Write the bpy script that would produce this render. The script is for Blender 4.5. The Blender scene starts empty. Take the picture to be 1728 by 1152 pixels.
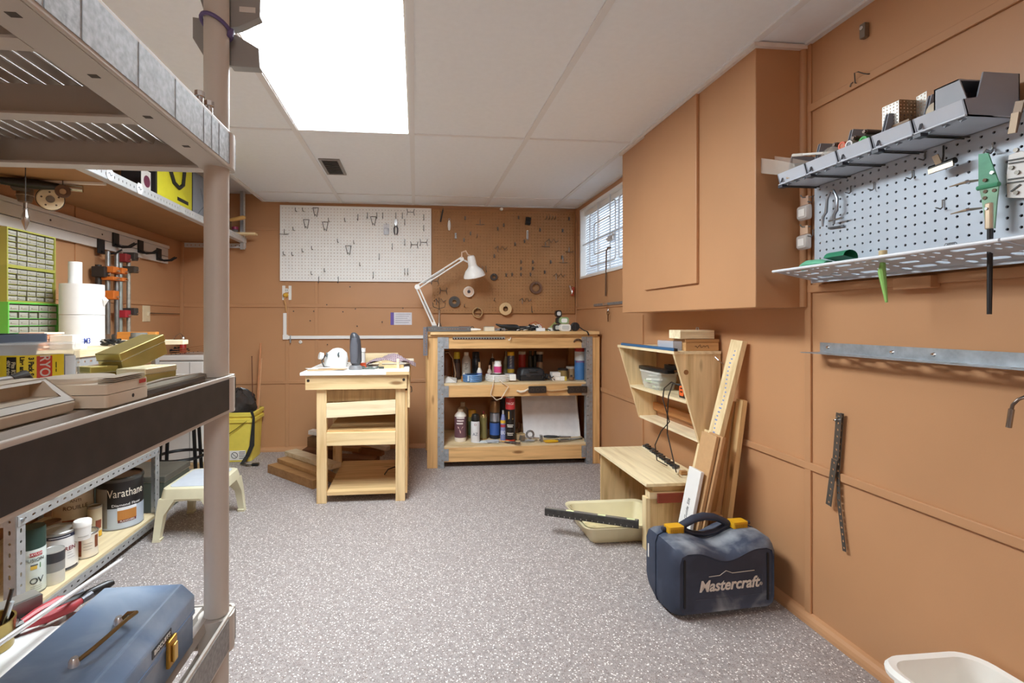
import bpy, bmesh, math, random
from mathutils import Vector, Matrix, Euler
random.seed(7)
PI = math.pi
sc = bpy.context.scene
C = sc.collection
# ---------------------------------------------------------------- camera
F, PPX, PPY, TH, CZ = 815.0, 782.0, 542.0, math.atan(80/815.0), 1.04     # 1728 x 1152 frame
cam = bpy.data.cameras.new('camera'); camo = bpy.data.objects.new('camera', cam); C.objects.link(camo)
cam.sensor_width = 36; cam.sensor_fit = 'HORIZONTAL'; cam.lens = F/1728*36
cam.shift_x = (864-PPX)/1728; cam.shift_y = (PPY-576)/1728; cam.clip_start = 0.02
camo.location = (0, 0, CZ); camo.rotation_euler = (PI/2, 0, -TH)
sc.camera = camo
# ---------------------------------------------------------------- world, exposure
w = bpy.data.worlds.new('daylight'); sc.world = w; w.use_nodes = True
bg = w.node_tree.nodes['Background']; bg.inputs[0].default_value = (0.80, 0.90, 1.0, 1); bg.inputs[1].default_value = 3.2
sc.view_settings.view_transform = 'Standard'; sc.view_settings.look = 'None'
sc.view_settings.exposure = 0.0; sc.view_settings.gamma = 1.0; sc.view_settings.use_curve_mapping = False
LAMP = 49
sc.cycles.max_bounces = 10; sc.cycles.diffuse_bounces = 6; sc.cycles.caustics_reflective = False; sc.cycles.caustics_refractive = False
# ---------------------------------------------------------------- photo pixel -> place, on a known plane
_fw = (math.sin(TH), math.cos(TH)); _rt = (math.cos(TH), -math.sin(TH))
def ray(x, y):
    a = (x-PPX)/F
    return Vector((_fw[0]+a*_rt[0], _fw[1]+a*_rt[1], (PPY-y)/F))
def at_z(x, y, z): d = ray(x, y); return Vector((0,0,CZ)) + d*((z-CZ)/d.z)
def at_y(x, y, Y): d = ray(x, y); return Vector((0,0,CZ)) + d*(Y/d.y)
def at_x(x, y, X): d = ray(x, y); return Vector((0,0,CZ)) + d*(X/d.x)
# ---------------------------------------------------------------- materials
def lin(h):
    h = h.lstrip('#'); o = []
    for i in (0, 2, 4):
        c = int(h[i:i+2], 16)/255
        o.append(c/12.92 if c <= .04045 else ((c+.055)/1.055)**2.4)
    return (o[0], o[1], o[2], 1)
_mats = {}
def _new(key):
    m = bpy.data.materials.new(key); m.use_nodes = True
    nt = m.node_tree; return m, nt, nt.nodes['Principled BSDF']
def _coord(nt, scale):
    tc = nt.nodes.new('ShaderNodeTexCoord'); mp = nt.nodes.new('ShaderNodeMapping')
    nt.links.new(tc.outputs['Object'], mp.inputs[0]); mp.inputs['Scale'].default_value = scale
    return mp
def _noise(nt, vec, scale, detail=3, dist=0):
    n = nt.nodes.new('ShaderNodeTexNoise'); n.inputs['Scale'].default_value = scale
    n.inputs['Detail'].default_value = detail; n.inputs['Distortion'].default_value = dist
    nt.links.new(vec.outputs[0], n.inputs['Vector']); return n
def _ramp(nt, src, stops):
    r = nt.nodes.new('ShaderNodeValToRGB'); el = r.color_ramp.elements
    while len(el) < len(stops): el.new(0.5)
    for e, (p, c) in zip(el, stops): e.position = p; e.color = c
    nt.links.new(src, r.inputs[0]); return r
def _bump(nt, bs, src, strength, dist=.002):
    b = nt.nodes.new('ShaderNodeBump'); b.inputs['Strength'].default_value = strength; b.inputs['Distance'].default_value = dist
    nt.links.new(src, b.inputs['Height']); nt.links.new(b.outputs[0], bs.inputs['Normal'])
def mul(c, k): return (min(c[0]*k,1), min(c[1]*k,1), min(c[2]*k,1), 1)
def P(hexc, rough=.5, metal=0.0, var=.06, scale=18, bump=0.0, spec=None):
    """plain paint, plastic or metal with a faint unevenness"""
    key = f'{"metal" if metal>.5 else "paint"}_{hexc.strip("#")}_{rough}_{metal}_{var}_{scale}_{bump}'
    if key in _mats: return _mats[key]
    m, nt, bs = _new(key); c = lin(hexc)
    mp = _coord(nt, (1,1,1)); n = _noise(nt, mp, scale, 4)
    r = _ramp(nt, n.outputs['Fac'], [(.3, mul(c, 1-var)), (.7, mul(c, 1+var))])
    nt.links.new(r.outputs[0], bs.inputs['Base Color'])
    bs.inputs['Roughness'].default_value = rough; bs.inputs['Metallic'].default_value = metal
    if spec is not None: bs.inputs['Specular IOR Level'].default_value = spec
    if bump: n2 = _noise(nt, mp, scale*12, 2); _bump(nt, bs, n2.outputs['Fac'], bump)
    _mats[key] = m; return m
def wood(hexc, axis='x', dark=.80, rough=.6, scale=1.0, knots=True):
    key = f'wood_{hexc.strip("#")}_{axis}_{dark}_{scale}_{knots}'
    if key in _mats: return _mats[key]
    m, nt, bs = _new(key); c = lin(hexc)
    s = {'x': (1.2, 16, 16), 'y': (16, 1.2, 16), 'z': (16, 16, 1.2)}[axis]
    mp = _coord(nt, tuple(v*scale for v in s)); n = _noise(nt, mp, 2.2, 5, .6)
    r = _ramp(nt, n.outputs['Fac'], [(.30, (c[0]*dark, c[1]*dark*.92, c[2]*dark*.8, 1)), (.52, c), (.75, mul(c, 1.14))])
    col = r.outputs[0]
    if knots:
        k = {'x': (2.6, 9, 9), 'y': (9, 2.6, 9), 'z': (9, 9, 2.6)}[axis]
        mk = _coord(nt, k); v = nt.nodes.new('ShaderNodeTexVoronoi'); v.inputs['Scale'].default_value = 1.0
        nt.links.new(mk.outputs[0], v.inputs['Vector'])
        kr = _ramp(nt, v.outputs['Distance'], [(.06, (1,1,1,1)), (.13, (0,0,0,1))])
        mx = nt.nodes.new('ShaderNodeMix'); mx.data_type = 'RGBA'
        nt.links.new(kr.outputs[0], mx.inputs['Factor']); nt.links.new(col, mx.inputs['A'])
        mx.inputs['B'].default_value = (c[0]*.38, c[1]*.28, c[2]*.2, 1); col = mx.outputs['Result']
    nt.links.new(col, bs.inputs['Base Color']); bs.inputs['Roughness'].default_value = rough
    _bump(nt, bs, n.outputs['Fac'], .06); _mats[key] = m; return m
def clear(hexc='#ffffff', alpha=.35, rough=.12):
    """thin clear or milky plastic film: part see-through, part glossy"""
    key = f'clear_{hexc.strip("#")}_{alpha}_{rough}'
    if key in _mats: return _mats[key]
    m, nt, bs = _new(key); bs.inputs['Base Color'].default_value = lin(hexc); bs.inputs['Roughness'].default_value = rough
    tr = nt.nodes.new('ShaderNodeBsdfTransparent'); mx = nt.nodes.new('ShaderNodeMixShader'); mx.inputs[0].default_value = alpha
    nt.links.new(tr.outputs[0], mx.inputs[1]); nt.links.new(bs.outputs[0], mx.inputs[2])
    nt.links.new(mx.outputs[0], nt.nodes['Material Output'].inputs[0]); _mats[key] = m; return m
def glass(key='window_glass'):
    if key in _mats: return _mats[key]
    m, nt, bs = _new(key); g = nt.nodes.new('ShaderNodeBsdfGlossy'); g.inputs['Roughness'].default_value = .02
    tr = nt.nodes.new('ShaderNodeBsdfTransparent'); mx = nt.nodes.new('ShaderNodeMixShader'); mx.inputs[0].default_value = .08
    nt.links.new(tr.outputs[0], mx.inputs[1]); nt.links.new(g.outputs[0], mx.inputs[2])
    nt.links.new(mx.outputs[0], nt.nodes['Material Output'].inputs[0]); _mats[key] = m; return m
def wall_paint():
    if 'wall_paint' in _mats: return _mats['wall_paint']
    m, nt, bs = _new('wall_paint'); c = lin(WALL); mp = _coord(nt, (1,1,1)); n = _noise(nt, mp, 1.8, 5)
    r = _ramp(nt, n.outputs['Fac'], [(.3, mul(c, .93)), (.7, mul(c, 1.06))]); nt.links.new(r.outputs[0], bs.inputs['Base Color'])
    bs.inputs['Roughness'].default_value = .42; bs.inputs['Specular IOR Level'].default_value = .35
    n2 = _noise(nt, mp, 260, 2); _bump(nt, bs, n2.outputs['Fac'], .06); _mats['wall_paint'] = m; return m
WALL = '#BE8E66'
def floor_mat():
    m, nt, bs = _new('speckled_vinyl'); mp = _coord(nt, (1,1,1)); base = lin('#9F9795')
    n = _noise(nt, mp, 90, 4); r = _ramp(nt, n.outputs['Fac'], [(.3, mul(base,.72)), (.5, base), (.7, mul(base,1.16))])
    col = r.outputs[0]
    for sc_, size, c in ((95, .19, '#EDE8E4'), (150, .2, '#6E5E58'), (200, .22, '#87766F'), (64, .12, '#F6F3F0')):
        v = nt.nodes.new('ShaderNodeTexVoronoi'); v.inputs['Scale'].default_value = sc_
        nt.links.new(mp.outputs[0], v.inputs['Vector'])
        kr = _ramp(nt, v.outputs['Distance'], [(size, (1,1,1,1)), (size+.07, (0,0,0,1))])
        mx = nt.nodes.new('ShaderNodeMix'); mx.data_type = 'RGBA'
        nt.links.new(kr.outputs[0], mx.inputs['Factor']); nt.links.new(col, mx.inputs['A'])
        mx.inputs['B'].default_value = lin(c); col = mx.outputs['Result']
    nt.links.new(col, bs.inputs['Base Color']); bs.inputs['Roughness'].default_value = .5; bs.inputs['Specular IOR Level'].default_value = .3
    return m
def lamp_mat(strength):
    m, nt, bs = _new('prismatic_diffuser'); mp = _coord(nt, (1,1,1))
    mp.inputs['Rotation'].default_value = (0,0,PI/4)
    v = nt.nodes.new('ShaderNodeTexVoronoi'); v.inputs['Scale'].default_value = 110; v.inputs['Randomness'].default_value = 0
    nt.links.new(mp.outputs[0], v.inputs['Vector'])
    mr = nt.nodes.new('ShaderNodeMapRange'); mr.inputs[1].default_value = 0; mr.inputs[2].default_value = .7
    mr.inputs[3].default_value = strength*1.2; mr.inputs[4].default_value = strength*.55
    nt.links.new(v.outputs['Distance'], mr.inputs[0])
    bs.inputs['Base Color'].default_value = (.9,.9,.9,1); bs.inputs['Emission Color'].default_value = (.86,.95,1.0,1)
    nt.links.new(mr.outputs[0], bs.inputs['Emission Strength']); return m
STEEL = lambda: P('#B4B8BC', .3, 1.0, .12, 60)
GALV = lambda: P('#A9B0B6', .45, .75, .16, 45)
DARKST = lambda: P('#55524F', .4, .9, .15, 50)
CHROME = lambda: P('#D8D8D8', .15, 1.0, .03)
BLACK = lambda: P('#17171A', .45)
WHITE = lambda: P('#EDEBE6', .5, 0, .02)
# ---------------------------------------------------------------- mesh building
def rotm(rx=0, ry=0, rz=0): return Euler((rx, ry, rz)).to_matrix()
class MB:
    def __init__(s): s.v = []; s.f = []
    def add(s, vs, fs):
        b = len(s.v); s.v += [Vector(v) for v in vs]; s.f += [tuple(i+b for i in f) for f in fs]; return s
    def box(s, x0, x1, y0, y1, z0, z1):
        return s.add([(x0,y0,z0),(x1,y0,z0),(x1,y1,z0),(x0,y1,z0),(x0,y0,z1),(x1,y0,z1),(x1,y1,z1),(x0,y1,z1)],
                     [(0,3,2,1),(4,5,6,7),(0,1,5,4),(1,2,6,5),(2,3,7,6),(3,0,4,7)])
    def obox(s, c, size, R=None):
        c = Vector(c); R = R or Matrix.Identity(3); h = [q/2 for q in size]
        o = MB().box(-h[0],h[0],-h[1],h[1],-h[2],h[2]); return s.add([c + R @ v for v in o.v], o.f)
    def bar(s, p0, p1, wd, th, up=(0,0,1)):
        """rectangular bar from p0 to p1; th along 'up', wd across it"""
        p0 = Vector(p0); p1 = Vector(p1); d = (p1-p0).normalized(); up = Vector(up)
        side = d.cross(up).normalized(); u = side.cross(d).normalized(); vs = []
        for p in (p0, p1):
            for a, b in ((-1,-1),(1,-1),(1,1),(-1,1)): vs.append(p + side*(a*wd/2) + u*(b*th/2))
        return s.add(vs, [(0,1,2,3),(7,6,5,4),(0,4,5,1),(1,5,6,2),(2,6,7,3),(3,7,4,0)])
    def _frame(s, d):
        d = Vector(d).normalized(); a = Vector((0,0,1)) if abs(d.z) < .9 else Vector((1,0,0))
        u = d.cross(a).normalized(); return u, d.cross(u).normalized()
    def cyl(s, p0, p1, r0, r1=None, n=16, caps=True):
        p0 = Vector(p0); p1 = Vector(p1); r1 = r0 if r1 is None else r1; u, v = s._frame(p1-p0); vs = []
        for p, r in ((p0,r0),(p1,r1)):
            for i in range(n):
                a = 2*PI*i/n; vs.append(p + u*(r*math.cos(a)) + v*(r*math.sin(a)))
        fs = [(i,(i+1)%n,n+(i+1)%n,n+i) for i in range(n)]
        if caps: fs += [tuple(range(n-1,-1,-1)), tuple(range(n,2*n))]
        return s.add(vs, fs)
    def tube(s, pts, r, n=8, closed=False):
        pts = [Vector(p) for p in pts]; m = len(pts); rr = r if isinstance(r, (list, tuple)) else [r]*m
        vs = []; prev = None
        for k, p in enumerate(pts):
            a = pts[(k-1) % m] if closed or k > 0 else p; b = pts[(k+1) % m] if closed or k < m-1 else p
            t = (b-a).normalized() if (b-a).length > 1e-9 else Vector((0,0,1))
            if prev is None: u, v = s._frame(t)
            else:
                u = prev - t*prev.dot(t)
                u = u.normalized() if u.length > 1e-6 else s._frame(t)[0]
                v = t.cross(u)
            prev = u
            for i in range(n):
                q = 2*PI*i/n; vs.append(p + u*(rr[k]*math.cos(q)) + v*(rr[k]*math.sin(q)))
        fs = []
        for k in range(m if closed else m-1):
            o, q = k*n, ((k+1) % m)*n
            fs += [(o+i, o+(i+1)%n, q+(i+1)%n, q+i) for i in range(n)]
        if not closed: fs += [tuple(range(n-1,-1,-1)), tuple(range((m-1)*n, m*n))]
        return s.add(vs, fs)
    def lathe(s, prof, c=(0,0,0), n=24, R=None, sx=1, sy=1):
        c = Vector(c); R = R or Matrix.Identity(3); rings = []; vs = []; fs = []
        for r, z in prof:
            if r < 1e-6: rings.append([len(vs)]); vs.append(c + R @ Vector((0,0,z)))
            else:
                rings.append(list(range(len(vs), len(vs)+n)))
                vs += [c + R @ Vector((sx*r*math.cos(2*PI*i/n), sy*r*math.sin(2*PI*i/n), z)) for i in range(n)]
        for a, b in zip(rings, rings[1:]):
            if len(a) == 1 and len(b) == 1: continue
            for i in range(n):
                j = (i+1) % n
                if len(a) == 1: fs.append((a[0], b[j], b[i]))
                elif len(b) == 1: fs.append((a[i], a[j], b[0]))
                else: fs.append((a[i], a[j], b[j], b[i]))
        return s.add(vs, fs)
    def prism(s, poly, axis, a0, a1):
        """2D outline extruded along an axis: x -> (y,z), y -> (x,z), z -> (x,y)"""
        def mk(p, a): return {'x': (a,p[0],p[1]), 'y': (p[0],a,p[1]), 'z': (p[0],p[1],a)}[axis]
        n = len(poly); vs = [mk(p, a0) for p in poly] + [mk(p, a1) for p in poly]
        return s.add(vs, [tuple(range(n-1,-1,-1)), tuple(range(n,2*n))] + [(i,(i+1)%n,n+(i+1)%n,n+i) for i in range(n)])
    def loft(s, rings, cap=True):
        n = len(rings[0]); vs = [v for r in rings for v in r]; fs = []
        for k in range(len(rings)-1): fs += [(k*n+i, k*n+(i+1)%n, (k+1)*n+(i+1)%n, (k+1)*n+i) for i in range(n)]
        if cap: fs += [tuple(range(n-1,-1,-1)), tuple(range((len(rings)-1)*n, len(rings)*n))]
        return s.add(vs, fs)
    def xf(s, R=None, t=(0,0,0), start=0):
        R = R or Matrix.Identity(3); t = Vector(t)
        for i in range(start, len(s.v)): s.v[i] = R @ s.v[i] + t
        return s
def ring_pts(w, d, z, r=.01, n=4, cx=0, cy=0):
    """rounded rectangle, for lofts"""
    out = []; r = min(r, w/2-1e-4, d/2-1e-4)
    for qx, qy, a0 in ((1,1,0),(-1,1,PI/2),(-1,-1,PI),(1,-1,1.5*PI)):
        for i in range(n+1):
            a = a0 + PI/2*i/n; out.append(Vector((cx+qx*(w/2-r)+r*math.cos(a), cy+qy*(d/2-r)+r*math.sin(a), z)))
    return out
TR = {}
def _mesh(name, mb, mat, inv, smooth):
    me = bpy.data.meshes.new(name); me.from_pydata([inv @ v for v in mb.v], [], mb.f)
    bm = bmesh.new(); bm.from_mesh(me); bmesh.ops.recalc_face_normals(bm, faces=bm.faces); bm.to_mesh(me); bm.free()
    if smooth: me.polygons.foreach_set('use_smooth', [True]*len(me.polygons)); me.set_sharp_from_angle(angle=.62)
    if mat: me.materials.append(mat)
    return me
def tag(o, label=None, cat=None, group=None, kind=None):
    for k, v in (('label',label),('category',cat),('group',group),('kind',kind)):
        if v: o[k] = v
    return o
def part(name, mb, mat, parent, smooth=False, bevel=0, label=None, local=False, kind=None):
    inv = Matrix.Identity(4) if local else TR[parent.name].inverted()
    o = bpy.data.objects.new(name, _mesh(name, mb, mat, inv, smooth)); C.objects.link(o); o.parent = parent
    TR[o.name] = TR[parent.name]
    if bevel: b = o.modifiers.new('bevel', 'BEVEL'); b.width = bevel; b.segments = 2; b.limit_method = 'ANGLE'
    return tag(o, label, None, None, kind)
def thing(name, label, cat, loc=(0,0,0), rz=0, group=None, kind=None):
    o = bpy.data.objects.new(name, None); o.empty_display_size = .05; C.objects.link(o); o.location = loc; o.rotation_euler = (0,0,rz)
    TR[o.name] = Matrix.Translation(Vector(loc)) @ Matrix.Rotation(rz, 4, 'Z')
    return tag(o, label, cat, group, kind)
def solo(name, mb, mat, label=None, cat=None, group=None, smooth=False, bevel=0, kind=None):
    xs = [v.x for v in mb.v]; ys = [v.y for v in mb.v]; zs = [v.z for v in mb.v]
    loc = Vector(((min(xs)+max(xs))/2, (min(ys)+max(ys))/2, min(zs)))
    M = Matrix.Translation(loc); o = bpy.data.objects.new(name, _mesh(name, mb, mat, M.inverted(), smooth)); C.objects.link(o)
    o.location = loc; TR[o.name] = M
    if bevel: b = o.modifiers.new('bevel', 'BEVEL'); b.width = bevel; b.segments = 2; b.limit_method = 'ANGLE'
    return tag(o, label, cat, group, kind)
def struct(name, mb, mat, bevel=0): return solo(name, mb, mat, kind='structure', bevel=bevel)
def copy_tree(o, parent=None):
    c = o.copy(); C.objects.link(c); c.parent = parent
    for ch in [x for x in o.children]: copy_tree(ch, c)
    return c
def _curve_mesh(cu):
    ob = bpy.data.objects.new('tmp', cu); C.objects.link(ob); dg = bpy.context.evaluated_depsgraph_get()
    me = bpy.data.meshes.new_from_object(ob.evaluated_get(dg)); bpy.data.objects.remove(ob); 
    mb = MB(); mb.v = [v.co.copy() for v in me.vertices]; mb.f = [tuple(p.vertices) for p in me.polygons]; bpy.data.meshes.remove(me); return mb
def text(name, body, size, mat, parent, M, ext=.0004, shear=0, wrap=None, bold=0, width=None):
    """lettering as thin geometry; M maps text xy onto a face; wrap=(centre, radius, angle) bends it round a can"""
    cu = bpy.data.curves.new('tmp', 'FONT'); cu.body = body; cu.size = size; cu.extrude = ext; cu.shear = shear
    cu.align_x = 'CENTER'; cu.align_y = 'CENTER'; cu.offset = bold; cu.resolution_u = 3
    mb = _curve_mesh(cu)
    if width:
        x0 = min(v.x for v in mb.v); x1 = max(v.x for v in mb.v); k = width/(x1-x0)
        for v in mb.v: v.x *= k
    if wrap:
        c, r, a0 = wrap
        for v in mb.v:
            a = a0 + v.x/r; q = r + .0006 + v.z; v.xyz = (c[0]+q*math.cos(a), c[1]+q*math.sin(a), c[2]+v.y)
    else:
        mb.v = [M @ v for v in mb.v]
    return part(name, mb, mat, parent)
def face_m(o, x, y):
    """matrix whose x and y columns are the writing directions"""
    x = Vector(x).normalized(); y = Vector(y).normalized(); z = x.cross(y)
    return Matrix.Translation(Vector(o)) @ Matrix((x, y, z)).transposed().to_4x4()
def plate(outer, holes, th):
    """flat sheet in xy with real holes; outlines are lists of 2D points; returns MB centred on z=0"""
    cu = bpy.data.curves.new('tmp', 'CURVE'); cu.dimensions = '2D'; cu.fill_mode = 'BOTH'; cu.extrude = th/2
    for pts in [outer] + holes:
        sp = cu.splines.new('POLY'); sp.points.add(len(pts)-1); sp.use_cyclic_u = True
        for q, p in zip(sp.points, pts): q.co = (p[0], p[1], 0, 1)
    return _curve_mesh(cu)
def circ(x, y, r, n=8, sx=1, sy=1): return [(x+sx*r*math.cos(2*PI*i/n), y+sy*r*math.sin(2*PI*i/n)) for i in range(n)]
def slot(x, y, l, wd, n=4, a=0):
    o = []
    for sgn, a0 in ((1,-PI/2),(-1,PI/2)):
        for i in range(n+1):
            t = a0+PI*i/n; o.append((sgn*(l-wd)/2 + wd/2*math.cos(t), wd/2*math.sin(t)))
    ca, sa = math.cos(a), math.sin(a); return [(x+p*ca-q*sa, y+p*sa+q*ca) for p, q in o]
def pegboard(w_, h_, pitch, hr, th):
    """perforated board in xz (x along the wall), real holes, centred on y=0"""
    nx, nz = int(w_/pitch), int(h_/pitch); mx, mz = (w_-nx*pitch)/2, (h_-nz*pitch)/2; b = MB(); vs = []; fs = []
    n = 8; oct_ = [(math.cos(PI/8+2*PI*i/n), math.sin(PI/8+2*PI*i/n)) for i in range(n)]
    k = pitch/2; sq = [(k,k*.41),(k*.41,k),(-k*.41,k),(-k,k*.41),(-k,-k*.41),(-k*.41,-k),(k*.41,-k),(k,-k*.41)]
    for ix in range(nx):
        for iz in range(nz):
            cx, cz = mx+pitch*(ix+.5), mz+pitch*(iz+.5); o = len(vs)
            for p in sq: vs.append((cx+p[0], -th/2, cz+p[1]))
            for p in oct_: vs.append((cx+hr*p[0], -th/2, cz+hr*p[1]))
            for p in oct_: vs.append((cx+hr*p[0], th/2, cz+hr*p[1]))
            for p in ((k,k),(-k,k),(-k,-k),(k,-k)): vs.append((cx+p[0], -th/2, cz+p[1]))
            for i in range(n):
                j = (i+1) % n; fs.append((o+i, o+j, o+8+j, o+8+i)); fs.append((o+8+i, o+8+j, o+16+j, o+16+i))
            fs += [(o+0,o+24,o+1),(o+2,o+25,o+3),(o+4,o+26,o+5),(o+6,o+27,o+7)]
    b.add(vs, fs)
    for x0, x1, z0, z1 in ((0,w_,0,mz),(0,w_,h_-mz,h_),(0,mx,mz,h_-mz),(w_-mx,w_,mz,h_-mz)):
        if x1-x0 > 1e-4 and z1-z0 > 1e-4: b.add([(x0,-th/2,z0),(x1,-th/2,z0),(x1,-th/2,z1),(x0,-th/2,z1)], [(0,1,2,3)])
    b.add([(0,-th/2,0),(w_,-th/2,0),(w_,-th/2,h_),(0,-th/2,h_),(0,th/2,0),(w_,th/2,0),(w_,th/2,h_),(0,th/2,h_)], [(0,1,5,4),(1,2,6,5),(2,3,7,6),(3,0,4,7)])
    return b
def vessel(name, label, cat, loc, w_, h_, parts, group=None, n=20, rz=0, sx=1, sy=1):
    """round container; parts = [(name, material, profile)], profile radii in half-widths, heights in h"""
    t = thing(name, label, cat, loc, rz, group)
    for pn, m, prof in parts:
        part(pn, MB().lathe([(r*w_/2, z*h_) for r, z in prof], n=n, sx=sx, sy=sy), m, t, smooth=True, local=True)
    return t
# ================================================================ THE ROOM
XL, XR, YB, YF, ZC = -1.84, 1.36, 4.0, -2.6, 2.0
struct('floor', MB().box(XL-.1, XR+.1, YF-.1, YB+.1, -.06, 0), floor_mat())
struct('wall_back', MB().box(XL-.1, XR+.1, YB, YB+.1, 0, 2.2), wall_paint())
struct('wall_front', MB().box(XL-.1, XR+.1, YF-.1, YF, 0, 2.2), wall_paint())
struct('wall_left', MB().box(XL-.1, XL, YF, YB, 0, 2.2), wall_paint())
WY0, WY1, WZ0, WZ1 = 2.90, 3.88, 1.388, 1.956          # window opening
b = MB()
for y0, y1, z0, z1 in ((YF, WY0, 0, 2.2), (WY1, YB, 0, 2.2), (WY0, WY1, 0, WZ0), (WY0, WY1, WZ1, 2.2)): b.box(XR, XR+.16, y0, y1, z0, z1)
struct('wall_right', b, wall_paint())
# battens over the panel joints
def batten(n, *a): struct(f'trim_{n}', MB().box(*a), wall_paint(), bevel=.002)
BW = .026; k = 0
for z in (.552, 1.165, 1.78):
    segs = [(XL+.02, XR)] if z < 1.5 else [(XL+.02, -1.09)]
    for x0, x1 in segs: k += 1; batten(k, x0, x1, YB-.008, YB, z-BW/2, z+BW/2)
for x in (-1.03, -.80, .19): k += 1; batten(k, x-BW/2, x+BW/2, YB-.007, YB, .03, ZC if x == -1.03 else 1.36)
for x in (XL+.011,): k += 1; batten(k, x-.011, x+.011, YB-.02, YB, 0, 2.05)
k += 1; batten(k, XR-.011, XR, YB-.014, YB, 0, 2.0)
for z in (.54, 1.152, 1.775):
    segs = [(YF, YB-.02)] if z < 1.5 else [(YF, 1.56), (WY1+.03, YB-.02)]
    for y0, y1 in segs: k += 1; batten(k, XR-.009, XR, y0, y1, z-BW/2, z+BW/2)
for y in (1.552, 2.79, .31, -.93): k += 1; batten(k, XR-.008, XR, y-BW/2, y+BW/2, .03, 2.0 if y < 2 else 1.08)
for z in (.552, 1.165, 1.78): k += 1; batten(k, XL, XL+.008, YF, YB-.03, z-BW/2, z+BW/2)
for y in (2.82, 1.6): k += 1; batten(k, XL, XL+.007, y-BW/2, y+BW/2, .03, 2.05)
def quarter(nm, axis, a0, a1, x, sx):
    p = [(x, 0), (x, .034)] + [(x+sx*.026*math.sin(t), .034*math.cos(t)*.999) for t in (.5, .9, 1.25)] + [(x+sx*.026, 0)]
    struct(nm, MB().prism(p, axis, a0, a1), wall_paint())
quarter('baseboard_right', 'y', YF, YB, XR, -1); quarter('baseboard_back', 'x', XL, XR, YB, -1); quarter('baseboard_left', 'y', YF, YB, XL, 1)
# dropped ceiling: slab above, tiles in a grid of bars
TILE = P('#EFF4F9', .8, 0, .015, 40, .05); BARM = P('#E6E8EA', .5, 0, .01)
ceil = struct('ceiling', MB().box(XL-.1, XR+.1, YF-.1, YB+.1, 2.055, 2.2), P('#DAD5D0', .8, 0, .02))
gx = [-1.2, -.605, -.02, .58, 1.16, XR]; gy = [YF, -1.16, .06, 1.28, 2.50, 3.715, YB]
LIGHTS = {(1, 3), (2, 0)}
for i in range(len(gx)-1):
    for j in range(len(gy)-1):
        if (i, j) in LIGHTS: continue
        part('ceiling_tile', MB().box(gx[i]+.003, gx[i+1]-.003, gy[j]+.003, gy[j+1]-.003, ZC+.004, ZC+.018), TILE, ceil)
for x in gx[1:-1]: part('grid_bar', MB().box(x-.013, x+.013, YF, YB, ZC-.002, ZC+.004), BARM, ceil)
for y in gy[1:-1]:
    for x0, x1 in zip(gx, gx[1:]): part('grid_bar', MB().box(x0+.013, x1-.013, y-.007, y+.007, ZC-.001, ZC+.004), BARM, ceil)
part('edge_fascia', MB().box(-1.225, -1.2, YF, YB, ZC-.004, 2.055), P('#E9E6E2', .5, 0, .01), ceil)
part('wall_angle', MB().box(XR-.02, XR, YF, 1.55, ZC-.004, ZC+.004).box(XR-.02, XR, 2.66, YB, ZC-.004, ZC+.004), BARM, ceil)
part('wall_angle', MB().box(-1.2, XR, YB-.02, YB, ZC-.004, ZC+.004), BARM, ceil)
def troffer(i, j, lab, k_=1):
    x0, x1, y0, y1 = gx[i], gx[i+1], gy[j], gy[j+1]
    t = thing('ceiling_light', lab, 'light', ((x0+x1)/2, (y0+y1)/2, ZC))
    part('diffuser', MB().box(x0+.018, x1-.018, y0+.012, y1-.012, ZC+.003, ZC+.007), lamp_mat(LAMP*k_), t)
    f = MB()
    for a in ((x0+.006, x0+.02, y0, y1), (x1-.02, x1-.006, y0, y1), (x0+.02, x1-.02, y0, y0+.013), (x0+.02, x1-.02, y1-.013, y1)): f.box(*a, ZC+.0, ZC+.03)
    part('light_frame', f, P('#F2F0EC', .4, 0, .01), t)
    part('housing', MB().box(x0+.02, x1-.02, y0+.013, y1-.013, ZC+.03, ZC+.05), P('#E8E8E8', .5), t)
troffer(1, 3, 'long flush fluorescent ceiling light with white prismatic diffuser')
troffer(2, 0, 'added unseen fill light, flush ceiling panel with white diffuser, behind the camera', .55)  # unseen fill panel, added to brighten surfaces that face the camera
# small air vent in the ceiling tile
c = at_z(562, 282, ZC); t = thing('ceiling_vent', 'small square grey metal air vent in white ceiling tile', 'vent', (c.x, c.y, ZC))
VM = P('#8E8A85', .4, .7, .1)
f = MB()
for a in ((-.062,-.046,-.15,.15),(.046,.062,-.15,.15),(-.046,.046,-.15,-.135),(-.046,.046,.135,.15)): f.box(a[0]+c.x,a[1]+c.x,a[2]+c.y,a[3]+c.y,ZC-.004,ZC+.0035)
part('vent_frame', f, VM, t)
part('backing', MB().box(c.x-.05,c.x+.05,c.y-.14,c.y+.14,ZC+.0005,ZC+.003), P('#2A2724', .8), t)
for q in range(9):
    y = c.y-.12+q*.03; part('louvre', MB().obox((c.x, y, ZC-.001), (.092, .016, .002), rotm(.5, 0, 0)), VM, t)
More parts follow.
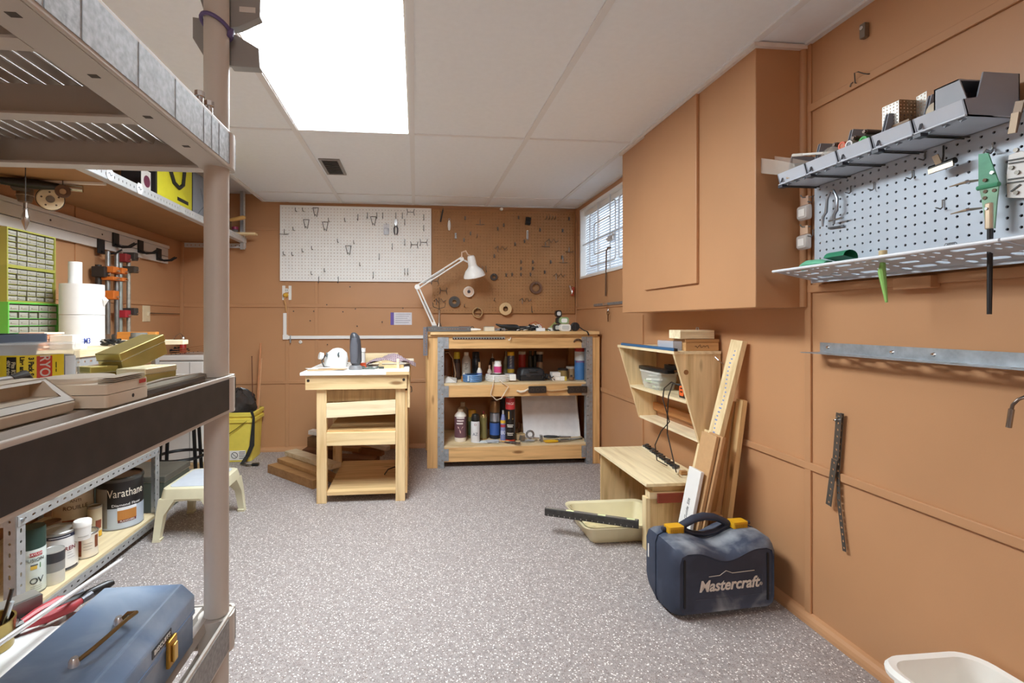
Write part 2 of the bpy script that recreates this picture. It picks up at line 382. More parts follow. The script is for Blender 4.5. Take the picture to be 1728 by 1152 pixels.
# ---------------------------------------------------------------- window: casing, pane, blind, grille
WM = P('#F3F3F1', .4, 0, .01); wy0, wy1 = WY0, WY1
b = MB()
for a in ((wy0, wy1, WZ0, WZ0+.018), (wy0, wy1, WZ1-.018, WZ1), (wy0, wy0+.02, WZ0+.018, WZ1-.018), (wy1-.02, wy1, WZ0+.018, WZ1-.018)): b.box(XR-.012, XR+.14, *a)
win = struct('window_1', b, WM)
b = MB()
for a in ((wy0+.02, wy1-.02, WZ0+.018, WZ0+.05), (wy0+.02, wy1-.02, WZ1-.05, WZ1-.018), (wy0+.02, wy0+.05, WZ0+.05, WZ1-.05), (wy1-.05, wy1-.02, WZ0+.05, WZ1-.05), ((wy0+wy1)/2-.015, (wy0+wy1)/2+.015, WZ0+.05, WZ1-.05)): b.box(XR+.105, XR+.13, *a)
part('window_sash', b, WM, win)
part('pane', MB().box(XR+.115, XR+.119, wy0+.03, wy1-.03, WZ0+.03, WZ1-.03), glass(), win)
m, nt, bs = _new('blind_slat'); bs.inputs['Base Color'].default_value = (.86,.89,.92,1); bs.inputs['Roughness'].default_value = .5
trl = nt.nodes.new('ShaderNodeBsdfTranslucent'); trl.inputs[0].default_value = (.9,.94,1,1); mx = nt.nodes.new('ShaderNodeMixShader'); mx.inputs[0].default_value = .3
nt.links.new(bs.outputs[0], mx.inputs[1]); nt.links.new(trl.outputs[0], mx.inputs[2]); nt.links.new(mx.outputs[0], nt.nodes['Material Output'].inputs[0]); SLATM = m
t = thing('window_blind', 'white horizontal slat blind drawn down inside the window', 'blind', (XR+.036, (wy0+wy1)/2, WZ0+.02))
nsl = 24; z0, z1 = WZ0+.03, WZ1-.06
for q in range(nsl):
    z = z0+(z1-z0)*(q+.5)/nsl
    part('slat', MB().obox((XR+.036, (wy0+wy1)/2, z), (.026, wy1-wy0-.05, .0012), rotm(0, -.95, 0)), SLATM, t)
part('head_rail', MB().box(XR+.021, XR+.051, wy0+.022, wy1-.022, WZ1-.055, WZ1-.02), WM, t)
part('bottom_rail', MB().box(XR+.026, XR+.046, wy0+.025, wy1-.025, WZ0+.019, WZ0+.03), WM, t)
for y in (wy0+.15, (wy0+wy1)/2, wy1-.15): part('ladder_cord', MB().cyl((XR+.036, y, z0), (XR+.036, y, WZ1-.055), .0012, n=5), WM, t)
GR = P('#DADDE0', .4, .2, .03); t = thing('window_grille', 'white welded bar grille with nested rectangles over the window', 'grille', (XR+.008, 3.5, WZ0+.02))
def bars(nm, pts, closed=False, r=.005): part(nm, MB().tube([(XR+.008, y, z) for y, z in pts], r, 8, closed), GR, t, smooth=True)
def rrect(y0, y1, z0, z1, r=.025):
    o = []
    for cy, cz, a0 in ((y1-r, z1-r, 0), (y0+r, z1-r, PI/2), (y0+r, z0+r, PI), (y1-r, z0+r, 1.5*PI)):
        for i in range(4): a = a0+PI/2*i/3; o.append((cy+r*math.cos(a), cz+r*math.sin(a)))
    return o
for y in (3.53, 3.30, 3.04): bars('upright_bar', [(y, WZ0+.018), (y, WZ1-.018)])
bars('cross_bar', [(wy0+.02, 1.665), (wy1-.02, 1.665)])
bars('outer_loop', rrect(3.21, 3.70, 1.47, 1.885), True); bars('inner_loop', rrect(3.30, 3.61, 1.555, 1.79), True)
bars('outer_loop', rrect(2.93, 3.15, 1.47, 1.885), True)
b = MB(); b.obox((XR-.004, 3.25, 1.62), (.02, .09, .035)); b.cyl((XR-.012, 3.31, 1.62), (XR-.012, 3.17, 1.635), .008); b.cyl((XR-.012, 3.2, 1.60), (XR-.012, 3.2, 1.65), .01)
part('latch', b, P('#C9CCCF',.4,.3), t)
part('release_rod', MB().tube([(XR-.010, 3.25, 1.555), (XR-.010, 3.30, 1.56), (XR-.012, 3.32, 1.54), (XR-.014, 3.33, 1.22)], .0055, 8), P('#6E5440', .5, .3), t, smooth=True)
# barrel bolt and keys on the wall under the window
t = thing('barrel_bolt', 'long steel barrel bolt screwed to the wall below the window', 'bolt', (XR-.012, 2.85, 1.13))
A = at_x(1003, 515, XR-.012); B_ = at_x(1075, 513, XR-.012)
part('slide_rail', MB().bar(A, (A.x, 2.68, A.z+.004), .018, .012, (1,0,0)), GALV(), t); part('sleeve', MB().bar((A.x-.008, 3.02, A.z+.002), (A.x-.008, 2.72, A.z+.004), .022, .016, (1,0,0)), CHROME(), t, bevel=.004)
part('knob', MB().cyl((A.x-.012, 3.28, A.z), (A.x-.04, 3.28, A.z), .008), CHROME(), t, smooth=True)
t = thing('hanging_key', 'small brass key hanging from hook under steel bolt', 'key', (XR-.012, 3.0, 1.03))
K = at_x(1026, 528, XR-.02); part('key_bow', MB().tube([(K.x, K.y+.014*math.cos(a), K.z+.014*math.sin(a)) for a in [i*PI/5 for i in range(10)]], .003, 6, True), P('#6B4A2A', .4, .8), t)
part('key_blade', MB().bar((K.x, K.y, K.z-.014), (K.x, K.y, K.z-.06), .009, .003, (1,0,0)), P('#6B4A2A', .4, .8), t)
part('key_ring', MB().tube([(K.x, K.y+.006*math.cos(a), K.z+.02+.01*math.sin(a)) for a in [i*PI/5 for i in range(10)]], .0015, 6, True), STEEL(), t)
# ---------------------------------------------------------------- wall cabinet
t = thing('wall_cabinet', 'brown painted wall cupboard hung below the ceiling beside the window', 'cabinet', (1.265, 2.1, 1.09))
part('carcass', MB().box(1.17, XR, 1.565, 2.65, 1.088, 1.992), wall_paint(), t, bevel=.003)
part('door', MB().box(1.157, 1.17, 1.90, 2.36, 1.198, 1.985), wall_paint(), t, bevel=.003)
part('corner_moulding', MB().cyl((XR-.012, 1.565, 1.09), (XR-.012, 1.565, 1.99), .014, n=16), wall_paint(), t, smooth=True)
part('top_moulding', MB().box(1.155, 1.17, 1.55, 2.66, 1.985, 2.0).box(1.17, XR, 1.55, 1.565, 1.985, 2.0), P('#E6DED8', .5), t)
# ================================================================ BACK WALL
HOOKS = {}
HK = {'j': 'small curled', 'l': 'straight drop', 'v': 'V shaped', 'h': 'H shaped', 't': 'T shaped', 'p': 'stubby round', 'wire': 'squiggly wire', 's': 'short'}
def peg_hook(kind, loc, label, group, rz=0):
    """bare steel pegboard hook; local: -y out of the board"""
    if kind not in HOOKS:
        b = MB(); r = .0026
        if kind == 'j': b.tube([(0,.004,0),(0,-.012,0),(0,-.04,-.004),(0,-.052,.006),(0,-.052,.02)], r, 6)
        elif kind == 'l': b.tube([(0,.004,.006),(0,-.004,.006),(0,-.004,-.035),(0,-.012,-.045),(0,-.03,-.045),(0,-.036,-.036)], r, 6)
        elif kind == 'v': b.tube([(-.022,-.004,.03),(-.004,-.02,-.04),(.0,-.03,-.03)], r, 6).tube([(.022,-.004,.03),(.012,-.02,-.045),(.004,-.03,-.03)], r, 6).tube([(-.022,-.004,.03),(.022,-.004,.03)], r, 6)
        elif kind == 'h': b.tube([(-.03,-.012,.025),(-.024,-.004,0),(-.03,-.02,-.03)], r, 6).tube([(.03,-.012,.025),(.024,-.004,0),(.03,-.02,-.03)], r, 6).tube([(-.024,-.004,0),(.024,-.004,0)], r, 6)
        elif kind == 't': b.tube([(0,-.004,.03),(0,-.004,-.01)], r, 6).tube([(-.035,-.02,-.012),(0,-.006,-.012),(.035,-.02,-.012)], r, 6)
        elif kind == 'p': b.box(-.005,.005,-.01,.004,-.014,.014); b.tube([(0,-.006,.0),(0,-.03,-.004)], .003, 6)
        elif kind == 'wire':
            b.tube([(-.05,-.01,.0),(-.03,-.03,.02),(-.01,-.02,-.01),(.01,-.03,.02),(.03,-.02,-.008),(.05,-.01,.01)], r, 6).tube([(-.03,-.02,.02),(-.03,-.03,-.03)], r, 6)
        elif kind == 's': b.tube([(0,.004,.004),(0,-.003,.004),(0,-.003,-.014),(0,-.008,-.019),(0,-.022,-.016)], .0017, 6)
        HOOKS[kind] = _mesh('peg_hook', b, P('#7A7775', .35, .9, .1), Matrix.Identity(4), True)
    o = bpy.data.objects.new('peg_hook', HOOKS[kind]); C.objects.link(o); o.location = loc; o.rotation_euler = (0,0,rz)
    return tag(o, label, 'hook', group)
# white pegboard
t = thing('pegboard', 'white painted pegboard panel on the brown wall above the outlet', 'pegboard', (-.478, YB-.018, 1.362))
b = pegboard(1.206, .606, .0254, .0031, .006).xf(t=(-1.081, YB-.018, 1.363)); part('board', b, P('#F8F7F4', .55, 0, .02), t)
for z in (1.37,1.93): part('spacer', MB().box(-1.07,.115,YB-.0145,YB-.009,z,z+.03), P('#4A3A2C',.8), t)
YW = YB-.0215
WH = [('j',501,357),('j',513,357),('v',533,357),('v',517,377),('v',549,381),('j',556,374),('j',583,374),('l',620,360),('l',636,360),('l',646,360),('l',668,360),('l',679,360),('h',693,358),('l',715,363),('v',630,372),('l',683,371),('t',480,393),('j',497,389),('j',571,409),('j',598,411),('v',588,421),('j',528,421),('j',512,425),('j',481,430),('j',495,431),('l',640,429),('j',608,448),('j',527,463),('j',549,458),('l',538,468),('l',571,468),('l',630,460),('l',683,454),('l',688,454),('l',662,412),('h',699,413),('h',715,409),('l',604,363),('l',683,405),('l',715,381)]
for kd, x, y in WH:
    p = at_y(x, y, YW); peg_hook(kd, (p.x, YW-.001, p.z), HK[kd]+' bare steel hook stuck in the white pegboard', HK[kd]+' hooks on the white pegboard')
# blister packs hanging on the white pegboard
p = at_y(652, 389, YW-.014); t = thing('hang_pack', 'small clear blister pack hanging on the white pegboard', 'package', (p.x, YW-.014, p.z-.045))
part('card', MB().box(p.x-.022,p.x+.022,YW-.012,YW-.010,p.z-.03,p.z+.055), P('#D9D9DE',.4), t); part('blister', MB().loft([[Vector((v.x, YW-.0125-dy, v.y)) for v in ring_pts(.04*k_,.055*k_,0,.008,3,p.x,p.z-.005)] for dy,k_ in ((0,1),(.012,.9),(.016,.7))]), clear('#E6E9F2',.5), t, smooth=True); part('hook_wire', MB().tube([(p.x,YW,p.z+.05),(p.x,YW-.03,p.z+.048),(p.x,YW-.034,p.z+.06)],.002,6), STEEL(), t)
p = at_y(668, 383, YW-.02); t = thing('snips', 'metal snips with grey handles hanging on the white pegboard', 'snips', (p.x, YW-.02, p.z-.06))
for s_ in (-1, 1): part('handle', MB().tube([(p.x+s_*.004,YW-.012,p.z+.015),(p.x+s_*.014,YW-.014,p.z-.01),(p.x+s_*.013,YW-.014,p.z-.04),(p.x+s_*.006,YW-.012,p.z-.062)], [.005,.006,.006,.004], 8), P('#5A5A60',.4), t, smooth=True)
for s_ in (-1, 1): part('blade', MB().prism([(p.x,p.z+.01),(p.x+s_*.012,p.z+.03),(p.x+s_*.01,p.z+.06),(p.x,p.z+.07)],'y',YW-.014-.002*s_,YW-.012-.002*s_), CHROME(), t)
part('pivot', MB().cyl((p.x,YW-.019,p.z+.016),(p.x,YW-.009,p.z+.016),.006), STEEL(), t)
# brown hardboard pegboard
t = thing('pegboard', 'bare brown hardboard pegboard above the workbench', 'pegboard', (.735, YB-.018, 1.107))
b = pegboard(1.207, .858, .0254, .0030, .006).xf(t=(.132, YB-.018, 1.107)); part('board', b, P('#A87A4E', .6, 0, .08, 6), t)
for z in (1.115,1.93): part('spacer', MB().box(.14,1.33,YB-.0145,YB-.009,z,z+.025), P('#3A2616',.8), t)
BH = [('t',810,377),('p',769,396),('p',794,394),('j',804,401),('p',840,386),('p',850,380),('p',783,405),('wire',845,420),('p',834,432),('l',809,449),('l',814,450),('l',820,450),('p',869,412),('p',885,407),('p',911,388),('t',920,414),('wire',931,408),('p',949,389),('t',960,423),('t',950,441),('p',929,442),('p',899,442),('p',879,442),('p',879,453),('p',899,453),('p',854,464),('p',864,463),('p',879,463),('p',895,463),('p',919,459),('wire',886,507),('j',833,507),('h',748,490),('wire',742,508),('j',783,517),('h',734,474),('j',920,370),('j',925,370),('j',930,370),('j',935,370),('p',960,369),('p',875,367),('p',785,368),('p',948,434),('wire',943,466),('l',897,518)]
for kd, x, y in BH:
    p = at_y(x, y, YW); peg_hook(kd, (p.x, YW-.001, p.z), HK[kd]+' bare hook stuck in the brown hardboard pegboard', HK[kd]+' hooks on the brown pegboard')
def peg_tool(nm, lab, cat, x, y): p = at_y(x, y, YW-.012); return thing(nm, lab, cat, (p.x, YW-.012, p.z-.05)), p
t, p = peg_tool('pocket_knife', 'white handled folding knife hanging on brown pegboard', 'knife', 758, 379)
part('handle', MB().lathe([(0,-.05),(.009,-.042),(.013,-.01),(.011,.02),(.006,.035)], p, 12, sy=.5), WHITE(), t, smooth=True); part('loop', MB().tube([(p.x+.008*math.cos(a),p.y,p.z+.042+.008*math.sin(a)) for a in [i*PI/4 for i in range(8)]],.002,5,True), STEEL(), t)
t, p = peg_tool('black_file', 'thin black file hanging at the top of brown pegboard', 'file', 745, 362)
part('shank', MB().bar(p+Vector((.012,0,.04)), p+Vector((-.008,0,-.06)), .012, .005, (0,1,0)), BLACK(), t); part('tang', MB().bar(p+Vector((.012,0,.04)), p+Vector((.014,0,.055)), .005, .004, (0,1,0)), DARKST(), t)
t, p = peg_tool('wall_caddy', 'black plastic battery clip fixed on brown pegboard', 'clip', 891, 373)
part('body', MB().obox(p, (.042,.02,.065), rotm(0,.15,0)), BLACK(), t, bevel=.004); part('lip', MB().obox(p+Vector((-.002,-.014,-.018)), (.04,.016,.018), rotm(0,.15,0)), P('#232326',.4), t, bevel=.003); part('lip', MB().obox(p+Vector((.002,-.012,.022)), (.03,.012,.012), rotm(0,.15,0)), P('#232326',.4), t)
t, p = peg_tool('thermometer', 'slim white thermometer hung below black clip on pegboard', 'thermometer', 890, 396)
part('body', MB().obox(p, (.016,.01,.075)), WHITE(), t, bevel=.003); part('tube', MB().cyl(p+Vector((0,-.006,-.045)), p+Vector((0,-.006,.03)), .003), P('#8A8D90',.2,.5), t, smooth=True)
t, p = peg_tool('tin_clip', 'small grey metal clip hanging beside white knife on pegboard', 'clip', 769, 397)
part('body', MB().obox(p,(.014,.006,.04)), STEEL(), t); part('jaw', MB().obox(p+Vector((0,-.004,-.022)),(.018,.012,.008)), P('#B9B9B5',.4), t)
# rolls of tape and rings hung low on the brown board
def roll(nm, lab, cat, x, y, ro, ri, th, m, m2=None, inner=None):
    p = at_y(x, y, YW-.03); t = thing(nm, lab, cat, (p.x, YW-.02, p.z-ro)); n = 32; R = rotm(PI/2,0,0); c_ = Vector((p.x, YW-.004, p.z))
    part('tape', MB().lathe([(ri,0),(ro,0),(ro,th),(ri,th),(ri,0)], c_, n, R), m, t, smooth=True)
    part('core', MB().lathe([(ri*.9,.001),(ri,.001),(ri,th+.0006),(ri*.9,th+.0006),(ri*.9,.001)], c_, n, R), m2 or P('#A58A66',.7), t, smooth=True)
    part('hook_wire', MB().tube([(p.x,YW+.003,p.z+ri*.8),(p.x,YW-th-.012,p.z+ri*.8),(p.x,YW-th-.014,p.z+ri*.8+.012)],.0024,6), STEEL(), t)
    if inner: inner(t, c_, R)
    return t
roll('tape_roll', 'black electrical tape roll hung on brown pegboard by lamp', 'tape', 834, 467, .029, .016, .02, P('#3B3330',.5), P('#5F4C3B',.7))
roll('tape_roll', 'dark grey tape ring low on pegboard beside the desk lamp', 'tape', 767, 509, .046, .019, .022, P('#47423E',.6), P('#8B7454',.7))
roll('masking_tape', 'cream masking tape roll hung at the lower edge of pegboard', 'tape', 853, 521, .052, .022, .03, P('#D9B98A',.7), P('#9C7A50',.8))
roll('tape_core', 'thin tan cardboard ring with a little tape left on it', 'tape', 806, 527, .043, .036, .026, P('#B79467',.7), P('#8A6A45',.8))
roll('wire_coil', 'coil of dark brown cable looped on brown pegboard', 'cable', 905, 485, .052, .036, .018, P('#6A4A38',.5), P('#6A4A38',.5))
def spool_inner(t, c_, R):
    part('flange', MB().lathe([(0,.034),(.033,.034),(.035,.030),(.0,.030)], c_, 24, R), P('#E3C7B2',.5), t, smooth=True); part('hub', MB().lathe([(0,.044),(.012,.044),(.014,.03),(0,.03)], c_, 16, R), P('#3A3540',.5), t, smooth=True)
roll('thread_spool', 'pale pink and white spool hung on pegboard under lamp head', 'spool', 791, 492, .044, .012, .03, P('#E8DCD0',.5), None, spool_inner)
t, p = peg_tool('snips', 'red handled steel snips hung on pegboard by the window corner', 'snips', 965, 488)
part('handle', MB().bar(p+Vector((.012,-.006,.02)), p+Vector((.0,-.008,-.055)), .022, .016, (0,1,0)), P('#A8442C',.5), t, bevel=.004); part('blade', MB().bar(p+Vector((-.022,-.006,.03)), p+Vector((-.006,-.008,-.02)), .014, .01, (0,1,0)), CHROME(), t); part('spring', MB().cyl(p+Vector((-.004,-.012,-.04)), p+Vector((.0,-.012,-.01)), .006), CHROME(), t, smooth=True)
t, p = peg_tool('door_bumper', 'white round bumper knob at the top edge of pegboard', 'knob', 846, 353)
part('cap', MB().lathe([(0,.02),(.012,.018),(.014,.0),(0,0)], p+Vector((0,.0,0)), 16, rotm(PI/2,0,0)), WHITE(), t, smooth=True); part('stem', MB().cyl(p, p+Vector((0,.012,0)), .005), STEEL(), t)
# outlet, plug, cord and conduit
p = at_y(484, 494, YB-.004); t = thing('wall_outlet', 'white electrical outlet cover plate below the white pegboard', 'outlet', (p.x, YB-.005, p.z-.06))
part('cover_plate', MB().box(p.x-.036,p.x+.036,YB-.006,YB,p.z-.058,p.z+.058), WHITE(), t, bevel=.002)
for dz in (-.02, .02):
    so = part('socket', MB().lathe([(0,.003),(.016,.003),(.017,0),(0,0)], (p.x, YB-.006, p.z+dz), 20, rotm(PI/2,0,0)), P('#E2E0DA',.4), t, smooth=True)
    part('slot', MB().box(p.x-.008,p.x-.005,YB-.0095,YB-.0088,p.z+dz-.004,p.z+dz+.006).box(p.x+.005,p.x+.008,YB-.0095,YB-.0088,p.z+dz-.004,p.z+dz+.006), BLACK(), so)
t = thing('extension_cord', 'short tan power cord plugged into the outlet above conduit', 'cord', (p.x, YB-.03, p.z-.14)); part('plug', MB().lathe([(0,.034),(.010,.034),(.019,.022),(.02,.003),(0,.003)], (p.x-.005, YB-.0075, p.z-.02), 16, rotm(PI/2,0,0)), P('#D8A93C',.5), t, smooth=True)
part('cable', MB().tube([(p.x-.005,YB-.03,p.z-.03),(p.x-.012,YB-.03,p.z-.06),(p.x-.004,YB-.022,p.z-.1),(p.x-.003,YB-.016,p.z-.15)], .006, 8), P('#C99A63',.5), t, smooth=True)
A = at_y(481, 528, YB-.01); Bp = at_y(481, 571, YB-.01); Cc = at_y(716, 575, YB-.01)
t = thing('cable_conduit', 'white plastic cable channel running down and along the wall', 'conduit', (A.x, YB-.01, Bp.z)); CM = P('#F0EEEA',.45,0,.01)
part('upright_channel', MB().box(A.x-.013,A.x+.013,YB-.02,YB,Bp.z,A.z), CM, t, bevel=.002); part('level_channel', MB().box(A.x+.013,Cc.x,YB-.018,YB-.008,Bp.z-.004,Bp.z+.022), CM, t, bevel=.002); part('elbow', MB().box(A.x-.016,A.x+.026,YB-.022,YB,Bp.z-.008,Bp.z+.03), CM, t, bevel=.003)
q = at_y(490, 572, YB-.02); part('clip', MB().box(q.x-.004,q.x+.004,YB-.024,YB-.008,q.z-.03,q.z+.03), GALV(), t)
q = at_y(507, 577, YB-.006); t2 = thing('wall_stopper', 'small white round stopper on the wall under cable channel', 'knob', (q.x, YB-.01, q.z-.014)); part('cap', MB().lathe([(0,.012),(.01,.011),(.015,.004),(.015,0),(0,0)], (q.x,YB,q.z), 16, rotm(PI/2,0,0)), WHITE(), t2, smooth=True); part('screw', MB().cyl((q.x,YB-.0135,q.z+.002),(q.x,YB-.011,q.z+.002),.003), DARKST(), t2)
# card on the wall, stray nails
A = at_y(659, 527, YB-.002); Bp = at_y(695, 548, YB-.002); t = thing('notice_card', 'white printed card with purple edge stuck on brown wall', 'card', ((A.x+Bp.x)/2, YB-.002, Bp.z))
part('card_sheet', MB().box(A.x,Bp.x,YB-.003,YB-.001,Bp.z,A.z), P('#DCDAE0',.5), t); part('purple_edge', MB().box(A.x,A.x+.028,YB-.0035,YB-.003,Bp.z,A.z), P('#6B57A8',.5), t)
for q in range(5): part('print_line', MB().box(A.x+.04,Bp.x-.012-.012*(q%3),YB-.0034,YB-.003,A.z-.016-q*.017,A.z-.012-q*.017), P('#9A98A6',.6), t)
for x, y in ((496,525),(530,525),(579,526),(600,521),(524,541),(645,543),(603,550),(552,514),(591,484),(680,520),(553,581)):
    p = at_y(x, y, YB); b = MB().cyl((p.x,YB,p.z),(p.x,YB-.012,p.z),.0022,n=8).cyl((p.x,YB-.012,p.z),(p.x,YB-.014,p.z),.0052,n=8)
    solo('wall_nail', b, DARKST(), 'small nail head left in the brown back wall', 'nail', 'nails in the back wall')
# ================================================================ WORKBENCH against the back wall
PINE = '#D8AC74'; PALE = '#E6CFA4'
BX0, BX1, BY = .078, 1.338, 3.42
t = thing('workbench', 'large pine workbench with steel corner angles and two shelves', 'workbench', (.7, 3.7, 0))
for x0, x1 in ((BX0, .165), (1.262, BX1)):
    for y0, y1 in ((BY, BY+.04), (3.90, 3.94)):
        part('leg', MB().box(x0, x1, y0, y1, 0, .93), wood(PINE, 'z'), t, bevel=.003)
part('top_board', MB().box(.10, 1.325, BY-.03, 3.97, .945, .968), wood('#DDB985', 'x'), t, bevel=.003)
part('under_board', MB().box(.085, 1.32, BY-.01, 3.95, .93, .945), wood('#C9A06A', 'x'), t)
for nm, z0, z1 in (('apron', .845, .93), ('shelf_beam', .500, .585), ('bottom_beam', .040, .142)):
    part(nm, MB().box(.166, 1.261, BY+.002, BY+.038, z0, z1), wood(PINE, 'x', .7), t, bevel=.003)
    part(nm, MB().box(.166, 1.261, 3.90, 3.935, z0, z1), wood(PINE, 'x', .7), t)
for z in (.585, .142):
    part('shelf', MB().box(.17, 1.26, BY+.004, 3.93, z, z+.014), wood('#D9C29A', 'x', .8, knots=False), t)
for x in (.12, 1.30):
    for z in (.50, .04, .85): part('side_rail', MB().box(x-.02, x+.02, BY+.041, 3.899, z, z+.08), wood(PINE, 'y'), t)
# galvanised slotted angles at the front corners and gussets at the beams
for x0, x1, sgn in ((.152, .196, 1), (1.236, 1.282, -1)):
    hl = [circ(.011 + (i % 2)*.022, .02+i*.0335, .004, 6) for i in range(27)]
    pl = plate([(0,0),(x1-x0,0),(x1-x0,.93),(0,.93)], hl, .003); pl.v = [Vector((x0+v.x, BY-.004+v.z, v.y)) for v in pl.v]
    part('corner_angle', pl, GALV(), t)
    xe = x1 if sgn > 0 else x0
    part('corner_angle_side', MB().box(xe-.0015, xe+.0015, BY-.003, BY+.036, 0, .93), GALV(), t)
    for z0, z1 in ((.846, .928), (.502, .583), (.05, .135)):
        a, c_ = (x1, x1+.035) if sgn > 0 else (x0-.035, x0)
        g = part('gusset', MB().box(a, c_, BY-.003, BY-.0005, z0, z1), GALV(), t)
        for dz in (.02, .06): part('bolt_head', MB().cyl(((a+c_)/2, BY-.007, z0+dz), ((a+c_)/2, BY-.0025, z0+dz), .006, n=8), STEEL(), g)
# slotted angle laid over the left end of the bench top
t = thing('slotted_angle', 'loose slotted steel angle hooked over the bench end beside the lamp', 'angle iron', (.2, 3.38, .80))
hl = [slot(.02+i*.018, .018, .010, .006) for i in range(16)]
pl = plate([(0,0),(.31,0),(.31,.034),(0,.034)], hl, .003); pl.v = [Vector((.075+v.x, BY-.032+v.z, .969+v.y)) for v in pl.v]; part('top_flange', pl, P('#6E6C6A',.5,.6), t)
hl = [slot(.016, .02+i*.018, .010, .006, a=PI/2) for i in range(10)]
pl = plate([(0,0),(.03,0),(.03,.2),(0,.2)], hl, .003); pl.v = [Vector((.05+v.x, BY-.032+v.z, .80+v.y)) for v in pl.v]; part('side_flange', pl, P('#77757A',.5,.6), t)
part('inner_flange', MB().box(.075,.385,BY-.031,BY+.0,.9685,.971), P('#6E6C6A',.5,.6), t)
# black scale strip and hook screwed to the apron
t = thing('magnet_strip', 'narrow ruled steel strip screwed to the bench apron', 'ruler', (.46, BY-.004, .89))
A = at_y(764, 570, BY-.004); Bq = at_y(852, 573, BY-.004); part('strip', MB().box(A.x, Bq.x, BY-.005, BY+.001, A.z-.010, A.z+.007), DARKST(), t)
part('scale_plate', MB().box(A.x, Bq.x, BY-.0055, BY-.005, A.z+.001, A.z+.007), P('#A5ADA9',.4,.4), t)
for q in range(20): part('tick', MB().box(A.x+.01+q*.019, A.x+.014+q*.019, BY-.0056, BY-.005, A.z-.008, A.z+.0), P('#C9C9C4',.4), t)
p = at_y(860, 572, BY-.006); solo('screw_hook', MB().tube([p+Vector((.01,.005,.012)), p+Vector((.004,-.01,.002)), p+Vector((-.006,-.014,-.008)), p+Vector((-.01,-.008,-.002))], .003, 6), P('#E6E4DE',.4), 'small white screw hook in the bench apron', 'hook', smooth=True)
p = at_y(975, 576, BY-.001); t = thing('iron_hook', 'rusty curved iron hook nailed to the bench apron', 'hook', (p.x, BY-.004, p.z-.02))
part('hook_arc', MB().tube([p+Vector((.03*math.cos(a), -.004, .022*math.sin(a)-.008)) for a in [PI*(.02+i*.12) for i in range(9)]], [.004,.006,.007,.008,.008,.008,.007,.006,.004], 8), P('#5B4636',.7,.4), t, smooth=True); part('nail', MB().cyl(p+Vector((0,-.014,.012)), p+Vector((0,.002,.012)), .005, n=8), P('#7C6550',.6,.4), t)
# extension cord bar on the shelf beam
t = thing('power_bar', 'black twin power bar with tan cord on the shelf beam', 'power bar', (1.0, BY-.02, .54))
for xa, xb in ((892, 921), (958, 990)):
    A = at_y(xa, 657, BY-.012); Bq = at_y(xb, 657, BY-.012); o = part('outlet_block', MB().box(A.x, Bq.x, BY-.03, BY-.0005, A.z-.024, A.z+.024), P('#2B2420',.4), t, bevel=.004)
    for q in range(3): x = A.x+(Bq.x-A.x)*(q+.6)/3.2; part('socket_ring', MB().lathe([(.009,0),(.013,0),(.013,.002),(.009,.002),(.009,0)], (x, BY-.0285, A.z), 14, rotm(PI/2,0,0)), P('#4A3B30',.3), o, smooth=True)
L = [at_y(x, y, BY-.012) for x, y in ((921,658),(930,659),(945,658),(958,656))]; part('link_cord', MB().tube(L, .006, 8), P('#C9A477',.5), t, smooth=True)
L = [at_y(x, y, BY-.012) for x, y in ((892,656),(885,660),(878,661),(872,659))]; part('end_cord', MB().tube(L, [.006,.008,.009,.006], 8), P('#E2D3BC',.5), t, smooth=True)
# ---------------------------------------------------------------- round goods
SPRAY = lambda body, cap, lab=None: [('can_body', P(body,.3,.2), [(0,0),(.95,0),(1,.02),(1,.70),(.88,.75)]), ('cap', P(cap,.4), [(.88,.75),(.86,.96),(.74,1),(0,1)])] + ([('label_band', P(lab,.4), [(1.015,.1),(1.015,.6)])] if lab else [])
BOTTLE = lambda body, cap, lab, sh=.66: [('bottle_body', P(body,.35), [(0,0),(.94,0),(1,.03),(1,sh),(.42,sh+.2),(.36,sh+.22)]), ('cap', P(cap,.4), [(.44,sh+.2),(.44,.99),(.38,1),(0,1)]), ('label_band', P(lab,.45), [(1.015,.12),(1.015,sh-.08)])]
TUB = lambda body, lid: [('tub_body', P(body,.4), [(0,0),(.9,0),(1,.84)]), ('lid', P(lid,.4), [(1.03,.82),(1.05,.98),(.98,1),(0,1)])]
def put(px, Y, z): return (at_y(px, 600, Y).x, Y, z)
def s_(px, Y): return at_y(px+1, 600, Y).x - at_y(px, 600, Y).x        # metres per pixel there
def rnd(nm, lab, cat, px, Y, z, wpx, hpx, parts, group=None): k_ = s_(px, Y); return vessel(nm, lab, cat, put(px, Y, z), wpx*k_, hpx*k_, parts, group)
Z1, Z2 = .600, .157
def letters(t, px, Y, zc, r, body, size, col, up=False):
    x = at_y(px, 600, Y).x; a0 = math.atan2(-Y, -x)
    text('lettering', body, size, P(col,.5), t, None, wrap=((x, Y, zc), r, a0))
def pxr(px, Y, wpx): return wpx*s_(px, Y)/2
def patch(t, c_, r, da0, da1, z0, z1, col, nm='label_patch'):
    a = math.atan2(-c_[1], -c_[0]); q = r+.0008; n2 = 8; part(nm, MB().add([(c_[0]+q*math.cos(a+da0+(da1-da0)*i/n2), c_[1]+q*math.sin(a+da0+(da1-da0)*i/n2), z) for z in (z0,z1) for i in range(n2+1)], [(i,i+1,n2+2+i,n2+1+i) for i in range(n2)]), P(col,.45), t)
def blur(t, px, Y, zc, r, n_, col, h=.006, w2=.7):
    c_ = put(px, Y, 0)
    for q in range(n_): patch(t, c_, r, -w2+.1*(q%2), w2-.15*(q%3), zc-q*h*2, zc-q*h*2+h, col, 'print_line')
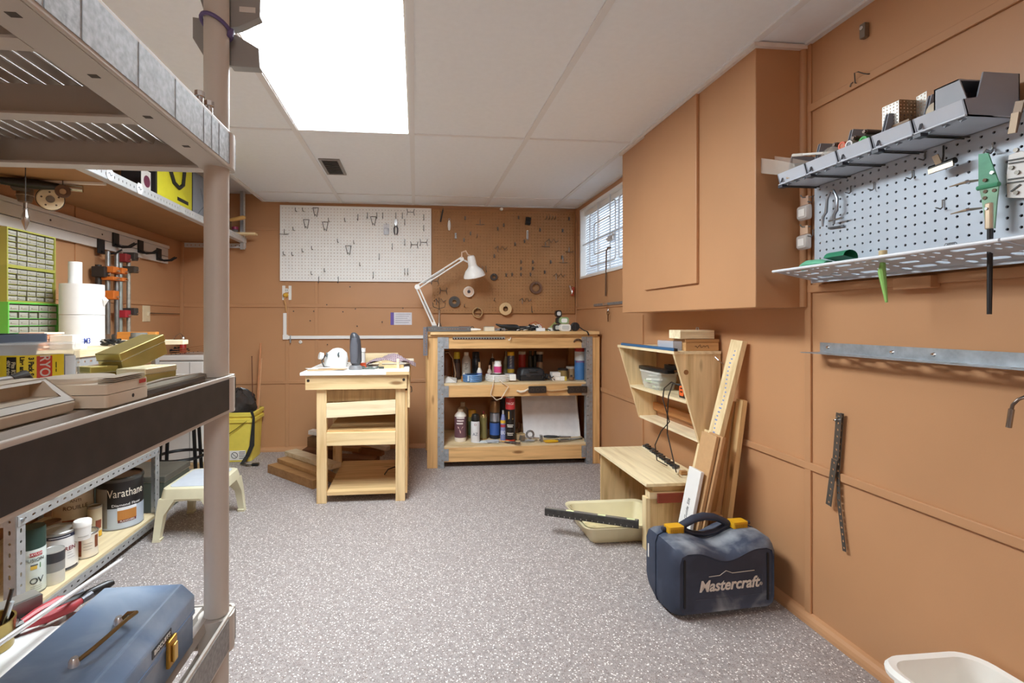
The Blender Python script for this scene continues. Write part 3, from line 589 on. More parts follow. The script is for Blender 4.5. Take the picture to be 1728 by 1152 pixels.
# middle shelf
t = rnd('solvent_jug', 'brown ribbed jug with pale hose at the shelf end', 'jug', 753, 3.72, Z1, 20, 46, [('jug_body', P('#7A4A2A',.4), [(0,0),(.95,0),(1,.1),(.96,.14),(1,.3),(.96,.34),(1,.5),(.96,.54),(1,.72),(.5,.9),(.4,.92)]), ('cap', P('#5A3A24',.5), [(.45,.9),(.45,1),(0,1)])])
x, y, z = put(757, 3.66, Z1); part('hose', MB().tube([(x-.02,y+.02,z+.20),(x+.0,y-.01,z+.205),(x+.03,y-.02,z+.16),(x+.05,y-.03,z+.05),(x+.045,y-.03,z+.01)], .005, 6), P('#A88A6C',.5), t, smooth=True)
rnd('spray_can', 'dark spray can with yellow cap beside the brown jug', 'spray can', 771, 3.66, Z1, 12, 46, SPRAY('#33261F','#C9B02A','#4A342A'))
t = rnd('plastic_bottle', 'tall grey plastic bottle with blurred lettering on bench shelf', 'bottle', 787, 3.64, Z1, 15, 46, [('bottle_body', P('#B7AFA3',.45), [(0,0),(.95,0),(1,.03),(1,.72),(.5,.88),(.42,.9)]), ('cap', P('#D9D4CA',.4), [(.5,.88),(.5,.99),(0,1)])])
p = put(787, 3.64, Z1); blur(t, 787, 3.64, Z1+.12, pxr(787,3.64,15), 5, '#6B655C', .005, .35)
rnd('spray_can', 'dark navy spray can behind small white bottle on bench shelf', 'spray can', 803, 3.76, Z1, 14, 43, SPRAY('#3F4A57','#1D2430'))
rnd('glue_bottle', 'small white bottle with blue label and tan nozzle', 'bottle', 809, 3.56, Z1, 9, 31, BOTTLE('#DED8CF','#C4A27A','#3B4C9A',.5))
rnd('glue_pot', 'tiny amber glue bottle with pointed tip on bench shelf', 'bottle', 783, 3.53, Z1, 9, 15, [('bottle_body', P('#B9782F',.3), [(0,0),(1,0),(1,.55),(.4,.7)]), ('tip', P('#E2D9C8',.4), [(.4,.68),(.22,.85),(.08,1),(0,1)])])
rnd('oil_bottle', 'dark squeeze bottle with slim pale tip at back of shelf', 'bottle', 831, 3.76, Z1, 12, 40, [('bottle_body', P('#3C2B22',.4), [(0,0),(1,0),(1,.55),(.6,.78),(.3,.8)]), ('tip', P('#C8BCA8',.4), [(.3,.8),(.12,.9),(.1,1),(0,1)])])
rnd('glue_bottle', 'small white and maroon bottle behind the wire reel', 'bottle', 826, 3.62, Z1, 8, 24, BOTTLE('#D8C8B8','#C9A88E','#7A2F3C',.55))
rnd('filler_bottle', 'square shouldered beige bottle behind pink labelled tub', 'bottle', 836, 3.66, Z1, 12, 28, [('bottle_body', P('#CDB69A',.5), [(0,0),(1,0),(1,.7),(.9,.74)]), ('cap', P('#D9CDBC',.4), [(.9,.74),(.9,1),(0,1)])])
rnd('pill_tub', 'white tub with bright pink label on the wire reel', 'tub', 840, 3.54, Z1+.055, 13, 21, [('tub_body', P('#EDE9E6',.4), [(0,0),(.96,0),(1,.05),(1,.66),(.86,.74)]), ('lid', P('#F2EFEA',.4), [(.86,.74),(.86,.97),(0,1)]), ('label_band', P('#D0457F',.4), [(1.02,.08),(1.02,.56)])])
# wire reels
def reel(nm, lab, px, Y, z, wpx, h, m, m2):
    k_ = wpx*s_(px, Y)/2; c_ = put(px, Y, z); t = thing(nm, lab, 'wire reel', c_); b = MB()
    for q in range(5): b.lathe([(k_*(.62),h*q/5),(k_*(.93+.05*math.sin(PI*(q+.5)/5)),h*(q+.1)/5),(k_*(.96+.05*math.sin(PI*(q+.5)/5)),h*(q+.5)/5),(k_*(.93+.05*math.sin(PI*(q+.5)/5)),h*(q+.9)/5),(k_*(.62),h*(q+1)/5)], n=28)
    part('wire_winding', b, m, t, smooth=True, local=True, kind='stuff'); part('wrap_tie', MB().bar((-k_*.5,-k_*.92,h*.2),(-k_*.5,-k_*.92,h*.95),.012,.012,(0,1,0)), m2, t, local=True); return t, c_, k_
reel('wire_coil', 'coil of blue plastic wire lying on the bench shelf', 797, 3.52, Z1, 34, .052, P('#5E87B8',.35), P('#AFC3D6',.4))
t, c_, k_ = reel('wire_coil', 'flat coil of white cable hanging over the shelf edge', 840, 3.53, Z1, 42, .05, P('#E6E2DC',.4), P('#F1EEEA',.4))
part('loose_end', MB().tube([at_y(833,641,3.44), at_y(832,650,3.405), at_y(829,660,3.405), at_y(828,666,3.405), at_y(838,675,3.405), at_y(846,672,3.405), at_y(858,652,3.405), at_y(850,647,3.405), at_y(842,641,3.44)], .0034, 6), P('#D9C7AE',.5), t, smooth=True)
part('plug_block', MB().obox(at_y(865,636,3.47)+Vector((0,0,-.002)), (.045,.03,.045)), WHITE(), t, bevel=.003)
rnd('caulk_bottle', 'pale green bottle standing behind yellow capped spray tin', 'bottle', 854, 3.76, Z1, 9, 43, BOTTLE('#B7B79A','#9A8A72','#A9B08C',.6))
t = rnd('spray_tin', 'tall spray tin with yellow top and blue white stripes', 'spray can', 862, 3.68, Z1, 12, 44, [('can_body', P('#54607A',.3), [(0,0),(1,0),(1,.86),(.9,.9)]), ('cap', P('#E3B62A',.4), [(1.0,.86),(1.0,.98),(.9,1),(0,1)]), ('yellow_band', P('#D8B040',.4), [(1.02,.22),(1.02,.36)]), ('pale_band', P('#B9A9B4',.4), [(1.02,.04),(1.02,.2)])])
for q in range(4): letters(t, 862, 3.68, Z1+.165-q*.022, pxr(862,3.68,12), '//', .026, '#E8ECF2')
rnd('marker_tube', 'red tube with white lid at the back of bench shelf', 'tube', 881, 3.78, Z1, 12, 42, [('tube_body', P('#B5322A',.35), [(0,0),(1,0),(1,.88)]), ('lid', P('#D6CBBE',.4), [(1.03,.88),(1.03,.99),(0,1)])])
for q, x_ in enumerate((895, 903)): rnd('glue_tube', ['dark olive tube beside the red lidded tube', 'dark olive tube next to pale lidded tube'][q], 'tube', x_, 3.80, Z1, 8, 42, [('tube_body', P('#33301F',.4), [(0,0),(1,0),(1,.8),(.6,.85)]), ('cap', P('#4A432A',.4), [(.6,.85),(.6,1),(0,1)])])
rnd('straw_tube', 'clear tan tube with pale lid behind black box', 'tube', 911, 3.74, Z1, 11, 42, [('tube_body', P('#A58A70',.35), [(0,0),(1,0),(1,.6)]), ('neck', P('#2C221C',.4), [(.85,.6),(.85,.9)]), ('lid', P('#CFC0AC',.4), [(1.05,.9),(1.05,.99),(0,1)])])
# black case
k_ = s_(895, 3.56); c_ = put(895, 3.58, Z1); t = thing('tool_case', 'small black plastic case lying on the bench shelf', 'case', c_)
part('case_body', MB().loft([ring_pts(.19,.15,z_,.015) for z_ in (0,.04)]), BLACK(), t, smooth=True, local=True); part('case_lid', MB().loft([ring_pts(.19-i*.02,.15-i*.02,z_,.02) for i,z_ in ((0,.042),(.4,.07),(1.6,.088))]), P('#212124',.5), t, smooth=True, local=True)
part('latch', MB().box(-.05,-.02,-.08,-.074,.03,.055), P('#2E2E31',.4), t, local=True); part('handle', MB().tube([(-.03,-.07,.082),(-.03,-.082,.07),(.03,-.082,.07),(.03,-.07,.082)],.005,6), P('#2E2E31',.4), t, local=True)
b = MB(); rr = random.Random(3)
for q in range(46): b.obox((rr.uniform(-.05,.05), rr.uniform(-.03,.03), rr.uniform(.004,.05)*(1-.4*rr.random())), (.02,.005,.005), rotm(rr.random()*3,rr.random()*3,rr.random()*3))
c_ = put(925, 3.52, Z1); o = solo('loose_screws', b.xf(t=Vector(c_)+Vector((0,0,.008))), P('#54545A',.35,.8), 'little heap of dark steel screws beside black case', 'screws', kind='stuff')
t = thing('small_box', 'white cardboard box, one of two stacked on bench shelf', 'box', put(937, 3.53, Z1))
for q in range(2): part('carton', MB().box(-.032,.032,-.03,.03,q*.031,q*.031+.03), P('#E3DFDA',.6), t, bevel=.002, local=True)
rnd('paint_tin', 'small tin with pale gold label and dark lid', 'tin', 950, 3.62, Z1, 16, 17, [('tin_body', P('#A98D58',.35,.3), [(0,0),(1,0),(1,.84)]), ('lid', P('#4A4642',.3,.6), [(1.05,.82),(1.05,.95),(.9,1),(0,.97)])])
rnd('putty_tub', 'white tub with loose white lid beside blue caulk tube', 'tub', 963, 3.66, Z1, 14, 19, TUB('#BFA07C','#DCD8D0'))
t = thing('small_carton', 'tiny white carton in front of the gold tin', 'box', put(948, 3.50, Z1)); part('carton', MB().box(-.018,.018,-.012,.012,0,.032), WHITE(), t, bevel=.001, local=True); part('side_label', MB().box(.018,.034,-.012,.012,0,.03), P('#C9B24A',.5), t, local=True)
t = rnd('caster_wheel', 'small brown furniture caster lying on bench shelf', 'caster', 964, 3.50, Z1, 9, 9, [('wheel', P('#7A5A3E',.4), [(0,0),(1,.1),(1,.6),(0,.8)]), ('socket', P('#3F3A38',.3,.5), [(.4,.7),(.4,1),(0,1)])])
t = rnd('cleaner_tin', 'tall blue canister with white band and red lid', 'canister', 979, 3.56, Z1, 18, 54, [('canister_body', P('#4879B0',.35), [(0,0),(.97,0),(1,.02),(1,.58)]), ('white_band', P('#D5D5D2',.4), [(1,.58),(1,.85)]), ('lid', P('#C33B38',.4), [(1.0,.85),(1.0,.97),(.9,1),(0,1)])])
letters(t, 979, 3.56, Z1+.135, pxr(979,3.56,18), 'VWVW', .022, '#B0323A')
for q in range(3): letters(t, 979, 3.56, Z1+.19-q*.012, pxr(979,3.56,18), '---', .02, '#8E979C')
rnd('adhesive_tube', 'dark tube with green and white label at shelf end', 'tube', 994, 3.60, Z1, 7, 46, [('tube_body', P('#1F2522',.4), [(0,0),(1,0),(1,.9)]), ('cap', P('#22262E',.4), [(1.03,.9),(1.03,1),(0,1)]), ('label_band', P('#9FC08A',.4), [(1.03,.3),(1.03,.62)])])
A = put(752, 3.50, Z1); t = thing('paper_sleeve', 'crumpled clear plastic sleeve with papers on bench shelf', 'sleeve', A)
part('sleeve_top', MB().add([(-.05,-.05,.001),(.075,-.055,.001),(.085,.05,.022),(.0,.06,.04),(-.05,.03,.018),(.02,0,.038)], [(0,1,5),(1,2,5),(2,3,5),(3,4,5),(4,0,5)]), P('#CFC9C0',.35), t, local=True); part('sheet', MB().box(-.04,.06,-.048,.03,.0005,.003), WHITE(), t, local=True)
# bottom shelf
YS = 3.56
rnd('cleaner_bottle', 'pale empty bottle standing behind the purple labelled bottle', 'bottle', 781, 3.72, Z2, 18, 56, [('bottle_body', P('#9C8468',.4), [(0,0),(1,0),(1,.6),(1.0,.8),(.6,.86),(.4,.88)]), ('cap', P('#C0AC90',.4), [(.42,.87),(.42,1),(0,1)])])
t = rnd('detergent_bottle', 'white bottle with purple shield label on lower shelf', 'bottle', 777, YS, Z2, 20, 53, [('bottle_body', P('#E6DED2',.4), [(0,0),(.95,0),(1,.03),(1,.8),(.9,.84),(.5,.92),(.42,.93)]), ('cap', P('#D8C3A8',.4), [(.44,.92),(.44,.995),(0,1)]), ('label_band', P('#6B4A52',.4), [(1.015,.13),(1.015,.78)])])
blur(t, 777, YS, Z2+.17, pxr(777,YS,20.3), 3, '#E3D8D4', .010)
letters(t, 777, YS, Z2+.085, pxr(777,YS,20), 'V', .07, '#E0BDB6')
rnd('spray_can', 'yellow capped spray can with green label behind black capped can', 'spray can', 797, 3.66, Z2, 15, 46, SPRAY('#8F8A5A','#D9A63A','#55684A'))
t = rnd('spray_can', 'white spray can with black domed cap on lower shelf', 'spray can', 802, 3.52, Z2, 15, 47, [('can_body', P('#D9D8D8',.35), [(0,0),(1,0),(1,.70),(.92,.74)]), ('cap', P('#1C1E1C',.35), [(.92,.74),(.9,.88),(.7,.98),(.3,1),(0,1)])]); letters(t, 802, 3.52, Z2+.06, pxr(802,3.52,15), 'AZ', .03, '#5A5F74'); letters(t, 802, 3.52, Z2+.13, pxr(802,3.52,15), 'O', .022, '#8A2F35')
rnd('spray_can', 'bare gold tin spray can with red nozzle on lower shelf', 'spray can', 816, 3.60, Z2, 12, 47, [('can_body', P('#B79A68',.25,.7), [(0,0),(1,0),(1,.84),(.8,.88),(.4,.9)]), ('nozzle', P('#8C2B28',.4), [(.32,.9),(.32,.99),(0,1)]), ('label_band', P('#8C8250',.35,.3), [(1.015,.05),(1.015,.78)])])
rnd('spray_can', 'tall black and silver can with bronze top, blue label', 'spray can', 835, 3.62, Z2, 17, 62, [('can_body', P('#23252B',.3), [(0,0),(1,0),(1,.70)]), ('cap', P('#9A7A55',.3,.5), [(1,.70),(.96,.9),(.75,1),(0,1)]), ('label_band', P('#3F62A8',.35), [(1.02,.1),(1.02,.42)]), ('silver_band', P('#B9BCC4',.25,.7), [(1.02,.46),(1.02,.68)])])
rnd('spray_can', 'black can with orange red top behind big black tin', 'spray can', 850, 3.70, Z2, 13, 72, [('can_body', P('#241F20',.35), [(0,0),(1,0),(1,.86),(.95,.88)]), ('cap', P('#C4492B',.4), [(.95,.88),(.95,1),(0,1)])])
t = rnd('oil_bottle', 'slim blue grey oil bottle with white stripes on lower shelf', 'bottle', 849, 3.54, Z2, 9, 50, [('bottle_body', P('#8089B8',.35), [(0,0),(1,0),(1,.62),(.6,.85),(.35,.88)]), ('cap', P('#D6D6D6',.4), [(.4,.88),(.4,1),(0,1)]), ('yellow_band', P('#E3B23A',.4), [(1.03,.58),(1.03,.68)]), ('red_band', P('#B33C48',.4), [(1.03,.45),(1.03,.54)])]); letters(t, 849, 3.54, Z2+.06, pxr(849,3.54,9), '80', .04, '#E6E8F0')
t = rnd('foam_can', 'large black and gold can with red top on lower shelf', 'spray can', 861, 3.52, Z2, 16, 74, [('can_body', P('#1E1A18',.3), [(0,.04),(1,.04),(1,.72)]), ('top_band', P('#C23A3E',.35), [(1.02,.72),(1.02,.94),(.9,.97)]), ('cap', P('#D8D0C8',.4), [(.9,.97),(.88,1),(0,1)]), ('base_band', P('#B23A26',.4), [(0,0),(1.02,0),(1.02,.05)])])
letters(t, 861, 3.52, Z2+.28, pxr(861,3.52,16.4), 'PAGE', .026, '#F1E6E2'); letters(t, 861, 3.52, Z2+.19, pxr(861,3.52,16), 'L', .085, '#C8A05A'); blur(t, 861, 3.52, Z2+.12, pxr(861,3.52,16), 2, '#D9D4CA', .006); blur(t, 861, 3.52, Z2+.06, pxr(861,3.52,16), 2, '#D9D4CA', .006)
t = thing('white_board', 'plain white board leaning upright inside the lower shelf', 'panel', (1.0, 3.66, Z2)); A = at_y(884, 745, 3.60); Bq = at_y(977, 745, 3.60)
part('panel_face', MB().add([(A.x,3.60,Z2),(Bq.x,3.60,Z2),(Bq.x,3.70,.49),(A.x,3.70,.49),(A.x,3.612,Z2),(Bq.x,3.612,Z2),(Bq.x,3.712,.49),(A.x,3.712,.49)], [(0,1,2,3),(7,6,5,4),(0,4,5,1),(1,5,6,2),(2,6,7,3),(3,7,4,0)]), P('#E7E6E8',.4), t)
part('edge_strip', MB().bar((Bq.x+.004,3.601,Z2+.003),(Bq.x+.004,3.701,.49),.012,.012,(0,1,0)), WHITE(), t)
p = put(877, 3.56, Z2); t = thing('sandpaper_block', 'tan sanding block beside the white leaning board', 'sanding block', p); part('block', MB().obox((0,0,.022),(.07,.05,.042),rotm(0,0,.3)), P('#C9AE86',.8), t, local=True, bevel=.004); part('grit', MB().obox((0,0,.0445),(.066,.046,.003),rotm(0,0,.3)), P('#A88E62',.9,0,.2,80), t, local=True)
p = put(878, 3.68, Z2); t = thing('wood_offcut', 'two short brown offcuts upright behind sanding block', 'offcut', p); part('piece', MB().obox((-.012,0,.05),(.014,.02,.10)), P('#7A5236',.6), t, local=True); part('piece', MB().obox((.012,0,.045),(.018,.02,.09)), P('#94653F',.6), t, local=True)
p = put(890, 3.49, Z2); t = thing('bench_vise', 'steel bench vise part lying on the lower shelf', 'clamp', p)
part('base_plate', MB().lathe([(0,0),(.055,0),(.055,.008),(0,.012)],(0,0,0),20,sy=.6), STEEL(), t, smooth=True, local=True); part('wheel', MB().tube([(.02+.026*math.cos(a),0,.05+.026*math.sin(a)) for a in [i*PI/6 for i in range(12)]],.008,8,True), P('#8F8F92',.3,.9), t, smooth=True, local=True); part('screw_shaft', MB().cyl((.02,0,.03),(.10,-.01,.02),.006), CHROME(), t, smooth=True, local=True); part('jaw', MB().obox((.10,-.01,.025),(.018,.03,.045)), STEEL(), t, local=True); part('bracket', MB().obox((-.04,.0,.025),(.03,.03,.035),rotm(0,.3,.4)), P('#9C9488',.4,.7), t, local=True)
# pliers and brushes lying at the front of the lower shelf
def pliers(nm, lab, p, rz, L, hm, jm=None):
    t = thing(nm, lab, 'pliers', p, rz); jm = jm or STEEL()
    for s2 in (-1, 1):
        part('handle', MB().tube([(0,s2*.004,.008),(-L*.2,s2*.016,.008),(-L*.45,s2*.018,.008),(-L*.6,s2*.012,.008)], [.005,.0065,.007,.005], 8), hm, t, smooth=True, local=True)
        part('jaw', MB().prism([(-.02,s2*.001),(.0,s2*.014),(L*.2,s2*.009),(L*.4,s2*.003),(L*.4,s2*.0006),(0,s2*.0006)],'z',.003,.013), jm, t, local=True)
    part('pivot', MB().cyl((0,0,.002),(0,0,.016),.008,n=12), jm, t, local=True); return t
p = put(960, 3.48, Z2); pliers('pliers', 'long steel pliers lying in front of the white leaning board', (p[0]+.02, 3.49, Z2), .25, .24, P('#8D8D8A',.35,.8))
p = put(938, 3.46, Z2); pliers('pliers', 'yellow and black handled pliers on the lower shelf', (p[0]+.03, 3.455, Z2), .06, .2, P('#D9A91E',.45))
p = put(945, 3.50, Z2); pliers('wire_stripper', 'black handled wire strippers crossing the steel pliers', (p[0]+.0, 3.50, Z2+.018), -.15, .2, P('#26272C',.45))
def brush(lab, p, rz, L, hm, fm):
    t = thing('paint_brush', lab, 'brush', p, rz); part('handle', MB().lathe([(0,0),(.004,.004),(.006,L*.3),(.009,L*.5),(.008,L*.55)], (0,0,.0105), 10, rotm(0,PI/2,0)), hm, t, smooth=True, local=True)
    part('ferrule', MB().obox((L*.6,0,.008),(L*.12,.022,.012)), STEEL(), t, local=True); part('bristles', MB().obox((L*.78,0,.008),(L*.25,.022,.009)), fm, t, local=True); return t
p = put(842, 3.49, Z2); brush('wooden handled brush at foot of the black gold can', p, -.55, .15, P('#C79A5E',.5), P('#4A3A2C',.8)); brush('black handled brush in front of black gold can', (p[0]+.03, 3.452, Z2), -.3, .13, P('#2A2426',.5), P('#6A5A48',.8))
t = thing('paper_sheets', 'loose white paper sheets under cans on the lower shelf', 'paper', put(826, 3.50, Z2)); part('sheet', MB().add([(-.12,-.02,.001),(.06,-.05,.004),(.07,.03,.006),(-.09,.05,.001)],[(0,1,2,3)]), P('#DEE2E0',.6), t, local=True); part('sheet', MB().add([(-.02,-.045,.007),(.08,-.03,.012),(.06,.04,.008),(-.03,.03,.007)],[(0,1,2,3)]), P('#C6CAD0',.6), t, local=True)
# ---------------------------------------------------------------- clutter on the bench top
ZT = .968
p = put(787, 3.46, ZT); t = thing('brown_box', 'small reddish brown wooden block on the bench top', 'block', (p[0], 3.62, ZT)); part('block', MB().box(-.04,.04,-.02,.02,0,.036), P('#7E4A36',.5), t, local=True, bevel=.002); part('screw_end', MB().cyl((-.04,0,.025),(-.055,0,.025),.007), STEEL(), t, local=True)
def small(nm, lab, cat, px, Y, parts_, rz=0):
    p = put(px, Y, ZT); t = thing(nm, lab, cat, p, rz)
    for pn, mb, m, sm in parts_: part(pn, mb, m, t, smooth=sm, local=True)
    return t
small('caulk_nozzle', 'white caulk nozzle lying on the bench top', 'nozzle', 801, 3.46, [('nozzle', MB().lathe([(0,0),(.011,0),(.010,.05),(.005,.085),(0,.085)],(-.04,0,.012),12,rotm(0,PI/2,0)), WHITE(), True), ('collar', MB().cyl((-.045,0,.012),(-.06,0,.012),.014), P('#8A8A88',.5), True)])
small('steel_clip', 'steel spring clip lying beside white caulk nozzle', 'clip', 792, 3.50, [('body', MB().obox((0,0,.012),(.05,.02,.022)), STEEL(), False), ('ring', MB().tube([(.02+.012*math.cos(a),-.01,.022+.012*math.sin(a)) for a in [i*PI/4 for i in range(8)]],.003,6,True), P('#3B3835',.4,.6), True)])
small('sanding_sponge', 'cream sanding sponge among steel clips on bench top', 'sponge', 825, 3.50, [('sponge', MB().obox((0,0,.016),(.07,.04,.03),rotm(0,0,.1)), P('#D9D0BC',.8), False), ('grit_face', MB().obox((0,0,.033),(.068,.038,.004),rotm(0,0,.1)), P('#8B867A',.9), False)])
small('wire_bundle', 'loop of grey wire lying beside the black sander', 'wire', 844, 3.48, [('loop', MB().tube([(.035*math.cos(a),.02*math.sin(a),.012+.008*math.sin(3*a)) for a in [i*PI/8 for i in range(16)]],.005,6,True), P('#8B8D92',.4,.4), True), ('tie', MB().obox((0,-.02,.012),(.01,.016,.016)), BLACK(), False)])
small('palm_sander', 'black curved grip tool lying on the bench top', 'tool', 859, 3.56, [('body', MB().loft([[Vector((x_, q[0]*w2, z2+q[1]*h2)) for q in [(math.cos(a), math.sin(a)) for a in [i*PI/5 for i in range(10)]]] for x_, w2, z2, h2 in ((-.10,.008,.05,.006),(-.06,.02,.036,.014),(0,.03,.03,.022),(.06,.028,.026,.022),(.085,.016,.016,.014))]), P('#232426',.4), True), ('base', MB().obox((.01,0,.005),(.13,.05,.01)), DARKST(), False)])
rr = random.Random(5)
b = MB()
for q in range(7): b.tube([(rr.uniform(-.08,.08),rr.uniform(-.03,.03),.006+.03*rr.random()) for _ in range(5)], .004, 6)
p = put(893, 3.50, ZT); t = thing('cable_tangle', 'tangle of black and white cables on the bench top', 'cables', p); part('black_cable', b, P('#2B2B2D',.45), t, smooth=True, local=True, kind='stuff')
b = MB()
for q in range(4): b.tube([(-.09+q*.04,rr.uniform(-.03,.03),.006),(rr.uniform(-.05,.06),-.01,.035),(.03+q*.02,rr.uniform(-.03,.03),.05),(.09,-.02,.008)], .0038, 6)
part('white_cable', b, P('#D6D4CF',.45), t, smooth=True, local=True, kind='stuff'); part('adapter', MB().obox((.02,.0,.03),(.05,.03,.03),rotm(.2,.2,.4)), BLACK(), t, local=True, bevel=.004); part('red_wire', MB().tube([(0,0,.05),(.05,.01,.07),(.09,0,.045),(.1,-.01,.02)],.003,6), P('#A8472E',.5), t, smooth=True, local=True)
small('white_plug', 'white power adapter lying at bench front', 'adapter', 912, 3.46, [('body', MB().obox((0,0,.012),(.06,.035,.022)), P('#E5EAF0',.4), False), ('cord', MB().tube([(.03,0,.01),(.06,.0,.012),(.08,.02,.006)],.004,6), BLACK(), True)])
def tape_box(nm, lab, px, Y, dz, col, col2, w2=.04):
    p = put(px, Y, ZT+dz); t = thing(nm, lab, 'tape measure', p)
    part('body', MB().loft([[Vector((v.x, y_, v.y)) for v in ring_pts(w2*2,.05,0,.018,4,0,.026)] for y_ in (-.018,.018)]), P(col,.4), t, smooth=True, local=True); part('side_label', MB().loft([[Vector((v.x, y_, v.y)) for v in ring_pts(w2*1.3,.03,0,.01,3,0,.026)] for y_ in (-.0195,-.018)]), P(col2,.4), t, smooth=True, local=True); part('tape_lip', MB().obox((w2,0,.006),(.012,.014,.01)), STEEL(), t, local=True)
tape_box('tape_measure', 'white tape measure lying lowest of the bench top stack', 953, 3.44, 0, '#E6E6E0', '#C9CCC8'); tape_box('tape_measure', 'black tape measure between white and green tape measures', 941, 3.49, 0, '#2A2C2A', '#B9BBB6', .035)
tape_box('tape_measure', 'green tape measure with white face, upper in the stack', 951, 3.48, .052, '#8FA878', '#EDEDE8', .034); tape_box('tape_measure', 'black and white tape measure topping the stack on bench', 943, 3.50, .052, '#1E2022', '#4B5048', .022)
tape_box('tape_measure', 'little black silver tape measure perched on top of stack', 942, 3.495, .103, '#18191A', '#C9CBCB', .022)
small('green_wedge', 'olive green plastic wedge leaning against tape measures', 'wedge', 931, 3.56, [('wedge', MB().prism([(-.04,0),(.035,0),(.03,.07)],'y',-.02,.02), P('#9AA564',.5), False), ('foot', MB().obox((-.01,-.028,.012),(.05,.015,.024)), P('#E9EAE4',.4), False)])
small('charger_block', 'black battery charger puck with cord over bench edge', 'charger', 970, 3.44, [('body', MB().lathe([(0,-.014),(.03,-.014),(.032,-.008),(.032,.012),(.028,.016),(0,.016)],(0,0,.033),20,rotm(PI/2,0,0)), P('#222428',.35), True), ('rib', MB().box(-.003,.003,-.018,-.015,.008,.058), P('#34363A',.4), False), ('plug_block', MB().obox((-.055,0,.018),(.05,.03,.034)), P('#2A2C30',.4), False), ('cord', MB().tube([(.03,-.01,.03),(.06,-.03,.005),(.075,-.056,-.003),(.085,-.057,-.03)],[.004,.004,.005,.006],6), BLACK(), True)])
# ---------------------------------------------------------------- desk lamp clamped to the bench
YL = 3.72; t = thing('desk_lamp', 'white balanced arm desk lamp clamped behind the bench top', 'lamp', (.16, YL, ZT)); LM = P('#EFEDEA',.35,0,.02)
def L3(x, y, Y=YL): return at_y(x, y, Y)
base, elb, head = L3(733, 548), L3(704, 484), L3(779, 437)
part('clamp', MB().obox((base.x, YL, ZT+.02),(.04,.05,.04)), P('#8E8E8C',.4,.6), t); part('post', MB().cyl((base.x,YL,ZT+.03),(base.x-.005,YL,ZT+.07),.010), LM, t, smooth=True)
for dx in (-.012, .012):
    part('lower_rod', MB().cyl((base.x+dx, YL, ZT+.04), (elb.x+dx, YL, elb.z), .006, n=10), LM, t, smooth=True)
    part('upper_rod', MB().cyl((elb.x+.004, YL, elb.z+dx*1.2), (head.x, YL, head.z+dx*1.2), .006, n=10), LM, t, smooth=True)
for a, b2 in ((base, elb), (elb, head)): 
    q0 = a.lerp(b2, .12); q1 = a.lerp(b2, .62); part('tension_spring', MB().cyl(q0+Vector((.0,-.012,.0)), q1+Vector((.0,-.012,.0)), .0045, n=8), P('#B9B9BA',.3,.8), t, smooth=True)
part('elbow_joint', MB().cyl(elb+Vector((0,-.012,0)), elb+Vector((0,.012,0)), .02, n=16), LM, t, smooth=True); part('head_joint', MB().cyl(head+Vector((0,-.012,0)), head+Vector((0,.012,0)), .016, n=16), LM, t, smooth=True)
hc = L3(796, 440); R = rotm(.25, -.22, 0)
part('shade', MB().lathe([(.026,.03),(.034,-.035),(.04,-.05),(.066,-.075),(.084,-.11),(.086,-.124),(.083,-.124),(.08,-.11),(.06,-.08),(.03,-.05)], hc, 28, R), LM, t, smooth=True)
part('socket_cup', MB().lathe([(0,.042),(.024,.04),(.03,.028),(.034,-.035),(.03,-.035)], hc, 24, R), LM, t, smooth=True)
part('bulb', MB().lathe([(0,-.145),(.02,-.138),(.03,-.115),(.026,-.09),(.014,-.06)], hc, 20, R), P('#F4F2EA',.3), t, smooth=True)
part('lamp_cord', MB().tube([head+Vector((-.0,-.01,.01)), head+Vector((.0,-.01,.05)), head+Vector((.03,-.01,.062)), hc+Vector((-.03,-.01,.045)), hc+Vector((-.01,0,.04))], .006, 8), P('#D9B9A0',.5), t, smooth=True)
part('bracket', MB().bar(head, hc+Vector((-.03,0,-.01)), .012, .008, (0,1,0)), P('#C9C9C6',.4,.4), t)
p = L3(741, 540, 3.80); t = thing('solder_stand', 'slender steel pump stem standing on the bench by lamp', 'stand', (p.x, 3.80, ZT)); part('stem', MB().tube([(p.x,3.8,ZT),(p.x,3.8,ZT+.05),(p.x+.002,3.8,ZT+.16)],[.02,.009,.007],12), P('#A99A8A',.3,.9), t, smooth=True); part('cone_foot', MB().lathe([(0,0),(.03,0),(.012,.06),(0,.06)],(p.x,3.8,ZT),16), P('#8C7A6C',.3,.9), t, smooth=True)
part('wire_frame', MB().tube([(p.x-.05,3.8,ZT+.22),(p.x-.045,3.8,ZT+.185),(p.x,3.8,ZT+.17),(p.x+.045,3.8,ZT+.185),(p.x+.05,3.8,ZT+.22)],.003,6).tube([(p.x,3.8,ZT+.16),(p.x,3.8,ZT+.26)],.003,6), DARKST(), t, smooth=True)
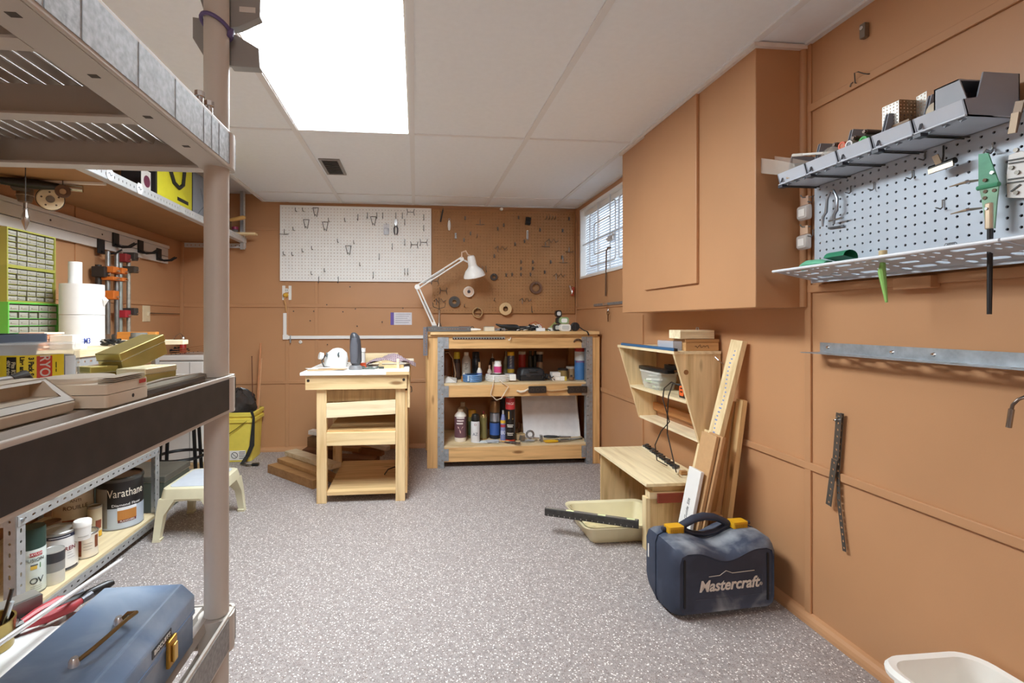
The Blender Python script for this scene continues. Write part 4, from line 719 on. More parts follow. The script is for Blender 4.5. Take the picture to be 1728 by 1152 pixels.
# ================================================================ SMALL WORK TABLE
TX0, TX1, TY0, TY1 = -.648, -.040, 2.80, 3.46; t = thing('work_table', 'home made pale pine work table with white top and shelves', 'table', (-.34, 3.12, 0)); TW = '#E2C595'
part('table_top', MB().box(TX0, TX1, TY0-.02, TY1+.02, .735, .752), P('#EAE7E2',.45,0,.03), t, bevel=.002); part('top_edge', MB().box(TX1-.13, TX1+.001, TY0-.0215, TY0-.02, .735, .7525), wood('#D8B98A','x',knots=False), t)
part('front_apron', MB().box(-.622, -.052, TY0-.002, TY0+.018, .652, .735), wood(TW,'x'), t, bevel=.002)
for x in (-.605, -.07):
    s2 = part('apron_screw', MB().cyl((x, TY0-.004, .705), (x, TY0-.0015, .705), .008, n=10), DARKST(), t)
LX = ((-.564, -.508), (-.118, -.063))
for x0, x1 in LX:
    part('leg', MB().box(x0, x1, TY0+.019, TY0+.06, 0, .735), wood(TW,'z'), t, bevel=.002)
    part('leg', MB().box(x0, x1, TY1-.10, TY1-.06, 0, .735), wood(TW,'z'), t, bevel=.002)
part('drawer_back', MB().box(-.508, -.118, TY0+.062, TY0+.075, .575, .735), wood('#C9A878','z',.7,knots=False), t)
part('upper_slat', MB().add([(-.508,TY0+.012,.49),(-.118,TY0+.012,.506),(-.118,TY0+.012,.586),(-.508,TY0+.012,.572),(-.508,TY0+.03,.49),(-.118,TY0+.03,.506),(-.118,TY0+.03,.586),(-.508,TY0+.03,.572)],[(0,1,2,3),(7,6,5,4),(0,4,5,1),(1,5,6,2),(2,6,7,3),(3,7,4,0)]), wood('#EDDCB8','x',.8), t)
part('middle_shelf', MB().box(-.506, -.120, TY0+.03, TY1-.06, .395, .415), wood('#D2AE7A','x'), t); part('shelf_slat', MB().box(-.508, -.118, TY0+.012, TY0+.03, .33, .405), wood('#E6CC9C','x',.85,knots=False), t, bevel=.002)
part('bottom_shelf', MB().box(-.507, -.119, TY0+.02, TY1-.02, .045, .064), wood('#DDBD8A','x'), t)
part('back_panel', MB().box(-.62, -.05, TY1-.058, TY1-.045, .415, .735), wood('#C79F6C','x',.7,knots=False), t)
part('side_board', MB().box(-.062, -.050, TY0+.02, TY1-.06, .045, .64), wood('#D2AC78','z',.7), t); part('side_apron', MB().prism([(TY0+.019,.735),(TY1-.05,.735),(TY1-.05,.66),(TY0+.16,.64),(TY0+.10,.56),(TY0+.019,.54)],'x',-.049,-.036), wood(TW,'y'), t)
part('side_apron', MB().box(-.58,-.566,TY0+.019,TY1-.05,.655,.735), wood(TW,'y'), t)
q = at_y(685, 665, TY0+.02); part('hook', MB().tube([(-.034,TY0+.05,.66),(-.026,TY0+.05,.655),(-.024,TY0+.05,.63),(-.03,TY0+.05,.625)],.003,6), DARKST(), t)
# things on the table
ZTT = .752
def onz(px, py_, z): v = at_z(px, py_, z); return (v.x, v.y, z)
p = onz(602, 622, ZTT); t = thing('desktop_speaker', 'tall black curved desktop speaker on silver base', 'speaker', (p[0], 2.93, ZTT))
part('base', MB().lathe([(0,0),(.038,0),(.041,.008),(.036,.022),(.02,.03),(0,.03)],n=24,sy=.85), P('#8E8F92',.35,.3), t, smooth=True, local=True)
part('body', MB().loft([[Vector((dx+w2*math.cos(a), .03*math.sin(a)*d2, z2)) for a in [i*PI/8 for i in range(16)]] for z2, w2, d2, dx in ((.026,.022,.8,0),(.05,.034,1,.002),(.11,.035,1,.0),(.17,.032,1,-.002),(.20,.027,.9,-.006),(.215,.018,.7,-.01),(.222,.008,.4,-.012))]), P('#3B3C42',.35), t, smooth=True, local=True)
part('grille', MB().loft([[Vector((-.006+w2*math.cos(a), -.022+.012*math.sin(a)*d2, z2)) for a in [i*PI/6 for i in range(12)]] for z2, w2, d2 in ((.04,.02,.8),(.08,.024,1),(.15,.023,1),(.19,.016,.7))]), P('#55565E',.6), t, smooth=True, local=True)
p = onz(578, 612, ZTT); t = thing('face_mask', 'white dust respirator mask with black straps on table', 'mask', (p[0], 3.12, ZTT))
part('mask_shell', MB().loft([[Vector((dx+w2*math.cos(a)*1.0, w2*.7*math.sin(a), z2)) for a in [i*PI/8 for i in range(16)]] for z2, w2, dx in ((0,.07,0),(.05,.075,.005),(.09,.06,.012),(.115,.03,.015),(.12,.008,.015))]), P('#DEDFDE',.6), t, smooth=True, local=True)
for dx, z2, s2 in ((-.052,.080,1),(.036,.082,-1)): part('strap_clip', MB().tube([(dx+s2*.010*math.cos(a),-.052,z2+.014*math.sin(a)) for a in [-1.2+i*.3 for i in range(9)]],[.003,.005,.006,.006,.006,.006,.005,.004,.003],6), P('#5A6264',.5), t, smooth=True, local=True)
for dx in (-.07,): part('valve', MB().cyl((dx,-.04,.07),(dx-.02,-.05,.075),.022), P('#EAEAE8',.4), t, smooth=True, local=True)
part('strap', MB().tube([(-.05,-.06,.08),(-.075,-.05,.04),(-.06,-.06,.008),(-.02,-.08,.006)],.004,6), P('#33302E',.6), t, smooth=True, local=True)
t = thing('sanding_papers', 'worn tan sanding sheets lying at table corner', 'sandpaper', onz(553, 624, ZTT))
for q, (dx, dy, a, m) in enumerate(((-.03,-.03,.2,'#CDB08A'),(.03,.0,-.3,'#B99A74'),(-.05,.03,.5,'#DCD6CE'))): part('sheet', MB().obox((dx,dy,.003+.003*q),(.16,.06,.002),rotm(0,0,a)), P(m,.85,0,.15,30), t, local=True)
t = thing('chain_clip', 'small heap of steel chain links beside dust mask', 'chain', onz(573, 616, ZTT+.01))
for q in range(6): part('link', MB().tube([(-.05+q*.018+.011*math.cos(a), .006*math.sin(a), .006+.004*(q%2)) for a in [i*PI/4 for i in range(8)]],.003,5,True), P('#8F8D86',.35,.8), t, local=True)
p = onz(618, 610, ZTT); t = thing('pill_bottle', 'small white bottle with white lid behind black speaker', 'bottle', (p[0]+.0, 3.25, ZTT)); part('bottle_body', MB().lathe([(0,0),(.018,0),(.02,.01),(.02,.08),(.014,.088)],n=16), P('#D6D3CE',.4), t, smooth=True, local=True); part('cap', MB().lathe([(.022,.086),(.022,.11),(0,.112)],n=16), WHITE(), t, smooth=True, local=True)
# plaid shirt: draped cloth
b = MB(); NX, NY = 14, 8; vs = []; fs = []; c0 = at_z(664, 606, ZTT)
for j in range(NY+1):
    for i in range(NX+1):
        u = i/NX; v_ = j/NY; h = .012+.075*math.sin(PI*min(1,u*1.05))*math.sin(PI*(.25+.6*v_))*(.75+.25*math.sin(u*9+v_*4)) + .008*math.sin(u*17+v_*11)
        vs.append((-.15+u*.32, -.09+v_*.2+.015*math.sin(u*8), max(.004, h if u < .93 else h*.4)))
for j in range(NY):
    for i in range(NX): o_ = j*(NX+1)+i; fs.append((o_, o_+1, o_+NX+2, o_+NX+1))
m, nt, bs = _new('plaid_cloth'); mp = _coord(nt, (1,1,1)); col = None
for k2, (ax, s2, c2) in enumerate((('X',26,'#5E6A80'),('Y',26,'#8A4A52'))):
    wv = nt.nodes.new('ShaderNodeTexWave'); wv.bands_direction = ax; wv.inputs['Scale'].default_value = s2; nt.links.new(mp.outputs[0], wv.inputs[0])
    r = _ramp(nt, wv.outputs['Fac'], [(.4, lin('#B9A6A6')), (.6, lin(c2))])
    if col is None: col = r.outputs[0]
    else:
        mx = nt.nodes.new('ShaderNodeMix'); mx.data_type = 'RGBA'; mx.inputs['Factor'].default_value = .5; nt.links.new(col, mx.inputs['A']); nt.links.new(r.outputs[0], mx.inputs['B']); col = mx.outputs['Result']
nt.links.new(col, bs.inputs['Base Color']); bs.inputs['Roughness'].default_value = .9
o = solo('plaid_rag', MB().add(vs, fs).xf(t=(c0.x, 3.16, ZTT)), m, 'crumpled grey and red plaid cloth on the work table', 'cloth', smooth=True); o.modifiers.new('thickness', 'SOLIDIFY').thickness = .004
t = thing('orange_box', 'small orange plastic tool case peeking from under plaid cloth', 'case', (onz(620, 612, ZTT)[0], 3.02, ZTT)); part('case_body', MB().box(-.03,.03,-.02,.02,0,.022), P('#D8552B',.4), t, local=True, bevel=.003); part('case_lid', MB().box(-.029,.029,-.019,.019,.022,.032), P('#C44A22',.4), t, local=True)
b = MB(); 
for q in range(3): b.tube([(-.07+q*.04+.03*math.cos(a), .02*math.sin(a), .008+.006*math.sin(2*a+q)) for a in [i*PI/6 for i in range(12)]], .0045, 6, True)
t = thing('cable_coil', 'coiled dark green cable at the foot of black speaker', 'cable', (onz(626, 618, ZTT)[0]+.02, 2.96, ZTT)); part('cable_loops', b, P('#5E665F',.5), t, smooth=True, local=True, kind='stuff'); part('plug', MB().obox((.06,-.02,.008),(.03,.014,.014)), P('#3E4440',.4), t, local=True)
def offcut(lab, px, py_, sz, rz, tilt=0, col='#E1C794', Y=None):
    p = onz(px, py_, ZTT); Y = Y or p[1]; t = MB().obox((0,0,sz[2]/2),sz,rotm(tilt,0,rz)); lo = min(v.z for v in t.v); t.xf(t=(p[0], Y, ZTT-lo)); solo('wood_offcut', t, wood(col,'x',knots=False), lab, 'offcut', bevel=.001)
offcut('wide flat wood offcut lying on the table beside cloth', 659, 615, (.12,.035,.02), .25, 0, '#D9BE90', 3.0); offcut('thin upright wood offcut standing in front of plaid cloth', 645, 618, (.012,.018,.045), .4, .2, '#E6D2A8', 2.96); offcut('pale square stick standing beside the tiny wood cube', 673, 618, (.014,.014,.06), 0, 0, '#E9DAB6', 2.96); offcut('tiny cube of wood beside the pale square stick', 680, 613, (.025,.02,.02), .1, 0, '#D8B683', 3.0); offcut('thin pale shim lying along table front edge', 660, 621, (.16,.02,.006), -.06, 0, '#E8E0D0', 2.90)
offcut('flat white board lying at the back of work table', 645, 604, (.28,.03,.07), .02, 0, '#DCC7A0', 3.36); offcut('short pale board end sticking out beyond plaid cloth', 692, 604, (.06,.03,.035), .1, 0, '#EFE6D4', 3.30)
p = onz(655, 797, .064); solo('black_cord_end', MB().tube([(p[0]-.02,p[1]-.05,.068),(p[0],p[1],.085),(p[0]+.04,p[1]+.03,.09),(p[0]+.09,p[1]+.03,.07)],.004,6), BLACK(), 'short black cable end lying on bottom table shelf', 'cable', smooth=True)
# ================================================================ RIGHT WALL: grey tool panel, bins, racks
GP = P('#BCC5D0', .45, .15, .03); XP = 1.332
R90 = rotm(0, 0, -PI/2)
t = thing('metal_pegboard', 'grey metal pegboard below the row of grey storage bins', 'pegboard', (XP, 1.1, 1.17))
part('panel_sheet', pegboard(.96, .355, .0254, .0035, .004).xf(R90, (XP, 1.497, 1.172)), GP, t)
part('panel_back', MB().box(XP+.016, XP+.018, .54, 1.49, 1.18, 1.52), P('#2B2C30',.8), t)
def bin_mesh(w2, d=.14, h=.098, lip=.036, th=.003):
    """open-fronted storage bin: x = width (0..w), y = 0 at the front lip .. d at the wall"""
    parts_ = {}
    parts_['bin_floor'] = MB().box(0, w2, .004, d, 0, th)
    parts_['front_lip'] = MB().add([(0,0,lip),(w2,0,lip),(w2,.012,0),(0,.012,0),(0,.003,lip),(w2,.003,lip),(w2,.015,0),(0,.015,0)],[(0,1,2,3),(7,6,5,4),(0,4,5,1),(1,5,6,2),(2,6,7,3),(3,7,4,0)])
    sp = [(.010,0),(d,0),(d,h),(.05,h),(.035,lip+.006),(0,lip)]
    parts_['left_wall'] = MB().prism(sp, 'x', 0, th); parts_['right_wall'] = MB().prism(sp, 'x', w2-th, w2)
    parts_['back_wall'] = MB().box(0, w2, d-th, d, 0, h)
    return parts_
BM = P('#C6CCD6', .45, 0, .03); BM_SHADED = P('#9A9EA6', .45, 0, .03)  # second grey is darker: shade on the tipped bin put into its colour
ys = [1.487, 1.372, 1.262, 1.157, 1.051, .938]
blab = ['grey storage bin with a clear bag poking past its end', 'grey storage bin holding a clear bag and a pen', 'grey storage bin full of orange, white and green capped markers', 'grey storage bin holding a small perforated steel grater', 'grey storage bin with a tape roll behind its lip']
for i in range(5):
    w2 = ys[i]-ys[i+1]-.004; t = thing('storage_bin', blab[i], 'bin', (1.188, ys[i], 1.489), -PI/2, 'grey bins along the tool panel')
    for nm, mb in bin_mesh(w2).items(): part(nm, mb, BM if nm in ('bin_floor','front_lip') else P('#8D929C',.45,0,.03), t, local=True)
    for q in range(3): part('gusset', MB().add([(w2*(.2+.3*q),.013,0),(w2*(.2+.3*q)+.012,.013,0),(w2*(.2+.3*q)+.006,.03,0),(w2*(.2+.3*q)+.006,.013,-.008)],[(0,1,2),(0,1,3),(1,2,3),(2,0,3)]), P('#7F868F',.5), t, local=True)
    for q in (.01, .022): part('support_rod', MB().cyl((q-.012,.02,-.004),(q-.012,.144,-.004),.0018,n=6), DARKST(), t, local=True)
    part('hook_block', MB().box(-.004,.014,.006,.026,-.009,-.0005), P('#3A3C44',.4), t, local=True)
    for q in (0,): part('rim_stripe', MB().box(.013,.019,-.001,.001,.006,.034).xf(rotm(-.30,0,0),(0,.0,0)), P('#3A3C44',.4), t, local=True)
# tipped empty bin at the near end
c0 = at_x(1685, 175, 1.22); t = thing('storage_bin', 'empty grey bin tipped up inside the bin with tape', 'bin', (1.207, .946, 1.4935), 0, 'grey bins along the tool panel')
Rt = rotm(-PI/2+.0, 0, 0)
R2 = Matrix(((1,0,0),(0,0,-1),(0,1,0)))
W_, D_, H_ = .116, .088, .072
part('bin_floor', MB().box(0, W_, H_-.003, H_, 0, D_), BM_SHADED, t, local=True); part('left_wall', MB().add([(0,0,.02),(0,H_,0),(0,H_,D_),(0,.02,D_),(.003,0,.02),(.003,H_,0),(.003,H_,D_),(.003,.02,D_)],[(0,1,2,3),(7,6,5,4),(0,4,5,1),(1,5,6,2),(2,6,7,3),(3,7,4,0)]), BM_SHADED, t, local=True); part('right_wall', MB().box(W_-.003, W_, 0, H_, .0, D_), BM_SHADED, t, local=True)
part('front_lip', MB().box(0, W_, .02, H_, D_-.003, D_), BM_SHADED, t, local=True); part('back_wall', MB().box(0, W_, .0, H_, 0, .003), BM_SHADED, t, local=True)
for q in (.03, .085): part('rib', MB().box(q, q+.002, H_-.008, H_-.003, .003, D_-.003), P('#A3A3A6',.4), t, local=True)
for q in (.045, .07): part('cross_rib', MB().box(.03, .087, H_-.007, H_-.003, q, q+.002), P('#A3A3A6',.4), t, local=True)
# contents of the bins
zf = 1.493
t = thing('clear_bag', 'crumpled clear plastic bag sticking out of end bin', 'bag', (1.21, 1.47, zf)); A = [at_x(x, y, 1.21) for x, y in ((1277,265),(1285,292),(1320,295),(1352,284),(1350,276),(1318,270))]
vs = [Vector((1.19, a.y, max(a.z, zf+.03))) for a in A]+[Vector((1.24, a.y-.01, max(a.z, zf+.03)+.004)) for a in A]; part('bag_film', MB().add(vs, [(0,1,2,3,4,5),(6,7,8,9,10,11),(0,6,7,1),(1,7,8,2),(5,11,10,4)]), clear('#E2D8CC',.38,.2), t); part('bag_seam', MB().tube([A[0],A[1],A[2]],.0012,5), clear('#E9E2D8',.7), t); part('bag_load', MB().obox((1.225,1.43,zf+.016),(.05,.06,.026),rotm(.1,.1,.2)), P('#B79A7C',.6), t)
t = thing('clear_bag', 'clear bag of small parts in the second grey bin', 'bag', (1.22, 1.31, zf)); part('bag_film', MB().lathe([(.0,.07),(.02,.062),(.035,.045),(.04,.02),(.03,0),(0,0)],(1.235,1.315,zf),9,sy=1.1), clear('#D8CFC4',.4,.15), t, smooth=True); part('bag_load', MB().lathe([(0,.035),(.02,.03),(.028,.012),(0,0)],(1.235,1.315,zf+.001),8), P('#8C7A68',.6), t)
A = at_x(1338, 262, 1.20); t = thing('marker_pen', 'white pen lying across the second grey bin', 'pen', (1.21, 1.36, zf+.03)); part('pen_barrel', MB().cyl(A, (1.225, 1.30, zf+.042), .004), P('#E5E3DE',.4), t, smooth=True); part('pen_cap', MB().cyl(A, A.lerp(Vector((1.225,1.30,zf+.042)), .25), .005), P('#CFCAC0',.4), t, smooth=True)
for q, (x, y, col, rim, r, lab) in enumerate(((1421,246,'#C9774A','#E4633A',.0115,'marker with orange cap end in the third grey bin'),(1433,244,'#73757C','#E8E4DE',.0115,'marker with white and grey cap end in third bin'),(1457,238,'#2F9E3C','#35B446',.0125,'marker with bright green cap end in third bin'))):
    A = at_x(x, y, 1.205); zc = max(A.z, zf+.018+.0005*q); t = thing('marker_pen', lab, 'marker', (1.26, A.y, zc-r), 0, 'capped markers in the grey bin')
    part('marker_body', MB().cyl((1.205,A.y,zc),(1.325,A.y+.003,zc-.002),r,n=16), P('#5A4A42' if q != 1 else '#BDB9B2',.5), t, smooth=True); part('cap_ring', MB().lathe([(r*.62,0),(r*1.02,0),(r*1.02,.014),(r*.62,.014),(r*.62,0)],(1.203,A.y,zc),18,rotm(0,PI/2,0)), P(rim,.4), t, smooth=True); part('cap_end', MB().cyl((1.2045,A.y,zc),(1.207,A.y,zc),r*.6,n=16), P(col,.4), t)
for q, (x, y) in enumerate(((1444,233),(1463,222),(1412,244))):
    A = at_x(x, y, 1.21); zc = max(A.z, zf+.02); solo('steel_punch', MB().cyl((1.205,A.y,zc),(1.315,A.y-.004,zc-.004),.0065,n=12).cyl((1.20,A.y,zc),(1.205,A.y,zc),.0045,n=12), P('#6B5A50',.4,.5), ['brown handled punch behind the white capped marker', 'dark handled punch standing highest behind green marker', 'dark short punch beside the orange capped marker'][q], 'punch', smooth=True)
# small grater (shaper blade) standing in the fourth bin
A = at_x(1508, 203, 1.25); t = thing('grater', 'small perforated steel box grater propped in grey bin', 'grater', (1.25, A.y-.03, zf+.03)); gz0, gz1 = 1.565, 1.617
def perf(o, u, v, wd, hg, nx, nz):
    pl = plate([(0,0),(wd,0),(wd,hg),(0,hg)], [circ(wd*(i+.5)/nx, hg*(j+.5)/nz, .0018, 6) for i in range(nx) for j in range(nz)], .001)
    o = Vector(o); u = Vector(u).normalized(); v = Vector(v).normalized(); n_ = u.cross(v); pl.v = [o+u*p.x+v*p.y+n_*p.z for p in pl.v]; return pl
g0 = at_x(1489, 172, 1.25); 
part('front_face', perf((1.25, g0.y, gz0-.01), (0,-1,0), (0,0,1), .045, .06, 5, 7), P('#D8D4CC',.35,.5), t); part('side_face', perf((1.25, g0.y-.045, gz0-.01), (1,.0,0), (0,0,1), .05, .062, 5, 7), P('#8C7257',.4,.5), t); part('wing', perf((1.30, g0.y-.045, gz0-.006), (0,-1,.15), (0,0,1), .026, .066, 3, 7), P('#CFCBC2',.35,.5), t)
part('base_tray', MB().box(1.245,1.305,g0.y-.075,g0.y+.002,gz0-.016,gz0-.0105), P('#9A7F62',.5), t); part('stand_leg', MB().box(1.255,1.275,g0.y-.05,g0.y-.03,zf,gz0-.016), P('#B9AFA2',.4,.3), t)
A = Vector((1.24,1.046,0)); t = thing('tape_roll', 'cream roll of tape standing in the fifth grey bin', 'tape', (1.26, A.y, zf)); part('tape', MB().lathe([(.022,0),(.038,0),(.038,.024),(.022,.024),(.022,0)],(1.255,A.y-.0,zf+.039),28,rotm(PI/2,0,0)), P('#D8CDB8',.6), t, smooth=True); part('core', MB().lathe([(.02,-.0005),(.022,-.0005),(.022,.0245),(.02,.0245),(.02,-.0005)],(1.255,A.y,zf+.039),28,rotm(PI/2,0,0)), P('#A58F70',.7), t, smooth=True)
# perforated tool racks
def rack(nm, lab, y1, y0, x0, x1, z, flange, seed, dirn):
    rr = random.Random(seed); L = y1-y0; D = x1-x0; holes = []; k2 = 0; y = .02
    if D > .1:
        while y < L-.03:
            kind = k2 % 3
            if kind == 0: holes += [circ(y+.012, D*f, .0075, 10) for f in (.18,.4,.62)] + [circ(y+.012, D*.85, .011, 12)]; y += .034
            elif kind == 1: holes += [slot(y+.03, D*f, .05, .014) for f in (.2,.48)] + [slot(y+.03, D*.8, .055, .02)]; y += .068
            else: holes += [circ(y+.014, D*.72, .014, 14), circ(y+.014, D*.35, .006, 8), circ(y+.032, D*.35, .006, 8), circ(y+.032, D*.6, .006, 8), circ(y+.014, D*.15, .006, 8), circ(y+.034, D*.14, .006, 8)]; y += .05
            k2 += 1
    else:
        while y < L-.05:
            kind = k2 % 3
            if kind == 0: holes += [slot(y+.02, D*.5, .034, .014)]; y += .046
            elif kind == 1: holes += [circ(y+.014, D*.5, .016, 12)]; y += .036
            else: holes += [circ(y+.008, D*.3, .006, 8), circ(y+.008, D*.7, .006, 8), circ(y+.026, D*.3, .006, 8), circ(y+.026, D*.7, .006, 8)]; y += .04
            k2 += 1
    t = thing(nm, lab, 'tool rack', ((x0+x1)/2, (y0+y1)/2, min(z, z+flange)))
    sl = -.028 if D > .1 else 0; pl = plate([(0,0),(L,0),(L,D),(0,D)], holes, .002); pl.v = [Vector((x0+v.y, y1-v.x, z+v.z+sl*v.y/D)) for v in pl.v]; part('perforated_shelf', pl, GP if D > .1 else GALV(), t)
    part('wall_flange', MB().box(x1-.002, x1, y0, y1, min(z, z+flange), max(z, z+flange)), GP if D > .1 else GALV(), t)
    if D > .1: part('front_edge', MB().cyl((x0, y0, z), (x0, y1, z), .0045, n=10), P('#E2E6EC',.35,.1), t, smooth=True)
    return t
rack('tool_rack', 'grey perforated tool shelf below the panel, green brush through it', 1.506, .876, 1.188, 1.3275, 1.206, -.038, 1, 1)
rack('tool_rack', 'grey perforated tool shelf continuing past the black brush handle', .872, .45, 1.188, 1.3275, 1.206, -.038, 2, 1)
t = rack('wall_rail', 'narrow perforated galvanised rail screwed above the steel straps', 1.505, .45, 1.285, XR-.001, .936, .033, 3, 1)
for x, y in ((1397,586),(1505,594),(1575,598)): p = at_x(x, y, XR-.003); part('screw_head', MB().lathe([(0,.004),(.004,.0035),(.0062,0),(0,0)],(XR-.003,p.y,p.z),12,rotm(0,-PI/2,0)), CHROME(), t, smooth=True)
A = at_x(1548, 472, XR-.01); solo('rack_block', MB().box(XR-.03, XR, A.y-.05, A.y+.05, 1.128, 1.16), wall_paint(), 'brown painted wood block under the perforated tool shelf', 'block', bevel=.002)
# things on the tool panel
XH = XP-.003
def wp(x, y, X=XH): return at_x(x, y, X)
for x, y in ((1476,310),(1541,290),(1592,340),(1677,245),(1437,316),(1373,332),(1373,390),(1563,258)):
    p = wp(x, y); peg_hook('s', (XH, p.y, p.z), 'short steel hook stuck in the grey tool panel', 'hooks on the grey tool panel', -PI/2)
def panel_thing(nm, lab, cat, x, y, X=XH-.02, dz=0): p = wp(x, y, X); return thing(nm, lab, cat, (p.x, p.y, p.z+dz)), p
def bars_(t, nm, pts, r, m, X=XH-.02, n=8): part(nm, MB().tube([wp(x, y, X) for x, y in pts], r, n), m, t, smooth=True)
t, p = panel_thing('puller_tool', 'pair of steel puller arms hanging on grey tool panel', 'tool', 1402, 350)
bars_(t, 'left_arm', [(1402,322),(1396,335),(1394,358),(1389,366),(1388,382)], [.003,.004,.0045,.0045,.003], P('#9AA0A8',.3,.8)); bars_(t, 'right_arm', [(1407,321),(1413,335),(1412,355),(1408,362),(1407,378)], [.003,.004,.0045,.0045,.003], P('#8A9098',.3,.8)); bars_(t, 'cross_pin', [(1399,373),(1423,367)], .003, STEEL()); bars_(t, 'top_bridge', [(1402,322),(1407,321)], .004, STEEL())
t, p = panel_thing('steel_bar', 'short steel bar with slot low on grey tool panel', 'bar', 1411, 383, XH-.004); part('bar', MB().bar(wp(1398,385,XH-.004), wp(1424,381,XH-.004), .006, .004, (1,0,0)), P('#7D848C',.3,.8), t); part('slot', MB().bar(wp(1401,384.6,XH-.0065), wp(1418,382,XH-.0065), .002, .001, (1,0,0)), BLACK(), t)
for q, (x, y) in enumerate(((1372,350),(1371,400))):
    p = wp(x, y, XH+.008); t = thing('hang_bag', ['clear hang bag with white label on upper panel edge', 'clear hang bag with white label on lower panel edge'][q], 'bag', (p.x, p.y, p.z-.06))
    yo = p.y+.012; part('bag_pouch', MB().loft([[Vector((XH-.012+dx, yo+v.x*k_, p.z-.015+v.y*k_)) for v in ring_pts(.05,.05,0,.008,3)] for dx, k_ in ((-.012,.8),(-.004,1),(.004,1))]), clear('#E6E2DE',.6,.2), t, smooth=True); part('header', MB().box(XH-.013,XH-.011,yo-.016,yo+.016,p.z+.012,p.z+.04), P('#D8B79A' if q else '#C9A58C',.6), t); part('label_card', MB().box(XH-.0255,XH-.0245,yo-.013,yo+.012,p.z-.028,p.z-.004), WHITE(), t); part('hook_wire', MB().tube([(XH+.002,p.y,p.z+.036),(XH-.02,yo,p.z+.036),(XH-.028,yo,p.z+.044)],.002,6), STEEL(), t)
t, p = panel_thing('bulldog_clip', 'steel bulldog clip hanging under the grey bins', 'clip', 1590, 275)
A, B2 = wp(1570,285,XH-.03), wp(1612,270,XH-.03); part('jaw', MB().tube([A, B2], .0075, 12), P('#3A3836',.25,.9), t, smooth=True); part('jaw_plate', MB().bar(A+Vector((-.004,0,-.008)), B2+Vector((-.004,0,-.008)), .012, .006, (1,0,0)), P('#9A8E80',.3,.9), t); part('grip', MB().bar(wp(1586,280,XH-.034), wp(1578,262,XH-.04), .014, .003, (1,0,0)), P('#B5A794',.3,.9), t); part('hang_wire', MB().tube([(XH,wp(1592,246).y,wp(1592,246).z), wp(1592,262,XH-.02), wp(1590,275,XH-.03)],.002,6), DARKST(), t)
for q, (pts) in enumerate((((1602,315),(1631,307),(1652,304)), ((1604,361),(1632,354),(1656,351)))):
    t, p = panel_thing('alligator_clip', ['slim steel pin clip beside the upper half of green hinge', 'slim steel pin clip beside the lower half of green hinge'][q], 'clip', *pts[1], X=XH-.04)
    part('pin', MB().tube([wp(*pts[0],XH-.05), wp(*pts[1],XH-.04), wp(*pts[2],XH-.005)], [.0012,.0035,.0025], 8), P('#B3A38E',.3,.8), t, smooth=True); part('collar', MB().cyl(wp(pts[1][0]-2,pts[1][1]+.6,XH-.041), wp(pts[1][0]+4,pts[1][1]-1,XH-.037), .0045), CHROME(), t, smooth=True)
# green strap hinge with an old brush
XG = XH-.03; t, p = panel_thing('strap_hinge', 'green painted strap hinge hanging on the grey panel', 'hinge', 1668, 300, XG, -.03)
def poly_x(pts, X, th): 
    q = [wp(x, y, X) for x, y in pts]; return MB().prism([(a.y, a.z) for a in q], 'x', X-th/2, X+th/2)
GM = P('#4E9E78',.45,0,.12,40)
part('upper_leaf', poly_x([(1652,260),(1668,258),(1685,305),(1685,311),(1652,315)], XG, .003), GM, t); part('lower_leaf', poly_x([(1653,318),(1686,313),(1683,340),(1679,385),(1672,385),(1664,383),(1657,335)], XG-.002, .003), P('#7FA78A',.5,.1,.2,30), t)
bars_(t, 'knuckle', [(1650,318),(1686,310)], .0055, GM, XG-.003)
for x, y in ((1674,291),(1662,304),(1663,323),(1678,321),(1662,334)): q = wp(x, y, XG-.004); part('screw_hole', MB().cyl(q+Vector((-.0015,0,0)), q+Vector((.0015,0,0)), .004, n=12), P('#5A4632',.5,.4) if x != 1674 else CHROME(), t)
part('hang_wire', MB().tube([wp(1660,258,XG), wp(1663,252,XG-.004), wp(1672,256,XH-.015), wp(1677,250)],.002,6), STEEL(), t)
XBq = 1.262; t = thing('paint_brush', 'old brush with long black handle poking through the shelf', 'brush', (XBq, wp(1670,450,XBq).y, 1.09))
part('ferrule', MB().bar(wp(1669,342,XBq), wp(1669,387,XBq), .013, .009, (1,0,0)), P('#C9B49A',.35,.5), t, bevel=.003); part('rivet', MB().cyl(wp(1668,352,XBq)+Vector((-.007,0,0)), wp(1668,352,XBq), .003), STEEL(), t); part('handle', MB().tube([wp(1671,386,XBq), wp(1670.5,430,XBq), wp(1670,480,XBq), wp(1669.5,530,XBq)], [.0052,.0048,.0046,.0042], 12), BLACK(), t, smooth=True)
